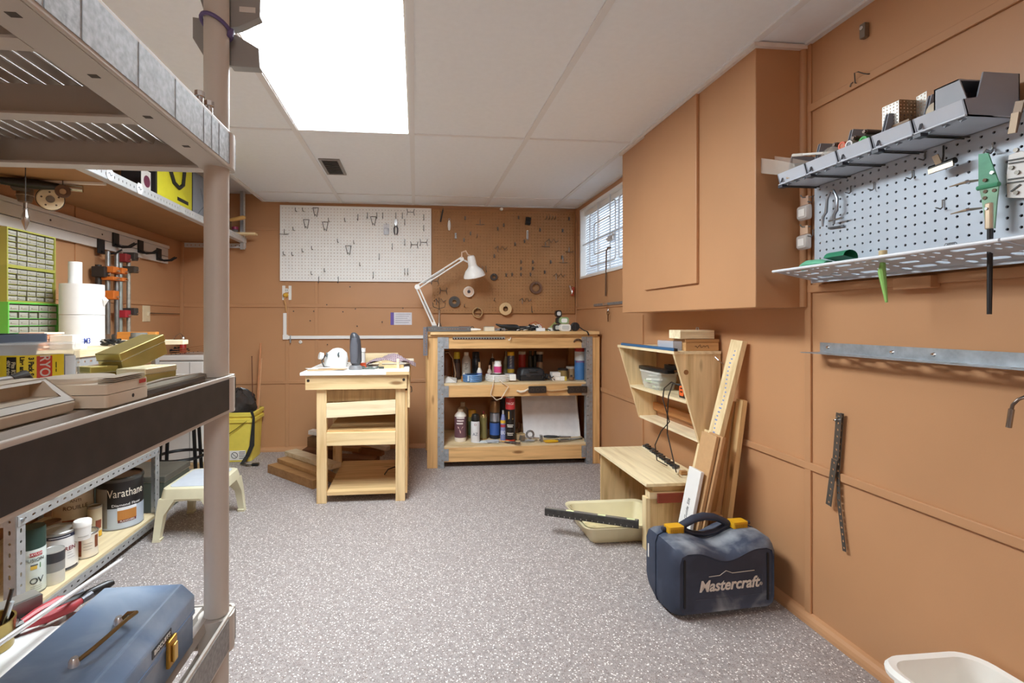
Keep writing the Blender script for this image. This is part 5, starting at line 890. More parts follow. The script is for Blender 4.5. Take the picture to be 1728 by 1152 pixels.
# white slotted bracket beside it
t, p = panel_thing('latch_plate', 'white steel latch plate with slots beside the green hinge', 'latch', 1712, 300, XH-.012, -.05); part('plate', poly_x([(1704,262),(1722,254),(1740,258),(1740,334),(1701,334),(1700,295)], XH-.012, .006), P('#E4E2DE',.4), t, bevel=.001)
for x0, y0, x1, y1 in ((1702,271,1730,266),(1702,276,1730,272),(1701,303,1730,299),(1700,309,1730,305),(1706,323,1722,311)): part('slot_line', MB().bar(wp(x0,y0,XH-.0165), wp(x1,y1,XH-.0165), .003, .002, (1,0,0)), P('#44423F',.5), t)
for x, y in ((1716,253),(1716,325),(1708,283),(1718,291)): q = wp(x, y, XH-.015); part('screw_head', MB().cyl(q+Vector((-.004,0,0)), q+Vector((.001,0,0)), .0045, n=12), P('#6E6860',.35,.6), t)
t = thing('flat_bar', 'brown flat steel bar hanging in front of tipped bin', 'bar', (1.19, wp(1717,190,1.19).y, 1.42)); XQ=1.148; part('bar', MB().bar(wp(1722,170,XQ), wp(1708,225,XQ), .014, .003, (1,0,0)), P('#6A5644',.45,.4), t); part('end_fold', MB().bar(wp(1708,225,XQ-.006), wp(1714,190,XQ-.006), .012, .003, (1,0,0)), P('#8A755E',.45,.4), t)
# green things lying on the rack
A = at_x(1420, 432, 1.26); ZR = 1.208; t = thing('green_tube', 'crumpled green plastic tube lying on the tool shelf', 'tube', (1.26, 1.36, ZR))
part('tube_skin', MB().loft([[Vector((1.27+.022*math.cos(a)*k_, yy, ZR+.02*k_*h+.018*h*math.sin(a))) for a in [i*PI/6 for i in range(12)]] for yy, k_, h in ((1.475,.7,.7),(1.45,1,.8),(1.40,.95,.75),(1.375,.8,.6))]), P('#6FBE9A',.4), t, smooth=True); part('cut_end', MB().loft([[Vector((1.27+.024*math.cos(a), yy, ZR+.022+.021*math.sin(a))) for a in [PI*(-.1+i*.13) for i in range(9)]] for yy in (1.37,1.30)], cap=False), P('#2F8A66',.45), t, smooth=True)
A = at_x(1490, 440, 1.235); t = thing('green_brush', 'green brush with tan stub stuck down through the tool shelf', 'brush', (1.24, A.y, 1.12)); YQ = A.y
p1, p2, p3 = (1.235,at_x(1488,445,1.235).y,ZR+.014), (1.235,at_x(1488,470,1.235).y,1.172), at_x(1496,510,1.235)
part('blade', MB().tube([p1, (1.235, YQ, 1.20), p2, p3], [.005,.0055,.009,.003], 10), P('#8FC06A',.3), t, smooth=True); part('stub', MB().cyl((1.235,YQ,ZR+.004),(1.235,YQ,ZR+.02),.009), P('#D6C08E',.5), t, smooth=True)
p = at_x(1605, 413, 1.22); b = MB()
for q in range(5): b.tube([(1.22+.005*math.cos(a), p.y-.008+q*.0045, ZR+.007+.005*math.sin(a)) for a in [i*PI/4 for i in range(8)]], .001, 5, True)
solo('small_spring', b, STEEL(), 'tiny steel spring lying at the shelf front edge', 'spring', smooth=True, kind=None)
# metal clip, wires, straps and bent rod on the wall
p = at_x(1458, 51, XR-.012); t = thing('wall_clip', 'small square steel clip screwed high on the wall', 'clip', (XR-.012, p.y, p.z-.022)); part('plate', MB().box(XR-.016,XR,p.y-.006,p.y+.012,p.z-.022,p.z+.022), P('#8D8378',.35,.7), t, bevel=.002); part('screw_head', MB().cyl((XR-.019,p.y+.003,p.z+.008),(XR-.016,p.y+.003,p.z+.008),.006,n=12), CHROME(), t)
A = [at_x(x, y, XR-.014) for x, y in ((1443,140),(1442,123),(1448,121),(1457,124),(1464,125))]; solo('wire_hook', MB().tube([(XR-.004, A[0].y, A[0].z)]+A+[(XR-.002, A[-1].y-.004, A[-1].z)], .0016, 6), DARKST(), 'bent wire hook sticking up from the high wall batten', 'hook', smooth=True)
A = [at_x(x, y, XR-.012) for x, y in ((1434,146),(1436,141),(1439,139))]; solo('wire_hook', MB().tube([(XR-.006,A[0].y,A[0].z)]+A, .0014, 6), DARKST(), 'tiny curved wire nub beside bent wire hook on batten', 'hook', smooth=True)
def strap(lab, pts, wd, XS, dk):
    t = thing('perforated_strap', lab, 'strap', (XS, 1.41, .31))
    for k2 in range(len(pts)-1):
        a = at_x(*pts[k2], XS); b2 = at_x(*pts[k2+1], XS); L = (b2-a).length; n_ = max(2, int(L/.02)); u = (b2-a).normalized(); s2 = Vector((0, u.z, -u.y))
        pl = plate([(0,-wd/2),(L,-wd/2),(L,wd/2),(0,wd/2)], [circ(L*(i+.5)/n_, .0, .0035, 8) for i in range(n_)], .0016); pl.v = [a+u*q.x+s2*q.y+Vector((q.z-dk*k2,0,0)) for q in pl.v]; part('strap_length', pl, P('#6D6862',.4,.7), t)
    return t
t = strap('shorter perforated steel strap hanging from a wall nail', ((1416,697),(1410,775),(1400,852)), .021, XR-.016, .004); q = at_x(1412, 709, XR-.02); part('nail', MB().cyl((XR,q.y,q.z),(XR-.03,q.y,q.z),.003,n=8), CHROME(), t)
t2 = strap('longer narrow perforated steel strap hanging behind the shorter one', ((1421,697),(1414,800),(1416,850),(1425,930)), .012, XR-.011, 0)
part('nail', MB().cyl((XR,at_x(1421,704,XR).y,at_x(1421,704,XR).z),(XR-.02,at_x(1421,704,XR).y,at_x(1421,704,XR).z),.003,n=8), STEEL(), t2)
t = thing('bent_rod', 'bent steel rod with hollow tip hanging on the wall', 'rod', (XR-.05, .96, .80)); Xq = XR-.02; part('rod', MB().tube([at_x(1745,660,XR-.004), at_x(1730,669,Xq), at_x(1718,674,Xq-.01), at_x(1709,683,Xq-.012), at_x(1706,694,Xq-.012)], .0034, 10), P('#7C7068',.3,.9), t, smooth=True); part('tip', MB().tube([at_x(1707,690,Xq-.012), at_x(1702,721,Xq-.012)], .0052, 12), P('#9A9088',.25,.9), t, smooth=True)
# ================================================================ RIGHT SIDE, LOW: wall shelf, step bench, boards, tray, case, tub
PLY = '#E3C99C'
YN, YFr = 2.03, 2.62; XT, XBt = 1.134, 1.252; ZTp, ZBt = .895, .50
t = thing('wall_shelf', 'open slanted plywood wall shelf holding tape boxes and chargers', 'shelf', (1.25, 2.32, .50)); XRw = XR-.009
def side(y0, y1): return MB().prism([(XT, ZTp), (XRw, ZTp), (XRw, ZBt), (XBt, ZBt)], 'y', y0, y1)
part('side_panel', side(YN, YN+.014), wood(PLY,'z',.75), t); part('side_panel', side(YFr-.014, YFr), wood(PLY,'z',.75), t)
part('top_board', MB().box(XT-.004, XRw, YN-.004, YFr+.004, ZTp, ZTp+.013), wood('#EBD9B4','y',.8,knots=False), t)
zm = .685; xm = XT+(XBt-XT)*(ZTp-zm)/(ZTp-ZBt)
part('middle_board', MB().box(xm, XRw, YN+.014, YFr-.014, zm-.012, zm), wood('#E8D4AC','y',.8,knots=False), t); part('bottom_board', MB().box(XBt, XRw, YN+.014, YFr-.014, ZBt, ZBt+.012), wood('#EEDDBB','y',.8,knots=False), t)
part('wall_cleat', MB().box(XRw-.02, XRw, YN+.014, YFr-.014, .545, .585), wood('#C48A55','y',.8,knots=False), t)
q = at_y(1158, 628, YN-.001); part('knot_plug', MB().cyl((q.x, YN-.001, q.z), (q.x, YN+.002, q.z), .011, n=16), P('#8A6038',.7), t)
# on top: boxed slabs
def slab(nm, lab, cat, x0, x1, y0, y1, z0, z1, m, lid=None):
    t = thing(nm, lab, cat, ((x0+x1)/2, (y0+y1)/2, z0)); part('body', MB().box(x0,x1,y0,y1,z0,z1 if not lid else z0+(z1-z0)*.72), m, t, bevel=.001)
    if lid: part('lid', MB().box(x0-.002,x1+.001,y0-.002,y1+.002,z0+(z1-z0)*.73,z1), lid, t, bevel=.001)
    return t
zt = ZTp+.0135
t = slab('tool_box', 'flat brown wooden box with inked scrawl on wall shelf', 'box', 1.19, 1.345, YN+.004, 2.16, zt, zt+.052, wood('#C79A66','x',.8,knots=False), wood('#B98A58','x',.8,knots=False))
part('ink_scrawl', MB().tube([(1.232+.006*i, YN+.0035, zt+.02+.006*math.sin(i*2.1)+.003*math.sin(i*5)) for i in range(12)], .0012, 5), P('#5A4632',.7), t)
t = slab('wood_box', 'pale pine box with layered edges topping the brown box', 'box', 1.165, 1.325, YN+.005, 2.13, zt+.054, zt+.092, wood('#EFE0BC','x',.8,knots=False))
for q in range(3): part('layer_line', MB().box(1.1645,1.325,YN+.0042,YN+.005,zt+.062+q*.009,zt+.0628+q*.009), P('#A98A5C',.7), t)
part('hook_eye', MB().tube([(1.26+.006*math.cos(a),2.06,zt+.098+.006*math.sin(a)) for a in [i*PI/5 for i in range(10)]],.0018,6,True), STEEL(), t)
t = slab('clear_case', 'clear plastic case lying under the pine box', 'case', 1.145, 1.19-.003, YN+.03, 2.20, zt, zt+.042, clear('#C9CFDA',.55,.15)); part('case_insert', MB().box(1.15,1.183,YN+.036,2.19,zt+.002,zt+.03), P('#A3A9B5',.5), t)
t = thing('blue_ruler', 'long blue anodised ruler guide lying along shelf front', 'ruler', (1.14, 2.32, zt)); A, Bq = (1.137, YN+.0, zt+.006), (1.137, 2.56, zt+.006)
part('channel', MB().box(1.128,1.143,YN-.006,2.575,zt,zt+.012), P('#3F76A8',.35,.4), t, bevel=.002); part('groove', MB().box(1.133,1.138,YN-.0055,2.5745,zt+.0122,zt+.0132), P('#2A4F74',.4,.3), t); part('end_cap', MB().box(1.128,1.143,YN-.012,YN-.0065,zt,zt+.012), P('#1C2028',.4), t)
# inside: plastic box with black tray on it, chargers
t = thing('plastic_box', 'clear lidded plastic tub of small parts in wall shelf', 'tub', (1.27, 2.46, zm)); A = ring_pts
part('tub_body', MB().loft([ring_pts(w2,d2,zm+h,.02,4,1.275,2.44) for w2,d2,h in ((.09,.17,.001),(.105,.20,.05),(.11,.21,.085))]), clear('#E8EBE4',.42,.15), t, smooth=True); part('lid', MB().loft([ring_pts(.115,.215,zm+h,.02,4,1.275,2.44) for h in (.085,.094)]), clear('#F2F2EC',.6,.2), t, smooth=True)
rr = random.Random(9)
for q in range(5): part('parts_bag', MB().obox((1.27+rr.uniform(-.02,.02),2.44+rr.uniform(-.06,.06),zm+.012+.014*q),(.06,.1,.010),rotm(rr.uniform(-.1,.1),rr.uniform(-.1,.1),rr.uniform(-.5,.5))), P(('#C9CDB4','#E4E4DC','#B9C4A8','#DAD8CC','#EFEFEA')[q],.5), t)
t = thing('tape_gun', 'black tape gun resting on the clear plastic tub', 'tape gun', (1.26, 2.40, zm+.095)); part('tray', MB().loft([ring_pts(.05,.3,zm+h,.012,4,1.25,2.42) for h in (.0955,.112)]), P('#17181A',.3), t, smooth=True); part('wheel', MB().lathe([(.018,0),(.036,0),(.036,.022),(.018,.022),(.018,0)],(1.29,2.33,zm+.113),24,sx=.8,sy=1.6), P('#1D1E20',.3), t, smooth=True); part('grip', MB().lathe([(.0,.012),(.016,.012),(.016,0),(0,0)],(1.29,2.33,zm+.113),16), P('#2E2F32',.4), t, smooth=True)
for q, (y, z) in enumerate(((2.12, zm), (2.115, zm+.069))):
    t = thing('drill_battery', ['black and orange cordless battery standing on shelf board', 'black and orange cordless battery stacked on another battery'][q], 'battery', (1.255, y, z)); part('battery_body', MB().loft([ring_pts(w2,.075,z+h,.012,4,1.26,y) for w2,h in ((.07,0.0005),(.075,.02),(.072,.055),(.05,.068))]), P('#2A2624',.45), t, smooth=True)
    o = part('orange_face', MB().loft([[Vector((1.2225-dx, y+v.x, z+.034+v.y)) for v in ring_pts(.036,.046,0,.01,4)] for dx in (-.004,.004)]), P('#E8672E',.4), t, smooth=True)
    for dz in (.012, -.004): part('face_mark', MB().box(1.2175,1.2183,y-.009,y+.009,z+.034+dz-.003,z+.034+dz+.003), P('#3A2018',.5), o)
A = at_y(1150, 640, 2.2)
solo('charger_cable', MB().tube([(1.23,2.13,zm+.05),(1.215,2.20,zm+.065),(1.20,2.24,zm+.03),(1.19,2.235,zm-.02),(1.205,2.20,.56),(1.20,2.27,.50),(1.195,2.32,.42),(1.21,2.33,.34),(1.25,2.30,.318)], .0028, 6), P('#241C18',.5), 'thin black charger cable dangling from the wall shelf', 'cable', smooth=True)
solo('charger_cable', MB().tube([(1.235,2.145,zm+.06),(1.21,2.18,zm+.06),(1.195,2.19,zm+.0),(1.195,2.20,.60),(1.205,2.22,.50),(1.20,2.16,.40),(1.205,2.14,.34),(1.24,2.20,.318)], .0028, 6), P('#241C18',.5), 'second thin black charger cable looping down to step bench', 'cable', smooth=True)
A = at_y(1213, 607, YN-.01); solo('wire_hook', MB().tube([(A.x-.012,YN-.002,A.z+.012),(A.x-.008,YN-.018,A.z),(A.x+.012,YN-.012,A.z-.014),(A.x+.02,YN-.01,A.z-.018)],.0018,6), STEEL(), 'bent wire hook on the side of plywood wall shelf', 'hook', smooth=True)
# step bench
t = thing('step_bench', 'low plywood step bench standing under the wall shelf', 'bench', (1.19, 2.42, 0)); SX0, SX1, SY0, SY1 = 1.03, 1.345, 2.10, 2.72
part('top_board', MB().box(SX0, SX1, SY0-.02, SY1, .295, .309), wood('#EFDDB6','y',.82,knots=False), t, bevel=.001)
part('rail', MB().box(SX0+.04, SX1-.01, SY0+.0, SY0+.05, .268, .295), wood('#D8BC8C','x',.8), t); part('rail', MB().box(SX0+.02, SX1-.01, SY0-.012, SY0+.03, .238, .267), wood('#E3CDA4','x',.8,knots=False), t)
part('red_block', MB().box(SX0+.055, SX1-.01, SY0-.024, SY0-.0125, .222, .262), wood('#8C3A2A','x',.8,knots=False), t)
part('leg_panel', MB().box(SX0+.03, SX1-.01, SY0+.002, SY0+.018, .0, .237), wood('#DDBE8C','z',.75), t); part('leg_panel', MB().box(SX0+.03, SX1-.01, SY1-.035, SY1-.018, .0, .295), wood('#DDBE8C','z',.75), t); part('front_leg', MB().box(SX0+.01, SX0+.029, SY0+.0, SY0+.04, 0, .237), wood('#E8D2A6','z',.8), t)
part('back_panel', MB().box(SX1-.028, SX1-.012, SY0+.02, SY1-.036, .02, .295), wood('#CFA874','y',.75), t)
# rack of black bits on the bench
t = thing('bit_rack', 'white strip holding a row of dark router bits', 'rack', (1.30, 2.45, .309)); b0, b1 = Vector((1.325,2.69,.3145)), Vector((1.265,2.20,.3145))
part('strip', MB().bar(b0, b1, .035, .010, (0,0,1)), wood('#E9DFC8','y',.85,knots=False), t); d = (b1-b0)
for q in range(13):
    c_ = b0+d*(.05+.07*q); part('bit', MB().obox(c_+Vector((-.004,0,.012)),(.034,.016,.011),rotm(0,.15*(q%3-1),.35+.2*(q%2))), P('#3B3E42' if q % 3 else '#5A5E62',.35,.6), t)
part('end_block', MB().obox(b1+Vector((.002,-.012,.006)),(.03,.02,.018)), wood('#B98E5C','x',knots=False), t)
# leaning boards: foot on the floor, head against the right wall
def lean(lab, x0, y0, x1, y1, z1, wd, th, m, cat='board', nm='leaning_board', twist=None):
    """wd along y, th across; base point x0,y0 is the near lower edge centre"""
    p0 = Vector((x0, y0, 0)); p1 = Vector((x1, y1, z1)); d = (p1-p0).normalized(); yv = Vector((0,1,0)); side_ = d.cross(yv).normalized(); yv = side_.cross(d).normalized()
    b = MB(); vs = []
    for p in (p0, p1):
        for a, c_ in ((-1,-1),(1,-1),(1,1),(-1,1)): vs.append(p + yv*(a*wd/2) + side_*(c_*th/2))
    b.add(vs, [(0,1,2,3),(7,6,5,4),(0,4,5,1),(1,5,6,2),(2,6,7,3),(3,7,4,0)]); lo = min(v.z for v in b.v); b.xf(t=(0,0,-lo))
    t = thing(nm, lab, cat, (x0, y0, 0)); part('board', b, m, t, bevel=.001); return t, p0, d, yv, side_
MDF = P('#C49A6C',.75,0,.04,60)
t, p0, d, yv, sd = lean('tall pine board with blue printed lettering leaning on wall', 1.13, 1.945, 1.336, 1.885, .955, .075, .022, wood('#E9D3A6','z',.8))
# faded print running up the face
sgn = -1 if sd.x > 0 else 1
nrm = sd*sgn
yd = nrm.cross(d); rq = random.Random(4)
for q in range(34):
    o0 = p0+d*(.36+.0175*q)+nrm*.0119+yd*(.008*math.sin(q*.5)); part('print_mark', MB().bar(o0-yd*rq.uniform(.002,.009), o0+yd*rq.uniform(.002,.009), .006, .0006, nrm), P('#7F94C6',.7), t)
t, *_ = lean('wide tan fibreboard leaning in front of pine board', 1.086, 1.885, 1.208, 1.880, .575, .10, .014, MDF)
t, *_ = lean('second tan fibreboard just behind the wide one', 1.104, 1.872, 1.226, 1.862, .575, .09, .014, P('#BC9164',.75,0,.05,60))
t, p0, d, yv, sd = lean('short white board with handwritten words leaning lowest', 1.060, 1.885, 1.150, 1.885, .43, .085, .014, P('#E8E6E2',.5,0,.02))
nrm = sd*(-1 if sd.x > 0 else 1); text('lettering', 'Tool Guide Slit', .022, P('#3A3A3C',.6), t, face_m(p0+d*.25+nrm*.0078, d, nrm.cross(d)), shear=.2)
part('tape_piece', MB().bar(p0+d*.02+nrm*.0078, p0+d*.10+nrm*.0078, .05, .0008, nrm), P('#F2F1EE',.4), t)
t, *_ = lean('narrow pine batten leaning beside the tall printed board', 1.262, 1.90, 1.338, 1.87, .715, .04, .022, wood('#DDBB86','z',.75))
t, *_ = lean('brown pine board half hidden behind the narrow batten', 1.225, 1.965, 1.337, 1.945, .70, .09, .02, wood('#C79A66','z',.75))
t, *_ = lean('thin plywood sheet with pale edge behind the fibreboards', 1.15, 2.03, 1.28, 2.022, .56, .07, .008, wood('#E6CFA2','z',.85,knots=False))
t = thing('clamp_block', 'small wood block with steel hasp at foot of boards', 'block', (1.24, 1.86, 0)); c_ = at_z(1205, 860, .25); c_ = Vector((1.205, 1.862, 0)); part('block', MB().box(c_.x-.025,c_.x+.03,c_.y-.02,c_.y+.02,0,.255), wood('#CDA470','z',.8), t); part('hasp', MB().box(c_.x-.022,c_.x+.028,c_.y-.026,c_.y-.02,.205,.225), P('#8A847C',.3,.9), t); part('hasp_pin', MB().cyl((c_.x-.028,c_.y-.026,.215),(c_.x+.034,c_.y-.026,.215),.006,n=10), P('#A79F94',.25,.9), t)
# cream plastic tray and the spirit level across it
t = thing('plastic_tray', 'shallow cream plastic paint tray on the speckled floor', 'tray', (.99, 2.31, 0)); TM = P('#E3D8B2',.45,0,.05,10)
def tray_ring(w2, d2, z, r): return ring_pts(w2, d2, z, r, 5, .985, 2.315)
part('tray_shell', MB().loft([tray_ring(.33,.25,.002,.03), tray_ring(.40,.32,.085,.04), tray_ring(.425,.345,.090,.045), tray_ring(.425,.345,.084,.045), tray_ring(.41,.33,.082,.04)], cap=False).loft([tray_ring(.40,.32,.0885,.04), tray_ring(.385,.305,.084,.035), tray_ring(.325,.245,.006,.025)], cap=False).add(tray_ring(.325,.245,.006,.025), [tuple(range(24))]).add(tray_ring(.33,.25,.002,.03), [tuple(range(24))]), TM, t, smooth=True)
part('dried_paint', MB().loft([tray_ring(.28,.19,z_,.03) for z_ in (.0065,.008)]), P('#CDBE92',.8,0,.2,25), t)
t = thing('spirit_level', 'dusty black spirit level resting across the cream tray', 'level', (.83, 2.25, .09)); A = at_z(920, 862, .109); Bq = at_z(1078, 884, .109)
part('beam', MB().bar(A, Bq, .03, .034, (0,0,1)), P('#3A3836',.55,.2,.35,40), t, bevel=.002); dd = Bq-A; sd2 = dd.normalized().cross(Vector((0,0,1))); sd2 = sd2 if sd2.y < 0 else -sd2
part('top_groove', MB().bar(A+dd*.01+Vector((0,0,.0175)), A+dd*.99+Vector((0,0,.0175)), .016, .001, (0,0,1)), P('#A9A6A0',.4,.6), t)
for f in (.28, .62, .92):
    c_ = A+dd*f; part('vial', MB().cyl(c_-dd.normalized()*.018+Vector((0,0,.014)), c_+dd.normalized()*.018+Vector((0,0,.014)), .008, n=12), P('#D8DCA8',.2), t, smooth=True)
for q in range(16): c_ = A+dd*(.04+.06*q); part('scale_mark', MB().bar(c_+sd2*.0154+Vector((0,0,-.013)), c_+sd2*.0154+Vector((0,0,-.007)), .002, .0006, sd2), P('#B5B2AC',.5), t)
# ---------------------------------------------------------------- blue grey tool case
ox, oy, ang = .887, 1.588, math.atan2(.030, .415); CW, CD, CH = .415, .205, .262
t = thing('power_tool_case', 'dusty navy blue moulded power tool case on the floor', 'case', (ox, oy, 0), ang)
def case_ring(y, ins, top, bot=.0, r=.03):
    """outline in xz with the dipped top, at depth y"""
    o = []; x0, x1 = ins, CW-ins; N = 26
    o += [(x0+.026, bot), (x1-.026, bot), (x1-.007, bot+.010), (x1, bot+.032)]
    o += [(x1, top-r-.005), (x1-r*.3, top-r*.3)]
    for i in range(N+1):
        u = i/N; x = x1-r - u*(x1-x0-2*r); s2 = (x-CW*.5)/(CW*.19); dip = .034*(.5+.5*math.cos(PI*min(1, abs(s2)*.62)))
        o.append((x, top-dip))
    o += [(x0+r*.3, top-r*.3), (x0, top-r-.005), (x0, bot+.032), (x0+.007, bot+.010)]
    return [Vector((a, y, b_)) for a, b_ in o]
m, nt, bs = _new('dusty_case_plastic'); mp = _coord(nt, (1,1,1)); n1 = _noise(nt, mp, 9, 6, .4); n2 = _noise(nt, mp, 60, 3)
gm = nt.nodes.new('ShaderNodeNewGeometry'); sx_ = nt.nodes.new('ShaderNodeSeparateXYZ'); nt.links.new(gm.outputs['Normal'], sx_.inputs[0])      # dust lies on what faces up
ma = nt.nodes.new('ShaderNodeMath'); ma.operation = 'MULTIPLY_ADD'; nt.links.new(sx_.outputs['Z'], ma.inputs[0]); ma.inputs[1].default_value = .32; nt.links.new(n1.outputs['Fac'], ma.inputs[2])
r = _ramp(nt, ma.outputs[0], [(.46, lin('#2C3446')), (.68, lin('#3A4356')), (.92, lin('#8E949C'))]); nt.links.new(r.outputs[0], bs.inputs['Base Color']); bs.inputs['Roughness'].default_value = .62; _bump(nt, bs, n2.outputs['Fac'], .12); CASEM = m
part('front_shell', MB().loft([case_ring(.006,.026,CH-.040,.03,.02), case_ring(.0,.022,CH-.032,.022), case_ring(.012,.010,CH-.016,.0135), case_ring(.035,.002,CH-.006,.004), case_ring(.098,0,CH,.003)]), CASEM, t, smooth=True, local=True)
part('middle_band', MB().loft([case_ring(.099,.003,CH-.003,.004), case_ring(.116,.003,CH-.003,.004)]), CASEM, t, smooth=True, local=True)
part('rear_shell', MB().loft([case_ring(.117,0,CH,.003), case_ring(.17,.002,CH-.002,.03), case_ring(.197,.012,CH-.014,.045), case_ring(.205,.03,CH-.03,.055)]), CASEM, t, smooth=True, local=True)
FM = P('#2B303C',.55,0,.1,20)
for x in (.043, CW-.043): part('groove', MB().loft([[Vector((v.x, y_, v.y)) for v in ring_pts(.008,.17,0,.0038,3,x,.125)] for y_ in (.0055,.0035)]), P('#14161B',.6), t, local=True)
part('panel_line', MB().box(.085, CW-.065, .0035, .0046, .066, .067), P('#515766',.5), t, local=True); part('panel_line', MB().box(CW-.068, CW-.067, .0035, .0046, .066, .135), P('#515766',.5), t, local=True)
WHT = P('#D9D2C9',.5,0,.03); Mf = TR[t.name] @ face_m((CW*.5+.008, .0035, .110), (1,0,0), (0,0,1))
text('lettering', 'Mastercraft', .054, WHT, t, Mf, ext=.0006, shear=.22, bold=.0014, width=.24)
text('registered_mark', '®', .016, WHT, t, TR[t.name] @ face_m((CW*.5+.136, .0035, .102), (1,0,0), (0,0,1)))
rl = [(-.075,.0325),(-.035,.034),(-.012,.0485),(.012,.0385),(.095,.0405)]
part('roof_line', MB().tube([(CW*.5+.008+a*1.06, .0032, .112+b_) for a, b_ in rl], .0012, 5), WHT, t, local=True)
# handle, latches, side sticker
HM = P('#2A3040',.5,0,.15,15); hz = CH+.012
def hring(x, z, ry, rz): return [Vector((x, .128+ry*math.cos(a), z+rz*math.sin(a))) for a in [i*PI/8 for i in range(16)]]
part('handle', MB().loft([hring(CW*.5-.115,CH+.006,.014,.009), hring(CW*.5-.085,CH+.016,.016,.0135), hring(CW*.5-.045,CH+.034,.018,.0135), hring(CW*.5,CH+.041,.019,.0135), hring(CW*.5+.045,CH+.034,.018,.0135), hring(CW*.5+.085,CH+.016,.016,.0135), hring(CW*.5+.115,CH+.006,.014,.009)]), HM, t, smooth=True, local=True)
part('grip_base', MB().loft([hring(CW*.5-.10,CH+.004,.013,.010), hring(CW*.5-.05,CH-.018,.013,.009), hring(CW*.5,CH-.026,.013,.009), hring(CW*.5+.05,CH-.018,.013,.009), hring(CW*.5+.10,CH+.004,.013,.010)]), HM, t, smooth=True, local=True)
for x in (.075, CW-.075):
    lt = part('latch', MB().loft([ring_pts(.062,.04,z_,.006,3,x,.116) for z_ in (CH-.002,CH+.018,CH+.021)]), P('#D9A21E',.45,0,.05), t, smooth=True, local=True)
    for q in range(9): part('latch_rib', MB().box(x-.024+q*.006, x-.022+q*.006, .0945, .0965, CH+.002, CH+.014), P('#A87A12',.5), lt, local=True)
part('axle', MB().cyl((.03,.122,CH+.008),(CW*.5-.08,.122,CH+.008),.007,n=12), HM, t, smooth=True, local=True); part('axle', MB().cyl((CW*.5+.08,.122,CH+.008),(CW-.02,.122,CH+.008),.007,n=12), HM, t, smooth=True, local=True)
part('side_sticker', MB().box(-.0008,.004,.160,.166,.15,.20), WHITE(), t, local=True)
for x in (.07, CW-.07): part('foot', MB().box(x-.03, x+.03, .06, .15, 0, .006), BLACK(), t, local=True)
# white storage tub at the wall
t = thing('white_tub', 'white plastic storage tub with a wide rolled rim', 'tub', (1.22, .85, 0)); TW2 = P('#F0EEE8',.4,0,.02)
def tub_ring(w2, d2, z, r): return ring_pts(w2, d2, z, r, 6, 1.222, .83)
part('tub_shell', MB().loft([tub_ring(.20,.38,0.001,.03), tub_ring(.238,.44,.225,.05)], cap=False).loft([tub_ring(.222,.424,.225,.045), tub_ring(.19,.37,.006,.028)], cap=False).add(tub_ring(.19,.37,.006,.028), [tuple(range(28))]).add(tub_ring(.20,.38,.001,.03), [tuple(range(28))]), TW2, t, smooth=True)
part('tub_rim', MB().loft([tub_ring(.236,.438,.214,.05), tub_ring(.262,.464,.216,.06), tub_ring(.264,.466,.226,.06), tub_ring(.25,.452,.236,.055), tub_ring(.224,.426,.232,.046), tub_ring(.222,.424,.224,.045)], cap=False), TW2, t, smooth=True)
# ================================================================ FOREGROUND RESIN SHELVING
RES = P('#C3BBB2',.5,0,.03,8); RX0, RX1, RY0, RY1 = -.795, -.335, .03, .945; SHZ = (.075, .510, .940, 1.382, 1.80)
t = thing('plastic_shelving', 'tall taupe plastic shelving unit with round poles', 'shelving', (-.565, .49, 0))
PXS = (RX0+.028, RX1-.026); PYS = (RY0+.028, RY1-.027)
for x in PXS:
    for y in PYS:
        for a, b_, r in ((0,.01,.021),(.01,SHZ[0]-.06,.0205),(SHZ[0],SHZ[1]-.064,.0205),(SHZ[1],SHZ[2]-.064,.0207),(SHZ[2],SHZ[3]-.064,.021),(SHZ[3],SHZ[4]-.064,.0213),(SHZ[4],1.9,.0213)):
            if b_-a > .02: part('pole', MB().cyl((x,y,a),(x,y,b_),r,n=24), RES, t, smooth=True)
slat = None; tape = {1.382: P('#A9ACB0',.55,.2,.3,140), .940: P('#2B2422',.5,0,.35,30), .510: P('#8C8A88',.55,.1,.25,140)}
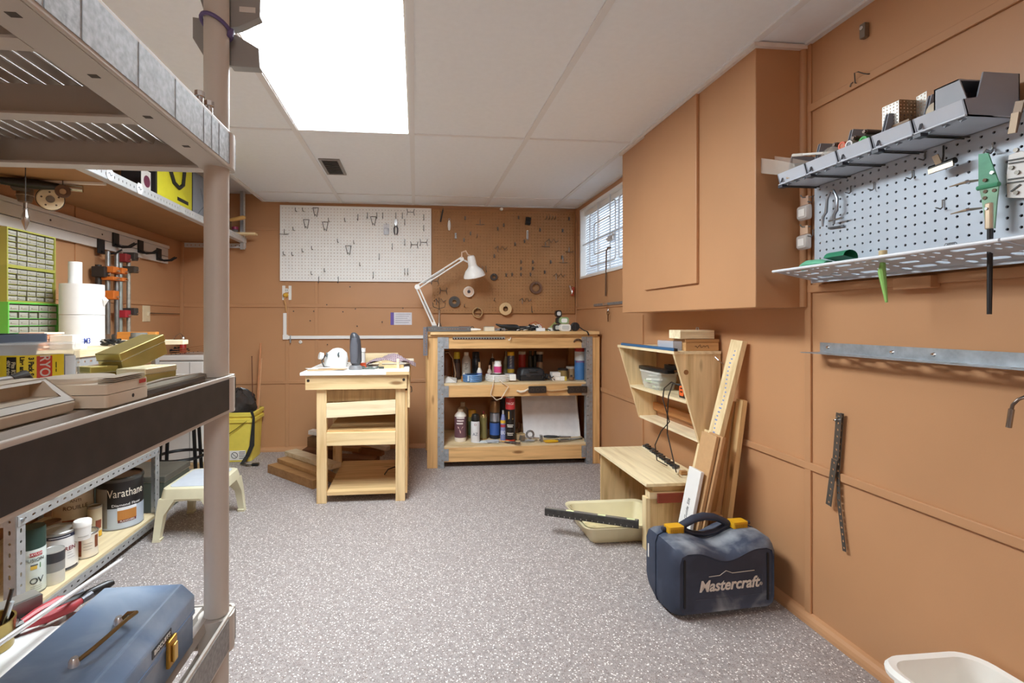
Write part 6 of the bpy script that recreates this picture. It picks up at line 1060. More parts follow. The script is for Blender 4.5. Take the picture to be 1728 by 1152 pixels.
for si, z in enumerate(SHZ):
    zb = z-.065
    # end and side rails: web plus bottom flange
    for nm, web, fl in (('side_rail', (RX1-.005,RX1,RY0+.012,RY1-.012), (RX1-.052,RX1-.005,RY0+.012,RY1-.012)), ('side_rail', (RX0,RX0+.005,RY0+.012,RY1-.012), (RX0+.005,RX0+.052,RY0+.012,RY1-.012)), ('end_rail', (RX0+.012,RX1-.012,RY1-.005,RY1), (RX0+.012,RX1-.053,RY1-.03,RY1-.005)), ('end_rail', (RX0+.012,RX1-.012,RY0,RY0+.005), (RX0+.012,RX1-.053,RY0+.005,RY0+.03))):
        part(nm, MB().box(*web, zb, z+.002), RES, t, bevel=.0015); part('rail_flange', MB().box(*fl, zb, zb+.004), RES, t)
    for cx, cy, a0 in ((RX1-.012,RY1-.012,0),(RX0+.012,RY1-.012,PI/2),(RX0+.012,RY0+.012,PI),(RX1-.012,RY0+.012,1.5*PI)):
        o = [(cx+.012*math.cos(a0+PI/2*i/5), cy+.012*math.sin(a0+PI/2*i/5)) for i in range(6)]; i_ = [(cx+.007*math.cos(a0+PI/2*i/5), cy+.007*math.sin(a0+PI/2*i/5)) for i in range(5,-1,-1)]
        part('corner', MB().prism(o+i_, 'z', zb, z+.002), RES, t, smooth=True); 
        sx = 1 if math.cos(a0+PI/4) > 0 else -1; sy = 1 if math.sin(a0+PI/4) > 0 else -1
        part('pole_socket', MB().lathe([(.0,.0),(.03,0),(.03,.0635),(.0,.0635)], (PXS[1] if sx > 0 else PXS[0], PYS[1] if sy > 0 else PYS[0], zb+.0005), 20), RES, t, smooth=True)
    if z in tape:
        pl = MB().box(RX1-.0002, RX1+.0009, RY0+.02, RY1-.008, zb+.006, z-.004); part('edge_tape', pl, tape[z], t)
        if z == 1.382:
            for yq in (.30,.40,.47,.52,.62,.71,.80,.83,.86,.905): part('tape_seam', MB().box(RX1+.0009, RX1+.0013, yq, yq+.0012, zb+.006, z-.004), P('#75787C',.5), t)
    for yq in (.17, .355, .535, .72):
        part('cross_beam', MB().box(RX0+.052, RX1-.052, yq-.002, yq+.002, zb, z-.016), RES, t); part('beam_flange', MB().box(RX0+.052, RX1-.053, yq-.022, yq-.002, zb, zb+.003), RES, t)
    n_ = 17; pitch = (RX1-RX0-.06)/n_
    for q in range(n_):
        x = RX0+.03+pitch*q
        if slat is None:
            prof = [(.0,-.016),(.003,-.016),(.0065,-.002),(.0150,-.002),(.0185,-.016),(.0215,-.016),(.0175,0),(.004,0)]
            b = MB().prism(prof, 'y', RY0+.006, RY1-.006); b.xf(t=(-.565, -.49, 0)); b.xf(t=(.565-.0, 0, 0))
            slat = _mesh('deck_slat', b, RES, Matrix.Identity(4), False)
        o = bpy.data.objects.new('deck_slat', slat); C.objects.link(o); o.parent = t; o.location = (x+.565, 0, z)
    for q in range(6): part('rail_slot', MB().box(RX1-.032, RX1-.022, .25+q*.11, .258+q*.11, zb-.0004, zb), P('#4A4038',.7), t)
# strapped-on grey bracket near the top of the pole
PXc, PYc = PXS[1], PYS[1]; YBk = PYc+.034
t = thing('pole_bracket', 'grey bow tie shaped plastic bracket strapped to shelving pole', 'bracket', (PXc, YBk, 1.50)); BKM = P('#94928F',.5,0,.04)
def poly_y(pts, Y, th): return MB().prism([(at_y(x, y, Y).x, at_y(x, y, Y).z) for x, y in pts], 'y', Y-th/2, Y+th/2)
for nm, pts in (('lower_wing', [(392,62),(402,64),(439,86),(441,119),(392,116)]), ('upper_wing', [(392,52),(406,50),(441,34),(442,4),(436,-30),(392,-34)]), ('lower_wing', [(329,34),(352,38),(356,102),(348,100),(329,69)]), ('upper_wing', [(352,32),(348,24),(330,-30),(352,-34)])): part(nm, poly_y(pts, YBk, .02), BKM, t, bevel=.001)
part('core', MB().box(at_y(350,0,YBk).x, at_y(394,0,YBk).x, YBk+.003, YBk+.009, 1.525, 1.68), BKM, t); part('paper_label', poly_y([(404,11),(431,13),(431,22),(404,20)], YBk-.0105, .001), P('#D6D2CC',.5), t)
t = thing('elastic_band', 'purple elastic band wrapped round the shelving pole', 'band', (PXc, PYc, 1.57)); zc_ = 1.575
part('band_loop', MB().tube([(PXc+.0252*math.cos(a), PYc+.0252*math.sin(a), zc_+.012*math.cos(a+2.4)) for a in [i*2*PI/24 for i in range(24)]], .0035, 6, True), P('#5D4D78',.6), t, smooth=True); part('knot', MB().obox((PXc+.026,PYc-.004,zc_-.012),(.01,.008,.016),rotm(0,.2,0)), P('#5D4D78',.6), t, bevel=.002)
for q, (x, y) in enumerate(((337,172),(353,184))):
    p = at_x(x, y, RX1-.012); solo('chrome_bolt', MB().cyl((RX1-.012,p.y,1.3835),(RX1-.012,p.y,1.402),.0055,n=12).cyl((RX1-.012,p.y,1.402),(RX1-.012,p.y,1.41),.008,n=8), CHROME(), ['chrome bolt standing on the shelf edge, away from pole', 'chrome bolt standing on the shelf edge next to pole'][q], 'bolt', smooth=True)
# ---------------------------------------------------------------- things on the eye-level shelf
ZM = .942; DEV = P('#CFC0AC',.5,0,.04,12)
ang = math.atan2(.563-.516, -.349+.38); 
t = thing('desk_charger', 'beige desk charger base with a scooped front tray', 'charger', (-.418, .515, ZM), 0)
def L_(x, y, z): return Vector((x, y, z))
pr = [(-.052,0),(.046,0),(.048,.012),(-.052,.012)]
part('base', MB().prism(pr, 'y', -.085, .052), DEV, t, local=True, bevel=.002); part('seam', MB().box(-.0515,.0472,-.0845,.0515,.012,.0127), P('#6B5F52',.6), t, local=True)
fx0, fz0, fx1, fz1 = .048, .0127, .022, .037; fl = math.hypot(fx1-fx0, fz1-fz0); fu = Vector(((fx1-fx0)/fl, 0, (fz1-fz0)/fl)); fo = Vector((fx0, 0, fz0))
pl = plate([(-.085,0),(.052,0),(.046,fl),(-.080,fl)], [[(-.040,fl*.22),(.040,fl*.22),(.037,fl*.86),(-.052,fl*.86)]], .002); pl.v = [fo+Vector((0,v.x,0))+fu*v.y+Vector((-.001,0,0)) for v in pl.v]; part('front_frame', pl, DEV, t, local=True)
part('upper_shell', MB().add([(-.052,-.085,.0127),(-.052,.052,.0127),(-.045,.046,.037),(-.045,-.080,.037),(.022,-.080,.037),(.022,.046,.037),(.048,-.085,.0127),(.048,.052,.0127)],[(0,1,2,3),(3,2,5,4),(0,3,4,6),(1,7,5,2)]), DEV, t, local=True)
part('scoop', MB().add([(.041,-.052,.0185),(.041,.037,.0185),(.012,.037,.0185),(.012,-.052,.0185),(.012,-.052,.035),(.012,.037,.035),(.026,-.052,.035),(.026,.037,.035)],[(0,1,2,3),(3,2,5,4),(0,3,4,6),(1,7,5,2)]), P('#BDAD99',.55), t, local=True)
part('badge', MB().obox((.0415,-.068,.0225),(.0008,.022,.013),rotm(0,-.72,0)), P('#A8957E',.5), t, local=True)
t = thing('power_supply', 'flat beige power supply box with small red light', 'charger', (-.395, .625, ZM)); part('case_bottom', MB().loft([ring_pts(.095,.085,z_,.004,3) for z_ in (0,.014)]), DEV, t, smooth=True, local=True); part('case_top', MB().loft([ring_pts(.094,.084,z_,.004,3) for z_ in (.0148,.026)]), DEV, t, smooth=True, local=True)
part('dial', MB().lathe([(0,.032),(.034,.032),(.037,.029),(.037,.026),(0,.026)],(-.008,0,0),28), P('#C6B7A4',.5), t, smooth=True, local=True); part('red_light', MB().box(.043,.0478,.022,.036,.020,.0245), P('#B3352C',.4), t, local=True); part('jack_hole', MB().cyl((.046,.008,.007),(.0478,.008,.007),.0024,n=10), BLACK(), t, local=True)
for q in range(4): part('vent_rib', MB().box(.030,.0476,-.03,.034,.0262+q*.002,.0268+q*.002), P('#B8A995',.5), t, local=True)
t = thing('ribbed_pen', 'grey ribbed pen with dark red tip lying behind charger', 'pen', (-.44, .52, ZM+.037)); zc_ = ZM+.0415-.005
part('pen_barrel', MB().cyl((-.43,.475,zc_),(-.425,.555,zc_),.0042,n=12), P('#8F8780',.5), t, smooth=True); part('pen_tip', MB().cyl((-.43,.462,zc_),(-.43,.476,zc_),.0045,n=12), P('#8C3038',.4), t, smooth=True); part('pen_cap', MB().tube([(-.425,.553,zc_),(-.424,.57,zc_+.003),(-.423,.578,zc_-.002)],[.0048,.0055,.002],10), P('#2E2620',.5), t, smooth=True)
# clear jar of line with a yellow label
JX, JY, JR = -.530, .735, .0465; t = thing('clear_jar', 'clear plastic jar with bright yellow and red label', 'jar', (JX, JY, ZM)); JZ0, JZ1 = ZM+.0, ZM+.066
part('jar_wall', MB().lathe([(0,.0),(JR,.0),(JR,.055),(JR*1.03,.057),(JR*1.03,.0665),(JR*.98,.068),(0,.068)],(JX,JY,ZM),32), clear('#F4F4F2',.30,.08), t, smooth=True); part('line_spool', MB().lathe([(0,.004),(JR*.86,.004),(JR*.86,.05),(0,.05)],(JX,JY,ZM),28), P('#2A211C',.6), t, smooth=True)
av = math.atan2(-JY, -JX)
def arc_band(r, a0, a1, z0, z1, n=10): return MB().add([(JX+r*math.cos(a0+(a1-a0)*i/n), JY+r*math.sin(a0+(a1-a0)*i/n), z) for z in (z0, z1) for i in range(n+1)], [(i,i+1,n+2+i,n+1+i) for i in range(n)])
part('yellow_label', arc_band(JR+.0005, av-1.0, av+.62, ZM+.004, ZM+.053), P('#E9CE2E',.4), t); part('red_panel', arc_band(JR+.0009, av-.02, av+.32, ZM+.006, ZM+.0515), P('#C03A2A',.4), t); part('black_panel', arc_band(JR+.0009, av-.70, av-.46, ZM+.004, ZM+.051), P('#16140F',.4), t); part('white_label', arc_band(JR+.0004, av+.66, av+1.05, ZM+.002, ZM+.05), P('#D3D8DE',.4), t); part('blue_panel', arc_band(JR+.0006, av+.68, av+.85, ZM+.006, ZM+.022), P('#5A78B8',.4), t)
def jtext(body, size, a, zc, col, w2=None):
    """writing that runs down the jar"""
    cu = bpy.data.curves.new('tmp','FONT'); cu.body = body; cu.size = size; cu.extrude = .0001; cu.align_x='CENTER'; cu.align_y='CENTER'; cu.offset = .0003; mb = _curve_mesh(cu)
    for v in mb.v:
        aa = a + v.y/JR; q = JR+.0012; v.xyz = (JX+q*math.cos(aa), JY+q*math.sin(aa), zc - v.x)
    part('lettering', mb, P(col,.5), t)
jtext('RYOBI', .0145, av+.15, ZM+.0325, '#F4EFE6'); jtext('3 Pack Spool', .0072, av-.14, ZM+.0315, '#1C1A14'); jtext('Line and Spool', .0066, av-.33, ZM+.0315, '#1C1A14'); jtext('Fits RYOBI', .0060, av-.53, ZM+.031, '#F0E6C0'); jtext('40V trimmers', .0056, av-.65, ZM+.031, '#F0E6C0'); jtext('---- --', .0060, av+.42, ZM+.036, '#4A4420')
# navy bin and oddments behind
t = thing('navy_bin', 'navy blue plastic tote bin at the back of shelf', 'bin', (-.70, .72, ZM)); NB = P('#3B4657',.5,0,.05)
part('bin_body', MB().loft([ring_pts(.12,.28,ZM,.012,3,-.672,.70), ring_pts(.13,.31,ZM+.066,.014,3,-.672,.70)], cap=False).add(ring_pts(.12,.28,ZM+.001,.012,3,-.672,.70), [tuple(range(16))]), NB, t, smooth=True); part('bin_rim', MB().loft([ring_pts(.13,.31,ZM+.062,.014,3,-.672,.70), ring_pts(.145,.325,ZM+.064,.016,3,-.672,.70), ring_pts(.145,.325,ZM+.078,.016,3,-.672,.70), ring_pts(.126,.306,ZM+.078,.012,3,-.672,.70)], cap=False), NB, t, smooth=True)
t = thing('dome_cover', 'translucent lilac dome lid lying on the navy bin', 'lid', (-.70, .68, ZM+.05)); part('dome', MB().lathe([(.07,.0),(.068,.01),(.05,.022),(.02,.028),(0,.028)],(-.672,.66,ZM+.0785),24), clear('#D6D2E4',.7,.2), t, smooth=True); part('dome_rim', MB().tube([(-.672+.07*math.cos(a),.66+.07*math.sin(a),ZM+.0805) for a in [i*PI/12 for i in range(24)]],.0025,6,True), P('#C9C6D6',.3), t, smooth=True)
t = thing('paper_stack', 'loose white papers and card edges beside the jar', 'papers', (-.56, .63, ZM))
for q in range(4): part('sheet', MB().obox((-.545+.004*q,.625,ZM+.0012+.0021*q),(.09,.12,.002),rotm(0,0,.15*q-.2)), P(('#E9E7E2','#D8DCE2','#F0EEEA','#C9CED6')[q],.6), t)
# brass tins
BR = P('#B7A562',.3,.75,.15,12); BR2 = P('#C9B865',.3,.6,.12,14)
def tin(lab, c_, sz, R, lidm, bodym):
    t = thing('brass_tin', lab, 'tin', tuple(c_)); c_ = Vector(c_); b = MB().obox((0,0,sz[2]*.33),(sz[0],sz[1],sz[2]*.66)); l = MB().obox((0,0,sz[2]*.83),(sz[0]*1.02,sz[1]*1.03,sz[2]*.34)); s2 = MB().obox((0,0,sz[2]*.655),(sz[0]*1.03,sz[1]*1.04,sz[2]*.03))
    lo = min((R @ v).z for v in b.v)
    for nm, m_, mb in (('tin_body', bodym, b), ('tin_lid', lidm, l), ('rolled_edge', P('#DDD6B4',.25,.8), s2)): part(nm, mb.xf(R, c_-Vector((0,0,lo))), m_, t, bevel=.0015)
    return t
tin('long brass hinged tin tilted on top of a smaller tin', (-.478, .880, ZM+.012), (.045,.095,.036), rotm(.30,0,-.25), BR, BR)
tin('small brass tin with dark stripe tucked under long tin', (-.500, .815, ZM), (.035,.04,.028), rotm(0,0,-.5), BR2, P('#8C7A3A',.35,.6))
tin('low flat brass tin at the end of eye level shelf', (-.425, .815, ZM), (.045,.075,.026), rotm(0,0,-.12), P('#E4DAB4',.35,.4), BR)
t = thing('blade_guard', 'flat grey metal blade guard lying along shelf edge', 'guard', (-.37, .80, ZM)); A = at_z(252, 664, ZM+.004); Bq = at_z(372, 633, ZM+.004)
part('sheath', MB().loft([[Vector((x, yy, ZM+h)) for x, h in ((-.37-w2,0),(-.37+w2*.4,0),(-.37+w2*.3,.006),(-.37-w2*.8,.008))] for yy, w2 in ((.66,.016),(.71,.024),(.78,.026),(.85,.02),(.89,.008))]), P('#8E8578',.35,.6), t, smooth=True); part('ridge', MB().tube([(-.382,.68,ZM+.008),(-.385,.78,ZM+.0095),(-.378,.87,ZM+.0075)],.0018,6), P('#D8D2C6',.3,.6), t, smooth=True); part('front_bevel', MB().loft([[Vector((x, yy, ZM+h)) for x, h in ((-.359,0),(-.356,0),(-.358,.005),(-.361,.005))] for yy in (.67,.86)]), P('#4E463E',.4,.4), t)
# ---------------------------------------------------------------- things on the lower shelf: toolbox, pliers, tubes
ZL = .512; t = thing('toolbox', 'blue steel toolbox with wire handle and brass latch', 'toolbox', (-.435, .62, ZL))
m, nt, bs = _new('worn_blue_enamel'); mp = _coord(nt, (1,1,1)); n1 = _noise(nt, mp, 9, 6, .5); r = _ramp(nt, n1.outputs['Fac'], [(.30, lin('#667F9F')), (.5, lin('#7890B0')), (.72, lin('#A3B4C8'))]); nt.links.new(r.outputs[0], bs.inputs['Base Color']); bs.inputs['Roughness'].default_value = .38; BLU = m
bx0, bx1, by0, by1 = -.520, -.362, .34, .835; zt_ = ZL+.098
part('box_body', MB().box(bx0+.002, bx1-.002, by0+.002, by1-.002, ZL, ZL+.052), BLU, t, bevel=.002)
part('box_lid', MB().prism([(bx0,ZL+.053),(bx1,ZL+.053),(bx1,ZL+.078),(bx1-.02,zt_),(bx0+.02,zt_),(bx0,ZL+.078)], 'y', by0, by1), BLU, t, bevel=.003)
part('lid_lip', MB().box(bx1-.0005, bx1+.0012, by0+.004, by1-.004, ZL+.050, ZL+.056), P('#6E86A8',.35), t)
h0, h1 = at_z(128, 1117, zt_+.004), at_z(203, 1047, zt_+.004); hv = at_z(218, 1052, zt_+.02); hu = (h1-h0).normalized(); hs = Vector((hu.y,-hu.x,0)); hs = hs if hs.x > 0 else -hs
part('handle', MB().tube([h0, h0+hu*.012+hs*.012+Vector((0,0,.008)), h0.lerp(h1,.35)+hs*.018+Vector((0,0,.012)), h0.lerp(h1,.8)+hs*.02+Vector((0,0,.012)), h1+hs*.022+Vector((0,0,.011)), h1+hs*.008+hu*.004+Vector((0,0,.008)), h1], .0028, 10), P('#8F7A55',.3,.9), t, smooth=True)
for q in (h0, h1): part('handle_lug', MB().lathe([(0,.006),(.004,.006),(.006,.002),(.0065,-.004),(0,-.004)], q+Vector((-.002,0,0)), 14), P('#C9CDD4',.25,.6), t, smooth=True)
lc = at_x(286, 1122, bx1); part('latch', MB().box(bx1, bx1+.006, lc.y-.012, lc.y+.012, ZL+.022, ZL+.062), P('#B88A3A',.3,.8), t, bevel=.002); part('latch_hasp', MB().box(bx1+.006, bx1+.010, lc.y-.006, lc.y+.006, ZL+.028, ZL+.054), P('#D1A85A',.3,.8), t, bevel=.0015)
lt = at_x(273, 1080, bx1); d45 = Vector((-.02,0,.020)).normalized(); yy = lt.y
tp0 = Vector((bx1+.0006, yy, ZL+.0675)); part('embossed_tape', MB().box(bx1, bx1+.0008, yy-.026, yy+.026, ZL+.0615, ZL+.0735), P('#1D1A1A',.35), t); text('lettering', 'BISCUITS', .0088, P('#E6E2DC',.5), t, face_m(tp0+Vector((.0006,0,0)), (0,1,0), (0,0,1)), width=.043)
# paper, pliers, chrome tube, cup
t = thing('paper_sheet', 'white printed sheet lying beside the blue toolbox', 'paper', (-.60, .62, ZL)); part('sheet', MB().box(-.68, -.522, .40, .90, ZL+.0005, ZL+.0015), P('#E4E2DE',.6), t)
for q in range(3): part('print_line', MB().box(-.60+.006*q, -.597+.006*q, .58, .62+.01*q, ZL+.0015, ZL+.0018), P('#77757A',.6), t)
A = at_z(2, 1083, ZL+.05); Bq = at_z(205, 944, ZL+.03); t = thing('chrome_tube', 'long thin chrome tube lying diagonally over the shelf end', 'tube', ((A.x+Bq.x)/2, (A.y+Bq.y)/2, ZL+.02)); part('tube', MB().tube([A+(A-Bq)*.3, A, Bq.lerp(A,.06), Bq], [.0042,.0042,.0042,.003], 14), P('#E2E2E4',.35,.45,.03), t, smooth=True); part('tip', MB().cyl(Bq, Bq+(Bq-A).normalized()*.008, .002, n=8), P('#C9C9C9',.3,.8), t)
pl_ = at_z(60, 1045, ZL+.012); t = thing('red_pliers', 'pliers with red plastic grips beside the toolbox', 'pliers', (pl_.x, pl_.y, ZL+.002)); dv = Vector((.45,.9,0)).normalized(); sv = Vector((dv.y,-dv.x,0)); o0 = Vector((pl_.x, pl_.y, ZL+.014))
for s2 in (-1, 1): part('grip', MB().tube([o0-dv*.02+sv*s2*.006, o0+dv*.01+sv*s2*.016, o0+dv*.045+sv*s2*.020, o0+dv*.065+sv*s2*.015], [.006,.009,.0095,.005], 10), P('#B8434A',.45), t, smooth=True)
for s2 in (-1, 1): part('grip_end', MB().tube([o0+dv*.062+sv*s2*.016, o0+dv*.082+sv*s2*.011], [.0065,.0075], 10), P('#5A5A60',.4,.3), t, smooth=True)
part('jaw', MB().tube([o0-dv*.02, o0-dv*.06, o0-dv*.10], [.010,.011,.005], 10), P('#3A3836',.35,.8), t, smooth=True); part('pivot', MB().cyl(o0-dv*.03+Vector((0,0,.006)), o0-dv*.03+Vector((0,0,.013)), .006), STEEL(), t)
p = at_z(112, 1028, ZL+.012)+Vector((-.004,.03,.0)); solo('screwdriver', MB().tube([p+Vector((-.05,-.06,.0)), p, p+Vector((.03,.04,.004)), p+Vector((.036,.05,.004))],[.006,.008,.0085,.005],10), P('#232224',.4), 'black tool handle lying past the red pliers', 'tool', smooth=True)
p = at_z(22, 1062, ZL+.02); t = thing('brass_cup', 'brass cup full of small tools beside pliers', 'cup', (p.x-.02, p.y-.02, ZL+.002)); q = Vector((p.x-.02, p.y-.02, ZL+.002)); part('cup_wall', MB().lathe([(0,0),(.03,0),(.033,.045),(.030,.045),(.028,.004),(0,.004)], q, 24), P('#A8925A',.25,.9), t, smooth=True)
for k2 in range(5): part('tool_shaft', MB().tube([q+Vector((.012*math.cos(k2*1.3),.012*math.sin(k2*1.3),.006)), q+Vector((.034*math.cos(k2*1.3),.034*math.sin(k2*1.3),.075+.004*k2))],.003,8), (STEEL(), DARKST(), P('#A23A40',.4), P('#C7B87A',.4,.4), BLACK())[k2], t, smooth=True)
p = at_z(40, 1005, ZL+.04)+Vector((-.005,-.03,0)); t = thing('steel_channel', 'folded grey metal channel behind the brass cup', 'channel', (p.x, p.y, ZL+.02)); part('channel_top', MB().bar(p+Vector((-.05,-.07,.0)), p+Vector((.02,.04,.0)), .03, .004, (0,0,1)), P('#C2C4C6',.3,.8), t); part('channel_side', MB().bar(p+Vector((-.036,-.078,-.014)), p+Vector((.034,.032,-.014)), .004, .03, (0,0,1)), P('#8E8C8A',.4,.7), t)
A = at_z(120, 1027, ZL+.004); Bq = at_z(168, 1000, ZL+.004); solo('steel_rule', MB().tube([A, A.lerp(Bq,.5)+Vector((0,0,.002)), Bq], [.001,.003,.003], 8), P('#8A8680',.3,.9), 'thin grey rod poking out past the paper sheet', 'rod', smooth=True)
# ================================================================ SLOTTED STEEL SHELVING with a wooden counter
SLX, SLY0, SLY1 = -1.290, 1.70, 2.575; SG = P('#B9BCBE',.45,.55,.08,40); t = thing('slotted_shelving', 'grey slotted angle shelving with plywood shelves and counter', 'shelving', (-1.56, 2.14, 0))
def slotted(nm, o, u, v, L, wd, hl=None):
    """slotted steel strip: from o along u, width along v"""
    n2 = int(L/.036); holes = [slot(.03+i*.036, wd*.5, .016, .0075, 3) if i % 2 else circ(.03+i*.036, wd*.5, .0048, 7) for i in range(n2) if .03+i*.036 < L-.015]
    pl = plate([(0,0),(L,0),(L,wd),(0,wd)], holes, .0025); o = Vector(o); u = Vector(u); v = Vector(v); w3 = u.cross(v); pl.v = [o+u*q.x+v*q.y+w3*q.z for q in pl.v]; return part(nm, pl, SG, t)
for y, sy in ((SLY0, 1), (SLY1, -1)):
    slotted('upright', (SLX, y, 0), (0,0,1), (0,sy,0), .90, .036); slotted('upright_side', (SLX-.0015, y, 0), (0,0,1), (-1,0,0), .90, .036); slotted('upright', (-1.83, y, 0), (0,0,1), (0,sy,0), .90, .036)
for z in (.030, .372):
    slotted('shelf_angle', (SLX+.003, SLY0+.002, z), (0,1,0), (0,0,1), SLY1-SLY0-.004, .034); part('shelf_angle_lip', MB().box(SLX-.034, SLX+.002, SLY0+.04, SLY1-.04, z+.0305, z+.033), SG, t); part('shelf_board', MB().box(-1.825, SLX-.003, SLY0+.004, SLY1-.004, z+.0335, z+.046), wood('#E5D3AC','y',.85,knots=False), t)
    for y in (SLY0+.002, SLY1-.002): slotted('side_angle', (SLX-.04, y, z), (-1,0,0), (0,0,1), .46, .034)
part('counter_top', MB().box(-1.835, SLX+.012, SLY0-.15, SLY1+.02, .902, .930), wood('#E2CFA8','y',.85,knots=False), t, bevel=.002); slotted('counter_angle', (SLX+.003, SLY0+.002, .866), (0,1,0), (0,0,1), SLY1-SLY0-.004, .034)
for y in (SLY0+.018, SLY1-.018):
    for z in (.047, .389): part('bolt', MB().cyl((SLX+.001,y,z),(SLX+.009,y,z),.006,n=8), STEEL(), t)
# tins on the bottom shelf
ZS = .077
def stand(px, py_, z): v = at_z(px, py_, z); return (v.x, v.y, z), (v.x*_fw[0]+v.y*_fw[1])/F
def tinpot(nm, lab, cat, px, py_, z, wpx, hpx, parts_):
    c_, k_ = stand(px, py_, z); return vessel(nm, lab, cat, c_, wpx*k_, hpx*k_, parts_, n=32), c_, wpx*k_/2, hpx*k_
TIN = lambda body, lidm='#9A9890', band=None: [('tin_body', P(body,.4), [(0,0),(1,0),(1,.02),(1,.95)]), ('rim', P('#A9A7A2',.3,.8), [(1.03,.93),(1.03,.98),(.98,1),(.92,.985),(.9,.96)]), ('lid', P(lidm,.35,.4), [(.9,.965),(.82,.97),(.80,.955),(0,.955)]), ('base_ring', P('#8E8C88',.3,.8), [(1.02,0),(1.02,.03)])]
def wrapt(t, c_, r, z, body, size, col, da=0.0, width=None): text('lettering', body, size, P(col,.5), t, None, wrap=((c_[0], c_[1], z), r+.0006, math.atan2(-c_[1], -c_[0])+da), width=width)
t, c_, r, h = tinpot('spray_can', 'spray paint can with dark green cap and bee label', 'spray can', 54, 996, ZS, 37, 108, [('can_body', P('#D3DED9',.35), [(0,0),(.96,0),(1,.02),(1,.68),(.97,.7)]), ('cap', P('#27423A',.4), [(1.0,.685),(1.0,.97),(.95,1),(0,1)]), ('base_ring', P('#777',.3,.8) if False else P('#77797A',.3,.8), [(1.02,0),(1.02,.02)])])
patch(t, c_, r, -.15, .75, ZS+h*.58, ZS+h*.64, '#B83A44'); wrapt(t, c_, r+.0006, ZS+h*.61, 'KRYLON', .011, '#F2E9E6', .3); wrapt(t, c_, r, ZS+h*.525, 'FUSION', .016, '#4E5A58', .2); patch(t, c_, r, -.1, .35, ZS+h*.385, ZS+h*.44, '#D9B64A'); patch(t, c_, r, -.1, .4, ZS+h*.435, ZS+h*.46, '#555B60'); patch(t, c_, r, .55, .62, ZS+h*.39, ZS+h*.47, '#4F8A4A'); wrapt(t, c_, r, ZS+h*.20, 'O', .030, '#33393A', .12); wrapt(t, c_, r, ZS+h*.20, 'V', .030, '#33393A', .62)
for q in range(3): patch(t, c_, r, -.1, .7, ZS+h*(.06+.03*q), ZS+h*(.065+.03*q), '#7C8683', 'print_line')
t, c_, r, h = tinpot('putty_can', 'small grey can with black lid in front of white tin', 'can', 90, 981, ZS, 31, 55, [('can_body', P('#CFCBBE',.45), [(0,0),(1,0),(1,.38)]), ('grey_band', P('#8E8D8A',.45), [(1,.38),(1,.66)]), ('black_band', P('#37363A',.4), [(1.01,.66),(1.01,.96)]), ('lid', P('#B7B5B0',.4,.3), [(1.01,.96),(.96,1),(.9,.985),(0,.985)])])
t, c_, r, h = tinpot('paint_tin', 'white quart paint tin with navy rim band', 'tin', 99, 957, ZS, 52, 66, TIN('#E9E8E6','#C7C3BC')); patch(t, c_, r+.0004, -1.5, 1.5, ZS+h*.84, ZS+h*.93, '#2A2E44', 'rim_band'); patch(t, c_, r+.001, -.5, .6, ZS+h*.875, ZS+h*.895, '#D6D6DA', 'print_line'); wrapt(t, c_, r, ZS+h*.55, 'REN', .022, '#8A3A40', .62); patch(t, c_, r, -1.0, 1.2, ZS+h*.02, ZS+h*.08, '#3A3C48', 'base_band')
for q in range(3): patch(t, c_, r, .45, .9-.1*q, ZS+h*(.30+.07*q), ZS+h*(.31+.07*q), '#9C9CA2', 'print_line')
t, c_, r, h = tinpot('stain_tin', 'short white half pint tin with wood stain patches', 'tin', 145, 936, ZS, 34, 41, TIN('#E6DCCB','#B9A88C')); patch(t, c_, r, -.95, -.35, ZS+h*.12, ZS+h*.75, '#8A3A1E'); patch(t, c_, r, .75, 1.15, ZS+h*.35, ZS+h*.85, '#7A4222'); patch(t, c_, r, -.95, -.35, ZS+h*.12, ZS+h*.3, '#C98A3A')
for q in range(3): patch(t, c_, r, -.2, .5, ZS+h*(.35+.12*q), ZS+h*(.37+.12*q), '#A59A8A', 'print_line')
zz = ZS+h+.0005; t, c2, r2, h2 = tinpot('small_tub', 'little white tub standing on the short stain tin', 'tub', 139, 908, zz, 25, 31, [('tub_body', P('#ECEAE6',.4), [(0,0),(.92,0),(1,.7)]), ('lid', P('#F2F0EC',.4), [(1.04,.7),(1.04,.94),(.96,1),(0,.98)])]); patch(t, c2, r2, -.5, .7, zz+h2*.2, zz+h2*.24, '#B5B3AE', 'print_line')
t, c_, r, h = tinpot('primer_tin', 'big beige rust primer can under the middle shelf', 'can', 124, 898, ZS, 56, 80, TIN('#CDBEA6','#8C8272')); patch(t, c_, r, -1.2, 1.2, ZS+h*.05, ZS+h*.38, '#8A4A2A'); wrapt(t, c_, r, ZS+h*.62, 'ROUILLE', .024, '#5A4436', .1); wrapt(t, c_, r, ZS+h*.76, 'ANTI', .018, '#5A4436', .1)
t, c_, r, h = tinpot('oil_tin', 'slim cream and yellow tin behind the small tub', 'tin', 160, 904, ZS, 20, 52, TIN('#D6CBB0','#9C8A6A')); patch(t, c_, r, .1, 1.2, ZS+h*.02, ZS+h*.2, '#D8A92E'); patch(t, c_, r, .1, 1.0, ZS+h*.28, ZS+h*.55, '#8A4632')
t, c_, r, h = tinpot('jar', 'dark jar with brown lid behind the white tin', 'jar', 87, 935, ZS, 27, 56, [('jar_body', P('#5A3A2A',.3), [(0,0),(1,0),(1,.8),(.9,.86)]), ('lid', P('#7A5A44',.5), [(1.0,.84),(1.0,.97),(.95,1),(0,1)])])
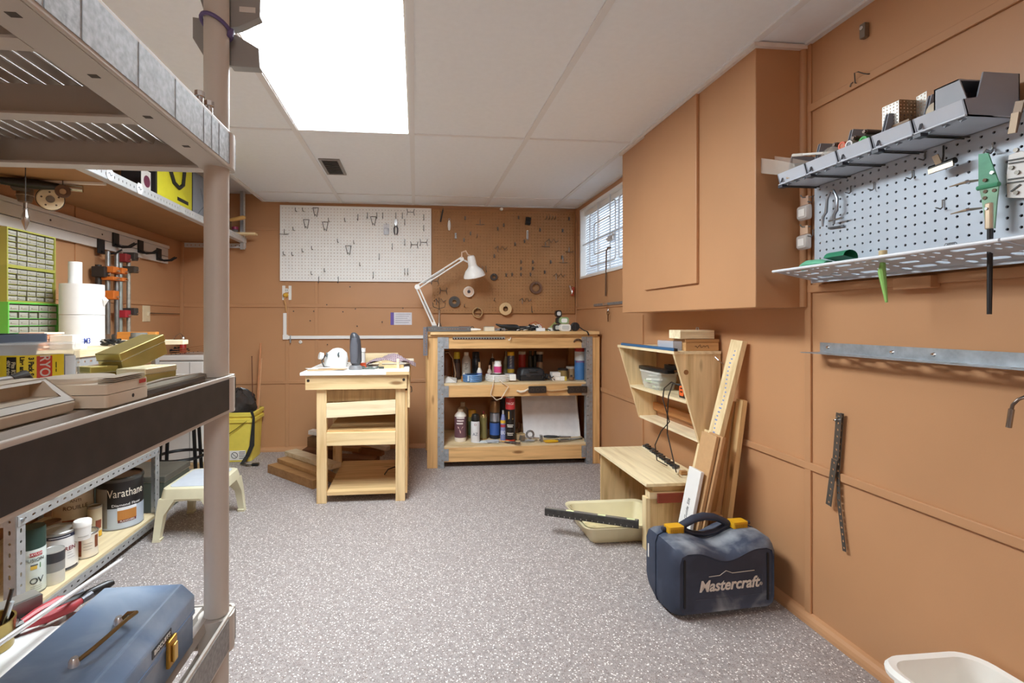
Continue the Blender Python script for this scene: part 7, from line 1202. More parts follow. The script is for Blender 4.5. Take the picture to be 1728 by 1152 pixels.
t, c_, r, h = tinpot('varnish_can', 'large black and silver floor varnish gallon can', 'can', 203, 882, ZS, 66, 84, [('can_body', P('#B9C4D2',.4), [(0,0),(1,0),(1,.42)]), ('black_wrap', P('#211E1E',.35), [(1.002,.42),(1.002,.93)]), ('rim', P('#5A5854',.3,.8), [(1.03,.92),(1.03,.97),(.97,1),(.92,.985),(.9,.96)]), ('lid', P('#4A4744',.3,.7), [(.9,.965),(0,.965)]), ('base_ring', P('#8E8C88',.3,.8), [(1.02,0),(1.02,.02)])])
wrapt(t, c_, r+.001, ZS+h*.70, 'Varathane', .052, '#EFE7D6', .28, .155); wrapt(t, c_, r+.001, ZS+h*.475, 'Diamond Floor', .016, '#F2F2F2', .28, .12); patch(t, c_, r, -.12, .72, ZS+h*.17, ZS+h*.37, '#B5793A'); patch(t, c_, r, -.12, .72, ZS+h*.37, ZS+h*.43, '#E6EAF0'); patch(t, c_, r+.0004, -.1, .70, ZS+h*.135, ZS+h*.185, '#6B2A2A'); wrapt(t, c_, r+.0012, ZS+h*.16, 'PLANCHERS', .011, '#F2EAE6', .3); patch(t, c_, r, -1.3, -.55, ZS+h*.05, ZS+h*.8, '#9A948C', 'side_label')
# copper pieces on the middle shelf
p, k_ = stand(44, 846, .418); t = thing('copper_fitting', 'two copper pipe fittings lying on the middle shelf', 'fitting', (p[0], p[1], .4185))
for q in range(2): part('elbow', MB().tube([(p[0]-.02+q*.05,p[1]-.02+.05*q,.4185+.014),(p[0]+.01+q*.05,p[1]+.0+.05*q,.4185+.014),(p[0]+.015+q*.05,p[1]+.01+.05*q,.4185+.04)],.013,12), P('#A8623A',.3,.9), t, smooth=True)
# ================================================================ ON THE COUNTER AND LEFT WALL
ZK = .930
def cabinet(lab, z0, z1, y0, y1, xf, col, rows, cols, shelfcol=None):
    t = thing('parts_cabinet', lab, 'parts cabinet', ((xf-.08), (y0+y1)/2, z0)); m = P(col,.45,0,.03); th = .006; xb = xf-.16
    f = MB()
    for a in ((y0,y1,z0,z0+th),(y0,y1,z1-th,z1),(y0,y0+th,z0+th,z1-th),(y1-th,y1,z0+th,z1-th)): f.box(xb, xf, *a)
    part('shell', f, m, t); part('back', MB().box(xb-.002, xb, y0, y1, z0, z1), m, t)
    dw, dh = (y1-y0-2*th)/cols, (z1-z0-2*th)/rows; dm = None
    for r_ in range(1, rows): part('divider', MB().box(xb, xf-.001 if shelfcol else xf-.006, y0+th, y1-th, z0+th+dh*r_-.001, z0+th+dh*r_+.001), m, t)
    rr = random.Random(int(z0*1000))
    for c_ in range(1, cols): part('upright_divider', MB().box(xb, xf-.003, y0+th+dw*c_-.0012, y0+th+dw*c_+.0008, z0+th, z1-th), P('#5E5848',.6), t)
    for r_ in range(rows):
        for c_ in range(cols):
            ya, za = y0+th+dw*c_+.0012, z0+th+dh*r_+.0018; ins = rr.choice((0,0,0,.003,.006)) ; hh = dh-.0045
            if dm is None:
                b = MB().box(0-.0015, 0, 0, dw-.0024, 0, hh*.9); b.box(0, .006, (dw)*.18, dw*.82-.0024, hh*.36, hh*.46)
                b.box(-.14, -.0015, 0, .001, 0, hh*.8); b.box(-.14, -.0015, dw-.0034, dw-.0024, 0, hh*.8); dm = _mesh('drawer', b, clear('#CFCBBE',.46,.1), Matrix.Identity(4), False)
            o = bpy.data.objects.new('drawer', dm); C.objects.link(o); o.parent = t; o.location = Vector((xf-.004-ins, ya, za))-Vector(TR[t.name].translation); TR[o.name] = Matrix.Translation(Vector((xf-.004-ins, ya, za)))
            col2 = rr.choice(('#8A7A62','#6E675E','#B5AC9A','#54504A','#A39468','#C9C2B2','#7A6248')); part('contents', MB().box(xf-.05-ins, xf-.0065-ins, ya+.003, ya+dw-.006, za+.0005, za+hh*rr.uniform(.3,.68)), P(col2,.6,.1,.3,90), o)
    return t
CY0, CY1, CXF = 2.09, 2.352, -1.62
zc0 = 1.028
for_blk = thing('riser_block', 'dark wooden riser box under the parts cabinets', 'block', (-1.72, 2.22, ZK)); part('box', MB().box(-1.80, -1.63, 2.08, 2.36, ZK, .972), wood('#8A6A48','y',knots=False), for_blk); part('lid', MB().box(-1.802, -1.628, 2.078, 2.362, .972, .985), wood('#9A7852','y',knots=False), for_blk)
cabinet('bright green drawer cabinet, lowest in the stack of three', .9855, 1.118, CY0, CY1+.012, CXF+.004, '#62B84A', 4, 5, 1); cabinet('olive drawer cabinet between the green one and another', 1.1185, 1.262, CY0, CY1, CXF, '#9A9A45', 6, 5); cabinet('olive drawer cabinet topping the stack of three', 1.2625, 1.418, CY0, CY1, CXF, '#A3A14C', 6, 5)
# tall canisters and roll
p, k_ = stand(139, 583, ZK); CX_, CY_ = p[0], p[1]; rc = 31*k_
t = thing('paper_towel_roll', 'stack of two big white paper rolls on the counter', 'paper roll', (CX_, CY_, ZK)); h1_ = 103*k_
for z0, z1 in ((0,.5),(.503,1.0)): part('roll', MB().lathe([(0,h1_*z0+.001),(rc,h1_*z0+.001),(rc*.99,h1_*z1),(rc*.25,h1_*z1),(rc*.25,h1_*z1-.01),(0,h1_*z1-.01)],(CX_,CY_,ZK),32), P('#E9E7E6',.75,0,.02), t, smooth=True)
part('loose_flap', MB().tube([(CX_+rc*.99,CY_+.01,ZK+h1_*.78),(CX_+rc*1.1,CY_+.01,ZK+h1_*.74),(CX_+rc*1.06,CY_+.01,ZK+h1_*.66)],[.01,.012,.002],6), P('#EDEBE8',.7), t, smooth=True)
solo('thin_white_roll', MB().lathe([(.010,0),(.026,0),(.026,.104),(.010,.104),(.010,0)],(CX_-.05,CY_+.03,ZK+h1_+.001),24), P('#EBEAE8',.6,0,.02), 'narrow white roll standing on the big paper rolls', 'roll', smooth=True)
# M3 carton, steel bits, tape, orange plank
pA = at_z(140, 592, ZK); t = thing('white_carton', 'white carton printed with M3 on the counter edge', 'box', (-1.325, 2.06, ZK)); part('carton', MB().box(-1.40, -1.318, 2.00, 2.085, ZK+.0005, ZK+.056), P('#E8E6E3',.6), t, bevel=.001)
v1 = at_x(150, 578, -1.3175); text('lettering', 'M3', .032, P('#3A4E9A',.5), t, face_m((-1.3176, v1.y-.01, ZK+.03), (0,1,0), (0,0,1)), bold=.0008); part('side_print', MB().box(-1.3178,-1.3174,2.05,2.078,ZK+.026,ZK+.030), P('#9AA0B4',.5), t); part('side_print', MB().box(-1.3178,-1.3174,2.05,2.07,ZK+.036,ZK+.039), P('#9AA0B4',.5), t)
def stackb(lab, px, py_, n_, cols, sz):
    p, k_ = stand(px, py_, ZK); t = thing('card_stack', lab, 'card stack', p)
    for q in range(n_): part('card', MB().obox((.004*(q%2),.01*math.sin(q*2),.004+.0085*q),(sz[0],sz[1]*(1-.04*(q%3)),.0075),rotm(0,0,.08*(q%3-1))), P(cols[q%len(cols)],.7), t, local=True)
stackb('stack of salmon pink sanding pads beside the navy bin', 98, 588.5, 6, ('#D99A74','#E8C7AE','#CC8A62'), (.06,.09)); stackb('taller stack of peach sanding pads by green cabinet', 66, 590, 8, ('#DDA27C','#EED2BC','#C98A66'), (.09,.11))
p, k_ = stand(186, 582, ZK); t = thing('steel_bracket', 'shiny steel bracket and clear clips on the counter', 'bracket', (p[0], p[1], ZK)); 
for a in ((-.03,-.05,-.028,.05,0,.05),(-.03,-.05,.03,-.047,0,.03),(-.03,-.05,.02,.05,0,.003)): part('leaf', MB().box(*[a[0],a[2],a[1],a[3],a[4],a[5]]), P('#B5AFA6',.25,.9), t, local=True)
part('clip', MB().obox((.01,.02,.012),(.03,.05,.022),rotm(0,0,.3)), P('#D8D2C8',.3,.3), t, local=True, bevel=.002); part('clip', MB().obox((.0,-.01,.01),(.02,.03,.014),rotm(0,0,-.4)), P('#8A8178',.3,.6), t, local=True)
p = (-1.345, 2.30, ZK); b = MB(); rr = random.Random(11)
for q in range(6): b.tube([(rr.uniform(-.035,.035),-.05+.02*q+rr.uniform(-.012,.012),.008+.02*rr.random()) for q in range(6)], .0045, 6)
t = thing('black_cable', 'bundle of black cable heaped on the counter', 'cable', p); part('cable_loops', b, P('#232120',.45), t, smooth=True, local=True, kind='stuff'); part('cable_tie', MB().obox((0,0,.035),(.012,.03,.03),rotm(.2,0,.4)), P('#2E2C2B',.4), t, local=True)
p = (-1.345, 2.50, ZK); t = thing('tape_roll', 'dark grey duct tape roll lying on the counter', 'tape', p); part('tape', MB().lathe([(.026,0),(.040,0),(.040,.036),(.026,.036),(.026,0)],n=28), P('#6A6862',.5), t, smooth=True, local=True); part('top_ring', MB().lathe([(.02,.036),(.036,.036),(.034,.055),(.02,.055),(.02,.036)],n=28), P('#7C7A74',.5), t, smooth=True, local=True)
pa = at_y(198, 571, 2.56); t = thing('orange_plank', 'orange stained plank standing on edge at counter end', 'plank', (-1.62, 2.56, ZK)); A = at_y(196, 560, 2.55); Bq = at_y(263, 560, 2.55); part('board', MB().box(A.x, Bq.x, 2.556, 2.58, ZK+.0005, A.z), wood('#D98A3A','x',.85,knots=False), t, bevel=.001); part('end_block', MB().box(Bq.x-.06, Bq.x+.001, 2.546, 2.5555, ZK+.0005, A.z-.002), wood('#E0A055','x',.85,knots=False), t)
A = at_y(250, 578, 2.62); Bq = at_y(313, 576, 2.62); solo('pine_plank', MB().box(-1.42, at_y(313,576,2.42).x, 2.395, 2.448, ZK+.0005, ZK+.022), wood('#EBDCBA','x',.88,knots=False), 'pale pine plank poking past the end of counter', 'plank', bevel=.001)
# ---------------------------------------------------------------- slat rail with hooks on the left wall
XW = XL+.008; t = thing('slat_rail', 'white slotted wall rail running under the hanging shelf', 'rail', (XW+.01, 2.9, 1.46)); RM = P('#D9D5D0',.45,0,.02)
part('rail_lower', MB().box(XW, XW+.016, 1.5, 3.752, 1.462, 1.512), RM, t, bevel=.002); part('rail_upper', MB().box(XW, XW+.016, 1.5, 3.752, 1.516, 1.572), RM, t, bevel=.002); part('rail_lip', MB().box(XW, XW+.026, 1.5, 3.752, 1.574, 1.594), RM, t, bevel=.002); part('rail_back', MB().box(XW-.004, XW+.004, 1.5, 3.75, 1.464, 1.592), P('#55504B',.7), t)
for y in (1.8, 2.2, 2.6, 3.0, 3.4): part('screw_head', MB().cyl((XW+.016,y,1.545),(XW+.018,y,1.545),.005,n=10), DARKST(), t)
for i, (px_, zt2, dbl) in enumerate(((170,1.515,0),(195,1.575,1),(237,1.575,1),(268,1.555,1))):
    v = at_x(px_, 430, XW+.02); y = v.y; t = thing('rail_hook', ['black plastic hook low on the white rail above pipe clamps', 'black double hook on the white rail holding red clamp', 'black double hook on the rail next to the last hook', 'black double hook at the very end of the white rail'][i], 'hook', (XW+.02, y, zt2-.08), 0, 'black hooks on the slat rail'); HB = P('#1B1A1B',.5)
    part('hook_plate', MB().box(XW+.0165, XW+.026, y-.03, y+.03, zt2-.085, zt2), HB, t, bevel=.003)
    for s2 in ((-.012, .012) if dbl else (0,)): part('prong', MB().tube([(XW+.024,y+s2,zt2-.07),(XW+.05,y+s2,zt2-.085),(XW+.10,y+s2,zt2-.082),(XW+.135,y+s2,zt2-.060)],[.007,.0065,.006,.005],8), HB, t, smooth=True)
# pipe clamps hanging there
def clamp(lab, px_, X, ztop, zbot, r, pm_, jaws, x2=None):
    v = at_x(px_, 500, X); t = thing('pipe_clamp', lab, 'clamp', (X, v.y, zbot)); y = v.y
    part('pipe', MB().cyl((X,y,zbot),(X,y,ztop),r,n=14), pm_, t, smooth=True)
    for z, h, col, wd in jaws:
        wd = min(wd, .052)
        j = part('jaw', MB().obox((X+.012,y,z),(.07,wd,h)), P(col,.45), t, bevel=.004); part('jaw_pin', MB().cyl((X+.05,y,z-h*.2),(X+.062,y,z-h*.2),.007,n=10), CHROME(), j)
    return t
PG = P('#9A9C9C',.35,.8,.15,30); PD = P('#3C3632',.45,.5)
zb = .931
clamp('black iron pipe clamp hanging beside the paper rolls', 166, -1.79, 1.36, 1.0, .016, PD, ((1.32,.06,'#2E2A28',.05),))
clamp('steel pipe clamp with two orange jaws on the rail', 182, -1.755, 1.44, .96, .0125, PG, ((1.335,.035,'#D9762E',.075),(1.285,.02,'#D9762E',.08),(1.19,.05,'#D9762E',.07)))
clamp('steel pipe clamp with one orange jaw next to red clamp', 197, -1.745, 1.44, .96, .0125, PG, ((1.335,.035,'#D9762E',.085),(1.285,.02,'#D9762E',.08)))
clamp('galvanised pipe clamp with red jaws hanging on hook', 203, -1.79, 1.45, .96, .0125, P('#A9B3AE',.4,.6), ((1.425,.05,'#8E2E30',.09),(1.085,.045,'#B5303A',.08)))
clamp('plain speckled pipe clamp with dark fittings, beside light switch', 217, -1.77, 1.46, .96, .0115, P('#B5B0A4',.5,.5,.2,60), ((1.44,.05,'#3A3530',.04),(1.36,.04,'#4A4036',.05),(1.10,.045,'#3E3A36',.045)))
# light switch with a rod
v = at_x(246, 529, XL); t = thing('light_switch', 'cream light switch plate with a thin pull rod', 'switch', (XL+.005, v.y, v.z-.055)); part('switch_plate', MB().box(XL, XL+.006, v.y-.045, v.y+.045, v.z-.055, v.z+.055), P('#E3D0AC',.5), t, bevel=.002); part('toggle', MB().obox((XL+.012,v.y+.01,v.z),(.014,.01,.03),rotm(0,.3,0)), P('#E9D9BA',.5), t); part('pull_rod', MB().cyl((XL+.016,v.y+.02,v.z+.004),(XL+.016,v.y+.44,v.z+.004),.003,n=8), P('#4A3626',.6), t, smooth=True)
# ---------------------------------------------------------------- hanging shelf under the ceiling
HX, HZ = -1.330, 1.660; t = thing('hanging_shelf', 'long brown board shelf hung from the ceiling on slotted angles', 'shelf', (-1.58, 2.6, HZ)); HM_ = P('#A0764E',.7,0,.06,8)
part('shelf_board', MB().box(XL+.012, HX-.003, 1.0, 3.975, HZ, HZ+.014), HM_, t)
def slotted2(nm, o, u, v, L, wd):
    n2 = int(L/.03); holes = [slot(.02+i*.03, wd*.5, .013, .006, 3, a=PI/2) for i in range(n2) if .02+i*.03 < L-.015]
    pl = plate([(0,0),(L,0),(L,wd),(0,wd)], holes, .0025); o = Vector(o); u = Vector(u); v = Vector(v); w3 = u.cross(v); pl.v = [o+u*q.x+v*q.y+w3*q.z for q in pl.v]; part(nm, pl, P('#D2D4D6',.45,.3,.05), t)
slotted2('front_angle', (HX, 1.0, HZ-.004), (0,1,0), (0,0,1), 2.955, .042); part('front_angle_lip', MB().box(HX-.04, HX-.002, 1.0, 3.955, HZ-.0055, HZ-.003), P('#C9CBCD',.45,.3), t)
slotted2('hanger', (HX+.003, 3.88, HZ-.06), (0,0,1), (0,1,0), .45, .036); slotted2('hanger', (HX+.003, 1.3, HZ-.06), (0,0,1), (0,1,0), .45, .036); part('hanger_side', MB().box(HX-.034, HX+.001, 3.914, 3.917, HZ-.06, 2.055), P('#C9CBCD',.45,.3), t)
slotted2('end_angle', (HX-.46, 3.945, HZ-.045), (1,0,0), (0,0,1), .46, .036)
for y in (2.0, 2.9): part('joint_plate', MB().box(HX+.0025, HX+.005, y-.03, y+.03, HZ-.002, HZ+.036), P('#DADCDD',.4,.4), t)
solo('board_end', MB().box(-1.45, -1.215, 3.80, 3.86, HZ+.0388, HZ+.054), wood('#EBD3A6','x',.85,knots=False), 'pale pine offcut sticking out from hanging shelf end', 'offcut', bevel=.001)
ZH = HZ+.0145
# yellow bag, grey bag, brush
def bagy(px_): return at_x(px_, 330, HX-.03).y
y0, y1 = bagy(262), bagy(321); t = thing('tote_bag', 'yellow tote bag with black trim and handles on shelf', 'bag', (HX-.12, (y0+y1)/2, ZH)); YB_ = P('#D6CE2E',.6,0,.05,14); KB = P('#1E1C1E',.6)
def slabx(x0, x1, ya, yb, z0, z1, puff=.012): return MB().loft([[Vector((x, v.x, v.y)) for v in ring_pts(max(.02,yb-ya-ins*2), z1-z0-ins*2, 0, .02, 4, (ya+yb)/2, (z0+z1)/2)] for x, ins in ((x0,.02),(x0+puff,0),(x1-puff,0),(x1,.02))])
part('bag_body', slabx(HX-.20, HX-.012, y0, y1, ZH, ZH+.31), YB_, t, smooth=True); part('trim', slabx(HX-.19, HX-.022, y0-.012, y0+.002, ZH, ZH+.31, .004), KB, t); part('trim', slabx(HX-.19, HX-.022, y1-.002, y1+.012, ZH, ZH+.31, .004), KB, t)
yc = (y0+y1)/2-.02
part('handle', MB().tube([(HX-.010,yc-.10,ZH+.30),(HX-.007,yc-.075,ZH+.20),(HX-.006,yc-.03,ZH+.135),(HX-.006,yc+.03,ZH+.12),(HX-.006,yc+.075,ZH+.15),(HX-.007,yc+.09,ZH+.22),(HX-.010,yc+.10,ZH+.30)],.011,8), KB, t, smooth=True); part('zip_pocket', MB().box(HX-.0125, HX-.0105, yc+.02, yc+.15, ZH+.05, ZH+.07), KB, t)
y2, y3 = bagy(324), bagy(352)+.05; t = thing('grey_pack', 'soft grey quilted bag beside the yellow tote', 'bag', (HX-.13, (y2+y3)/2, ZH)); part('bag_body', slabx(HX-.22, HX-.02, y2, y3, ZH, ZH+.29), P('#7D8087',.75,0,.06,10), t, smooth=True)
for a in (-1, 1): part('quilt_seam', MB().tube([(HX-.0195,(y2+y3)/2-.08*a,ZH+.04),(HX-.0195,(y2+y3)/2,ZH+.10),(HX-.0195,(y2+y3)/2+.05*a,ZH+.2)],.002,6), P('#5A5D64',.7), t)
yq = bagy(248); t = thing('paper_card', 'white card with purple round print on hanging shelf', 'card', (HX-.03, yq-.02, ZH)); part('card', MB().box(HX-.032, HX-.03, yq-.05, yq+.035, ZH, ZH+.13), P('#DAD6D2',.6), t); part('print_disc', MB().cyl((HX-.03,yq-.0,ZH+.075),(HX-.0294,yq-.0,ZH+.075),.03,n=20), P('#6E2E48',.5), t)
for q, px_ in enumerate((186, 236)):
    yy = at_x(px_, 308, HX+.004).y; t = thing('price_sticker', ['white round sticker with squiggle on hanging shelf edge', 'white six sided sticker with dark print on shelf edge'][q], 'sticker', (HX+.004, yy, HZ)); part('sticker', MB().cyl((HX+.0035,yy,HZ+.02),(HX+.0045,yy,HZ+.02),.03 if q else .026,n=6 if q else 20), P('#E9E9EA',.5), t); part('print', MB().tube([(HX+.0047,yy-.016,HZ+.02),(HX+.0047,yy-.006,HZ+.027),(HX+.0047,yy+.004,HZ+.014),(HX+.0047,yy+.015,HZ+.022)],.0015,5), P('#4A5060',.5), t)
v = at_y(408, 361, 3.75); t = thing('hand_brush', 'wooden handled brush lying on the end of hanging shelf', 'brush', (v.x-.06, 3.75, ZH)); part('brush_handle', MB().tube([(v.x-.09,3.74,ZH+.115),(v.x-.05,3.745,ZH+.125),(v.x+.01,3.75,ZH+.14),(v.x+.025,3.75,ZH+.142)],[.010,.014,.016,.010],10), P('#D8A860',.5), t, smooth=True); part('brush_head', MB().box(v.x-.20, v.x-.08, 3.70, 3.78, ZH, ZH+.12), P('#6A4A32',.7), t, bevel=.006)
v = Vector((-1.362,0,0)); t = thing('glass_jar', 'small glass jar with pink lid at hanging shelf end', 'jar', (v.x-.03, 3.89, ZH)); v = v+Vector((-.03,0,0)); part('jar_glass', MB().lathe([(0,0),(.022,0),(.022,.07),(.02,.075)],(v.x+.0,3.89,ZH),20), clear('#9AA0A4',.5,.1), t, smooth=True); part('lid', MB().lathe([(.023,.074),(.023,.095),(0,.097)],(v.x,3.89,ZH),20), P('#B5406A',.4), t, smooth=True); part('jar_fill', MB().lathe([(0,.003),(.019,.003),(.019,.05),(0,.05)],(v.x,3.89,ZH),16), P('#3C3A3A',.5,.4), t, smooth=True)
# things hanging beneath it: plumb bob, can, discs
ZU = HZ-.0005
def under(px_, py_, z): return at_z(px_, py_, z)
v = under(43, 372, 1.43); t = thing('plumb_bob', 'steel plumb bob hanging by cord under the shelf', 'plumb bob', (v.x, v.y, 1.40)); d_ = v; k_ = (v.x*_fw[0]+v.y*_fw[1])/F
zt_, zb_ = at_y(43, 352, v.y).z, at_y(43, 389, v.y).z; part('bob', MB().lathe([(0,zb_),(.003,zb_+.006),(.012,zb_+.035),(.0125,zb_+.055),(.008,zt_-.012),(.0085,zt_),(0,zt_)],(v.x,v.y,0),20), P('#A9A49E',.25,.95), t, smooth=True); part('neck', MB().lathe([(0,zt_),(.007,zt_),(.007,zt_+.022),(.010,zt_+.026),(0,zt_+.03)],(v.x,v.y,0),14), P('#6A5A4E',.4,.7), t, smooth=True); part('cord', MB().cyl((v.x,v.y,zt_+.03),(v.x,v.y,ZU),.0018,n=6), P('#3A3430',.6), t)
v = under(42, 330, 1.60); t = thing('ribbed_canister', 'brown steel cap with ribs hanging under the shelf', 'cap', (v.x, v.y, 1.57)); part('cap_body', MB().lathe([(0,-.035),(.024,-.033),(.030,-.01),(.030,.035),(.026,.045),(0,.045)],(v.x,v.y,1.605),22), P('#7E6A56',.4,.5), t, smooth=True); part('rib', MB().tube([(v.x+.031*math.cos(a),v.y+.031*math.sin(a),1.60) for a in [i*PI/10 for i in range(20)]],.002,6,True), P('#B5A48C',.3,.6), t, smooth=True); part('hang_ring', MB().cyl((v.x,v.y,1.65),(v.x,v.y,ZU),.004,n=8), DARKST(), t)
v = under(85, 336, 1.585); t = thing('sanding_pad', 'round cream sander pad with five holes hung under shelf', 'pad', (v.x, v.y, 1.545)); vw = (Vector((0,0,CZ))-v).normalized(); R = vw.to_track_quat('Z','Y').to_matrix()
part('pad_disc', MB().lathe([(0,0),(.047,0),(.048,.006),(.044,.010),(0,.010)], v, 30, R), P('#DCC7A4',.6), t, smooth=True); part('pad_rim', MB().lathe([(.0,-.008),(.051,-.008),(.051,.003),(.0,.003)], v, 30, R), P('#2E2824',.5), t, smooth=True); part('hub', MB().lathe([(.0,.010),(.016,.010),(.016,.012),(.012,.012),(.0115,.0105),(.006,.0105),(.006,.013),(0,.013)], v, 20, R), P('#7C7064',.4,.4), t, smooth=True)
for q in range(5): a = q*2*PI/5+.4; part('dust_hole', MB().lathe([(0,.0106),(.004,.0106),(.004,.009),(0,.009)], v+R @ Vector((.031*math.cos(a),.031*math.sin(a),0)), 10, R), P('#54402E',.6), t)
part('hanger_wire', MB().tube([v+Vector((0,0,.04)), (v.x,v.y,ZU)],.003,6), DARKST(), t)
v = under(106, 323, 1.61); t = thing('steel_washer', 'dark brown ring washer hanging beside the cream pad', 'washer', (v.x, v.y, 1.58)); part('ring', MB().lathe([(.012,0),(.028,0),(.028,.006),(.012,.006),(.012,0)], v, 24, R), P('#5C3F2A',.6,.2), t, smooth=True); part('centre', MB().lathe([(0,.001),(.0115,.001),(.0115,.005),(0,.005)], v, 18, R), P('#A98A66',.6), t, smooth=True); part('hanger_wire', MB().tube([v+Vector((0,0,.02)), (v.x,v.y,ZU)],.002,6), DARKST(), t)
va, vb = under(60, 308, 1.64), under(140, 318, 1.635); t = thing('angle_grinder', 'black corded tool with chrome shaft hung flat under shelf', 'power tool', ((va.x+vb.x)/2, (va.y+vb.y)/2, 1.61)); zg = 1.632
part('tool_body', MB().tube([(va.x-.10,va.y-.05,zg),(va.x,va.y,zg),(va.x+(vb.x-va.x)*.5,va.y+(vb.y-va.y)*.5,zg)],[.016,.022,.014],12), P('#1E1C1D',.4), t, smooth=True); part('chrome_shaft', MB().cyl((va.x+(vb.x-va.x)*.5,va.y+(vb.y-va.y)*.5,zg),(vb.x,vb.y,zg),.012,.016,n=16), P('#B5AFA6',.25,.9), t, smooth=True); part('gear_head', MB().obox((va.x-.06,va.y+.0,zg-.004),(.06,.05,.045),rotm(0,0,.5)), P('#4A443E',.4,.4), t, bevel=.006)
A = under(-20, 299, 1.652); Bq = under(178, 311, 1.652); solo('white_batten', MB().bar((XL+.05,Bq.y-.02,1.6535),(Bq.x,Bq.y,1.6535),.018,.010,(0,0,1)), P('#E6E1DA',.5), 'thin white batten fixed flat under the hanging shelf', 'batten')
# ================================================================ LEFT BACK CORNER
t = thing('chest_freezer', 'white chest freezer in the corner with belts on it', 'freezer', (-1.62, 3.78, 0)); FZ = P('#E4E2DD',.4,0,.015)
part('cabinet', MB().box(-1.81, -1.505, 3.60, 3.96, .035, .755), FZ, t, bevel=.008); part('lid', MB().box(-1.815, -1.50, 3.595, 3.965, .762, .80), FZ, t, bevel=.008); part('gasket', MB().box(-1.805, -1.51, 3.605, 3.955, .755, .762), P('#8C8A86',.6), t); part('wood_base', MB().box(-1.82, -1.495, 3.58, 3.97, .0, .034), wood('#D9BC8E','x',.85,knots=False), t); part('side_seam', MB().box(-1.60,-1.595,3.598,3.6005,.04,.75), P('#A9A7A2',.5), t)
t = thing('leather_belt', 'tan leather tool belt with punched holes on the freezer', 'belt', (-1.6, 3.72, .80)); LB = P('#A8744A',.6,0,.12,25)
for q, (z, y) in enumerate(((.803,3.66),(.815,3.72),(.83,3.76))): part('strap', MB().loft([[Vector((x, y+dy, z+zo+dz)) for dy, dz in ((-.02,0),(.02,.0),(.02,.005),(-.02,.005))] for x, zo in ((-1.78,0),(-1.72,.004),(-1.65,.016),(-1.58,.026),(-1.52,.032))]), LB, t)
for q in range(7): x = -1.74+q*.03; part('punched_hole', MB().cyl((x,3.638,.806+.036*max(0,(x+1.70))/.28),(x,3.6405,.806+.036*max(0,(x+1.70))/.28),.003,n=8), P('#3A261A',.6), t)
t = thing('oil_can', 'small red oil can with bent spout on the freezer', 'oil can', (-1.72, 3.85, .80)); v = at_y(309, 575, 3.85); q = Vector((v.x, 3.85, .801)); part('can_body', MB().lathe([(0,0),(.022,0),(.023,.09),(.016,.10)], q, 18), P('#B8322E',.4), t, smooth=True); part('collar', MB().lathe([(.018,.10),(.018,.112),(.012,.125),(0,.127)], q, 16), CHROME(), t, smooth=True); part('spout', MB().tube([q+Vector((0,0,.125)), q+Vector((-.02,0,.15)), q+Vector((-.05,0,.13)), q+Vector((-.08,0,.09))], [.004,.003,.0025,.0015], 8), CHROME(), t, smooth=True)
v = at_y(290, 586, 3.68); t = thing('black_glove', 'crumpled black glove beside belts on the freezer', 'glove', (v.x-.05, 3.90, .80)); v = v+Vector((-.05,0,0)); b = MB()
for k2 in range(4): b.tube([(v.x-.08+.03*k2,3.86,.812),(v.x-.075+.035*k2,3.90,.83+.008*(k2%2)),(v.x-.06+.04*k2,3.93,.815)],[.012,.013,.008],8)
part('fingers', b, P('#1C1A1B',.7), t, smooth=True, kind='stuff'); part('cuff', MB().obox((v.x-.03,3.84,.816),(.09,.04,.028)), P('#222021',.7), t, bevel=.008)
# black stool
t = thing('bar_stool', 'black tubular metal stool in front of the freezer', 'stool', (-1.52, 3.30, 0)); SC = Vector((-1.52,3.30,0)); KM = P('#1A1A1B',.4,.4)
for q in range(4): a = PI/4+q*PI/2+.25; part('leg', MB().tube([SC+Vector((.15*math.cos(a),.15*math.sin(a),.0)), SC+Vector((.11*math.cos(a),.11*math.sin(a),.62))], .011, 10), KM, t, smooth=True)
part('foot_ring', MB().tube([SC+Vector((.142*math.cos(a),.142*math.sin(a),.17)) for a in [i*PI/14 for i in range(28)]], .010, 8, True), KM, t, smooth=True); part('seat', MB().lathe([(0,.62),(.15,.62),(.155,.63),(.15,.66),(0,.67)], SC, 30), P('#2A2526',.5), t, smooth=True)
# green grey steel chest
t = thing('metal_chest', 'dull green grey steel chest behind the step stool', 'chest', (-1.56, 2.91, 0)); GC = P('#7C7C72',.4,.5,.12,12)
part('chest_body', MB().box(-1.80, -1.36, 2.77, 3.06, .0, .165), P('#5F665A',.5,.2,.1,12), t, bevel=.004); part('chest_lid', MB().box(-1.805, -1.355, 2.765, 3.065, .168, .20), GC, t, bevel=.004); part('lid_seam', MB().box(-1.802,-1.358,2.768,3.062,.165,.168), P('#C9CBB8',.4,.4), t)
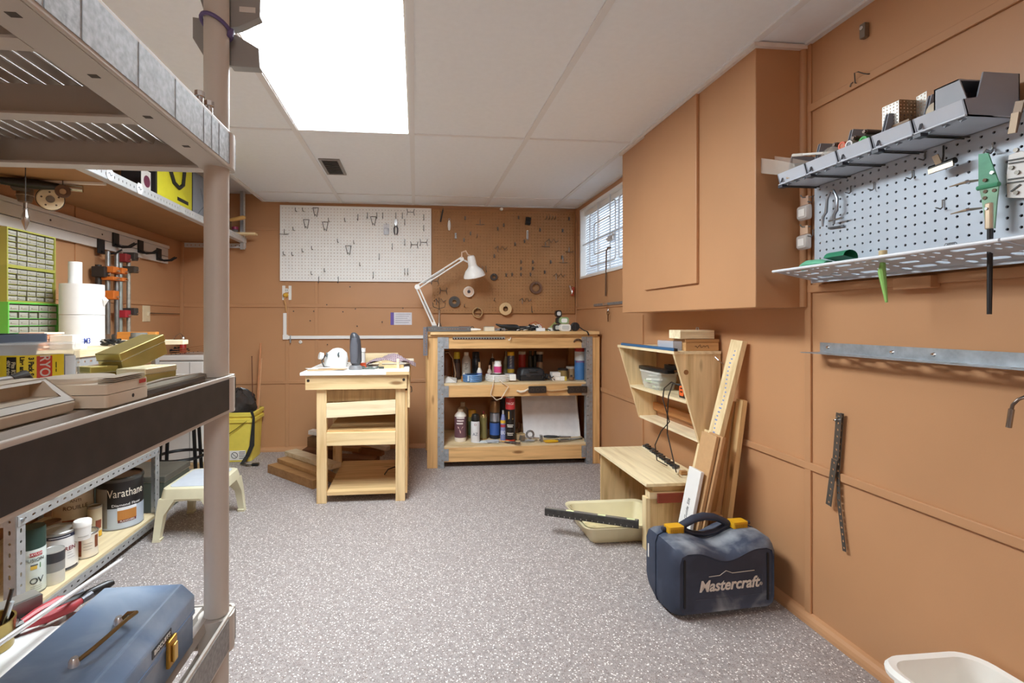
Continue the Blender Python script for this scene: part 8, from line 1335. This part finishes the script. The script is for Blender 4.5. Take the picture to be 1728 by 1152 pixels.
# cream step stool
t = thing('step_stool', 'small cream plastic step stool on the floor', 'step stool', (-1.085, 2.59, 0)); SM = P('#DAD4B6',.5,0,.05,10); sx0, sx1, sy0, sy1, sh = -1.205, -.965, 2.43, 2.75, .243; cx, cy = (sx0+sx1)/2, (sy0+sy1)/2
part('seat_top', MB().loft([ring_pts(w2,d2,z_,.03,5,cx,cy) for w2,d2,z_ in ((.262,.342,sh-.05),(.252,.332,sh-.02),(.244,.324,sh-.004),(.232,.312,sh))]), SM, t, smooth=True); part('grip_pad', MB().loft([ring_pts(.20,.28,z_,.025,4,cx,cy) for z_ in (sh,sh+.002)]), P('#C3CAD4',.5,0,.04,30), t, smooth=True)
for qx, qy in ((-1,-1),(1,-1),(1,1),(-1,1)):
    def lr(z, o, wd): return [Vector((cx+qx*(o-.0)-qx*wd/2+dx*wd/2, cy+qy*(o+.04)-qy*wd/2+dy*wd/2, z)) for dx, dy in ((-1,-1),(1,-1),(1,1),(-1,1))]
    part('leg', MB().loft([lr(0.0,.150,.034), lr(.012,.149,.036), lr(.014,.148,.030), lr(.12,.140,.036), lr(sh-.048,.131,.075)]), SM, t, smooth=True)
for y, sy in ((sy0-.008,1),(sy1+.008,-1)):
    arch = [(cx-.095,sh-.05),(cx-.085,sh-.075),(cx-.06,sh-.062),(cx,sh-.058),(cx+.06,sh-.062),(cx+.085,sh-.075),(cx+.095,sh-.05)]; part('apron', MB().prism(arch,'y',y,y+sy*.006), SM, t)
# yellow bucket of scraps
t = thing('yellow_bucket', 'square yellow pail holding a black bag and sticks', 'bucket', (-1.30, 3.82, 0)); YM = P('#EAD65A',.45,0,.04); bc = (-1.335, 3.835)
def bk(w2, z, r=.03): return ring_pts(w2, w2, z, r, 5, *bc)
part('pail_wall', MB().loft([bk(.235,.002), bk(.262,.335)], cap=False).loft([bk(.252,.365), bk(.225,.006)], cap=False).add(bk(.225,.006),[tuple(range(24))]).add(bk(.235,.002),[tuple(range(24))]), YM, t, smooth=True)
for z in (.29, .335): part('pail_rim', MB().loft([bk(.262,z), bk(.282,z+.004), bk(.282,z+.028), bk(.258,z+.032)], cap=False), YM, t, smooth=True)
part('bail_handle', MB().tube([(bc[0]+.10,bc[1]-.137,.31),(bc[0]+.02,bc[1]-.15,.25),(bc[0]-.08,bc[1]-.15,.18),(bc[0]-.13,bc[1]-.14,.20)],.0035,8), P('#8A7A30',.4,.5), t, smooth=True)
v = at_y(397, 768, bc[1]-.119); lb = part('warning_label', MB().box(v.x-.04, v.x+.075, bc[1]-.1215, bc[1]-.1195, v.z-.035, v.z+.035), P('#EDEBE4',.5), t)
part('label_ring', MB().tube([(v.x-.005+.022*math.cos(a),bc[1]-.122,v.z+.022*math.sin(a)) for a in [i*PI/8 for i in range(16)]],.002,5,True), BLACK(), lb); part('label_bar', MB().bar((v.x-.02,bc[1]-.122,v.z+.014),(v.x+.01,bc[1]-.122,v.z-.014),.002,.004,(0,1,0)), BLACK(), lb)
for q in range(5): part('label_line', MB().box(v.x+.028, v.x+.07, bc[1]-.1222, bc[1]-.1215, v.z+.022-q*.012, v.z+.026-q*.012), BLACK(), lb)
b = MB(); rr = random.Random(21); rings = []
for k2, (z, r_) in enumerate(((.30,.10),(.37,.125),(.42,.13),(.47,.11),(.51,.06),(.525,.01))): rings.append([Vector((bc[0]-.012+r_*.8*(1+.16*math.sin(5*a+k2*1.7)+.1*math.sin(9*a+k2))*math.cos(a)*1.1, bc[1]+.01+r_*(1+.12*math.sin(4*a+k2*2.1))*math.sin(a)*.8, z+.012*math.sin(7*a+k2))) for a in [i*2*PI/28 for i in range(28)]])
solo('garbage_bag', MB().loft(rings), P('#3A3634',.25,0,.2,30), 'crumpled black plastic bag stuffed in the yellow pail', 'bag', smooth=True)
for lab, x, yt, yb_, col, r_ in (('thick tan dowel standing tallest in the yellow pail', 440, 580, 690, '#C98A5E', .007), ('second tan dowel leaning beside the tallest one', 441, 606, 690, '#D8A67C', .0055), ('thin dark rod standing apart in the yellow pail', 425, 602, 690, '#6A3A26', .0035)):
    top = at_y(x, yt, bc[1]+.05+.04*(yt==606)); bot = Vector((min(top.x-.0+.02, bc[0]+.09), bc[1]+.05-.02*(x==425)+.035*(yt==606), .02)); solo('wood_dowel', MB().cyl(bot, top, r_, n=10).cyl(top, top+Vector((0,0,.006)), r_*1.5, n=10), P(col,.6), lab, 'dowel', smooth=True)
S = [at_y(424, 693, bc[1]-.14), at_y(428, 705, bc[1]-.145), at_y(426, 735, bc[1]-.145), at_y(425, 752, bc[1]-.155), at_y(417, 770, bc[1]-.165), at_z(408, 783, .012), at_z(421, 785, .01), at_z(430, 783, .012)]
b = MB().loft([[p+Vector((w2,0,0)), p+Vector((w2,.004,.002)), p+Vector((-w2,.004,.002)), p+Vector((-w2,0,0))] for p, w2 in zip(S, (.010,.008,.014,.017,.016,.014,.016,.010))]); t = thing('nylon_strap', 'black nylon strap hanging out of the yellow pail', 'strap', tuple(S[6])); part('webbing', b, P('#222220',.7), t); part('buckle', MB().obox(S[7]+Vector((.005,0,.0)),(.05,.03,.016)), P('#1A1A1A',.4), t, bevel=.004)
# ---------------------------------------------------------------- pile of wood offcuts on the floor behind the table
def scrap(lab, a, b2, wd, th, col, up=(0,0,1)): solo('scrap_board', MB().bar(a, b2, wd, th, up), wood(col,'x',.8,knots=False), lab, 'offcut', bevel=.001)
A = at_z(485, 778, .05); Bq = at_z(545, 806, .05)
scrap('thick brown board lowest in the scrap pile on floor', (-.98,3.47,.028), (-.60,3.10,.028), .10, .055, '#9E7448'); scrap('brown board lying on the lowest scrap board', (-.93,3.52,.070), (-.60,3.18,.070), .10, .026, '#AE8556'); scrap('pale grey painted board lying on top of scrap pile', (-.90,3.58,.101), (-.52,3.20,.100), .09, .03, '#CDBB9C')
scrap('white painted offcut sticking up behind the scrap pile', (-.80,3.78,.20), (-.66,3.72,.19), .06, .03, '#E6E2DC'); scrap('dark brown block under the white painted offcut', (-.80,3.76,.135), (-.62,3.70,.135), .08, .07, '#75512F'); scrap('dark offcut block on floor under the stacked pile', (-.82,3.70,.05), (-.60,3.66,.05), .12, .098, '#6E4426')
scrap('long brown stick lying across the scrap pile', (-.68,3.62,.13), (-.40,3.52,.12), .05, .025, '#8C663C'); scrap('white painted moulding lying behind table legs', (-.50,3.72,.16), (-.20,3.55,.115), .05, .03, '#D9D6D2'); scrap('flat brown board under the white moulding', (-.56,3.60,.035), (-.28,3.52,.035), .12, .05, '#7E5230'); scrap('short tan stick poking out beneath the table shelf', (-.60,3.30,.02), (-.42,3.06,.02), .06, .035, '#BE8A55')
scrap('brown block between floor board and white moulding', (-.46,3.66,.083), (-.24,3.57,.080), .05, .04, '#8A5A34')
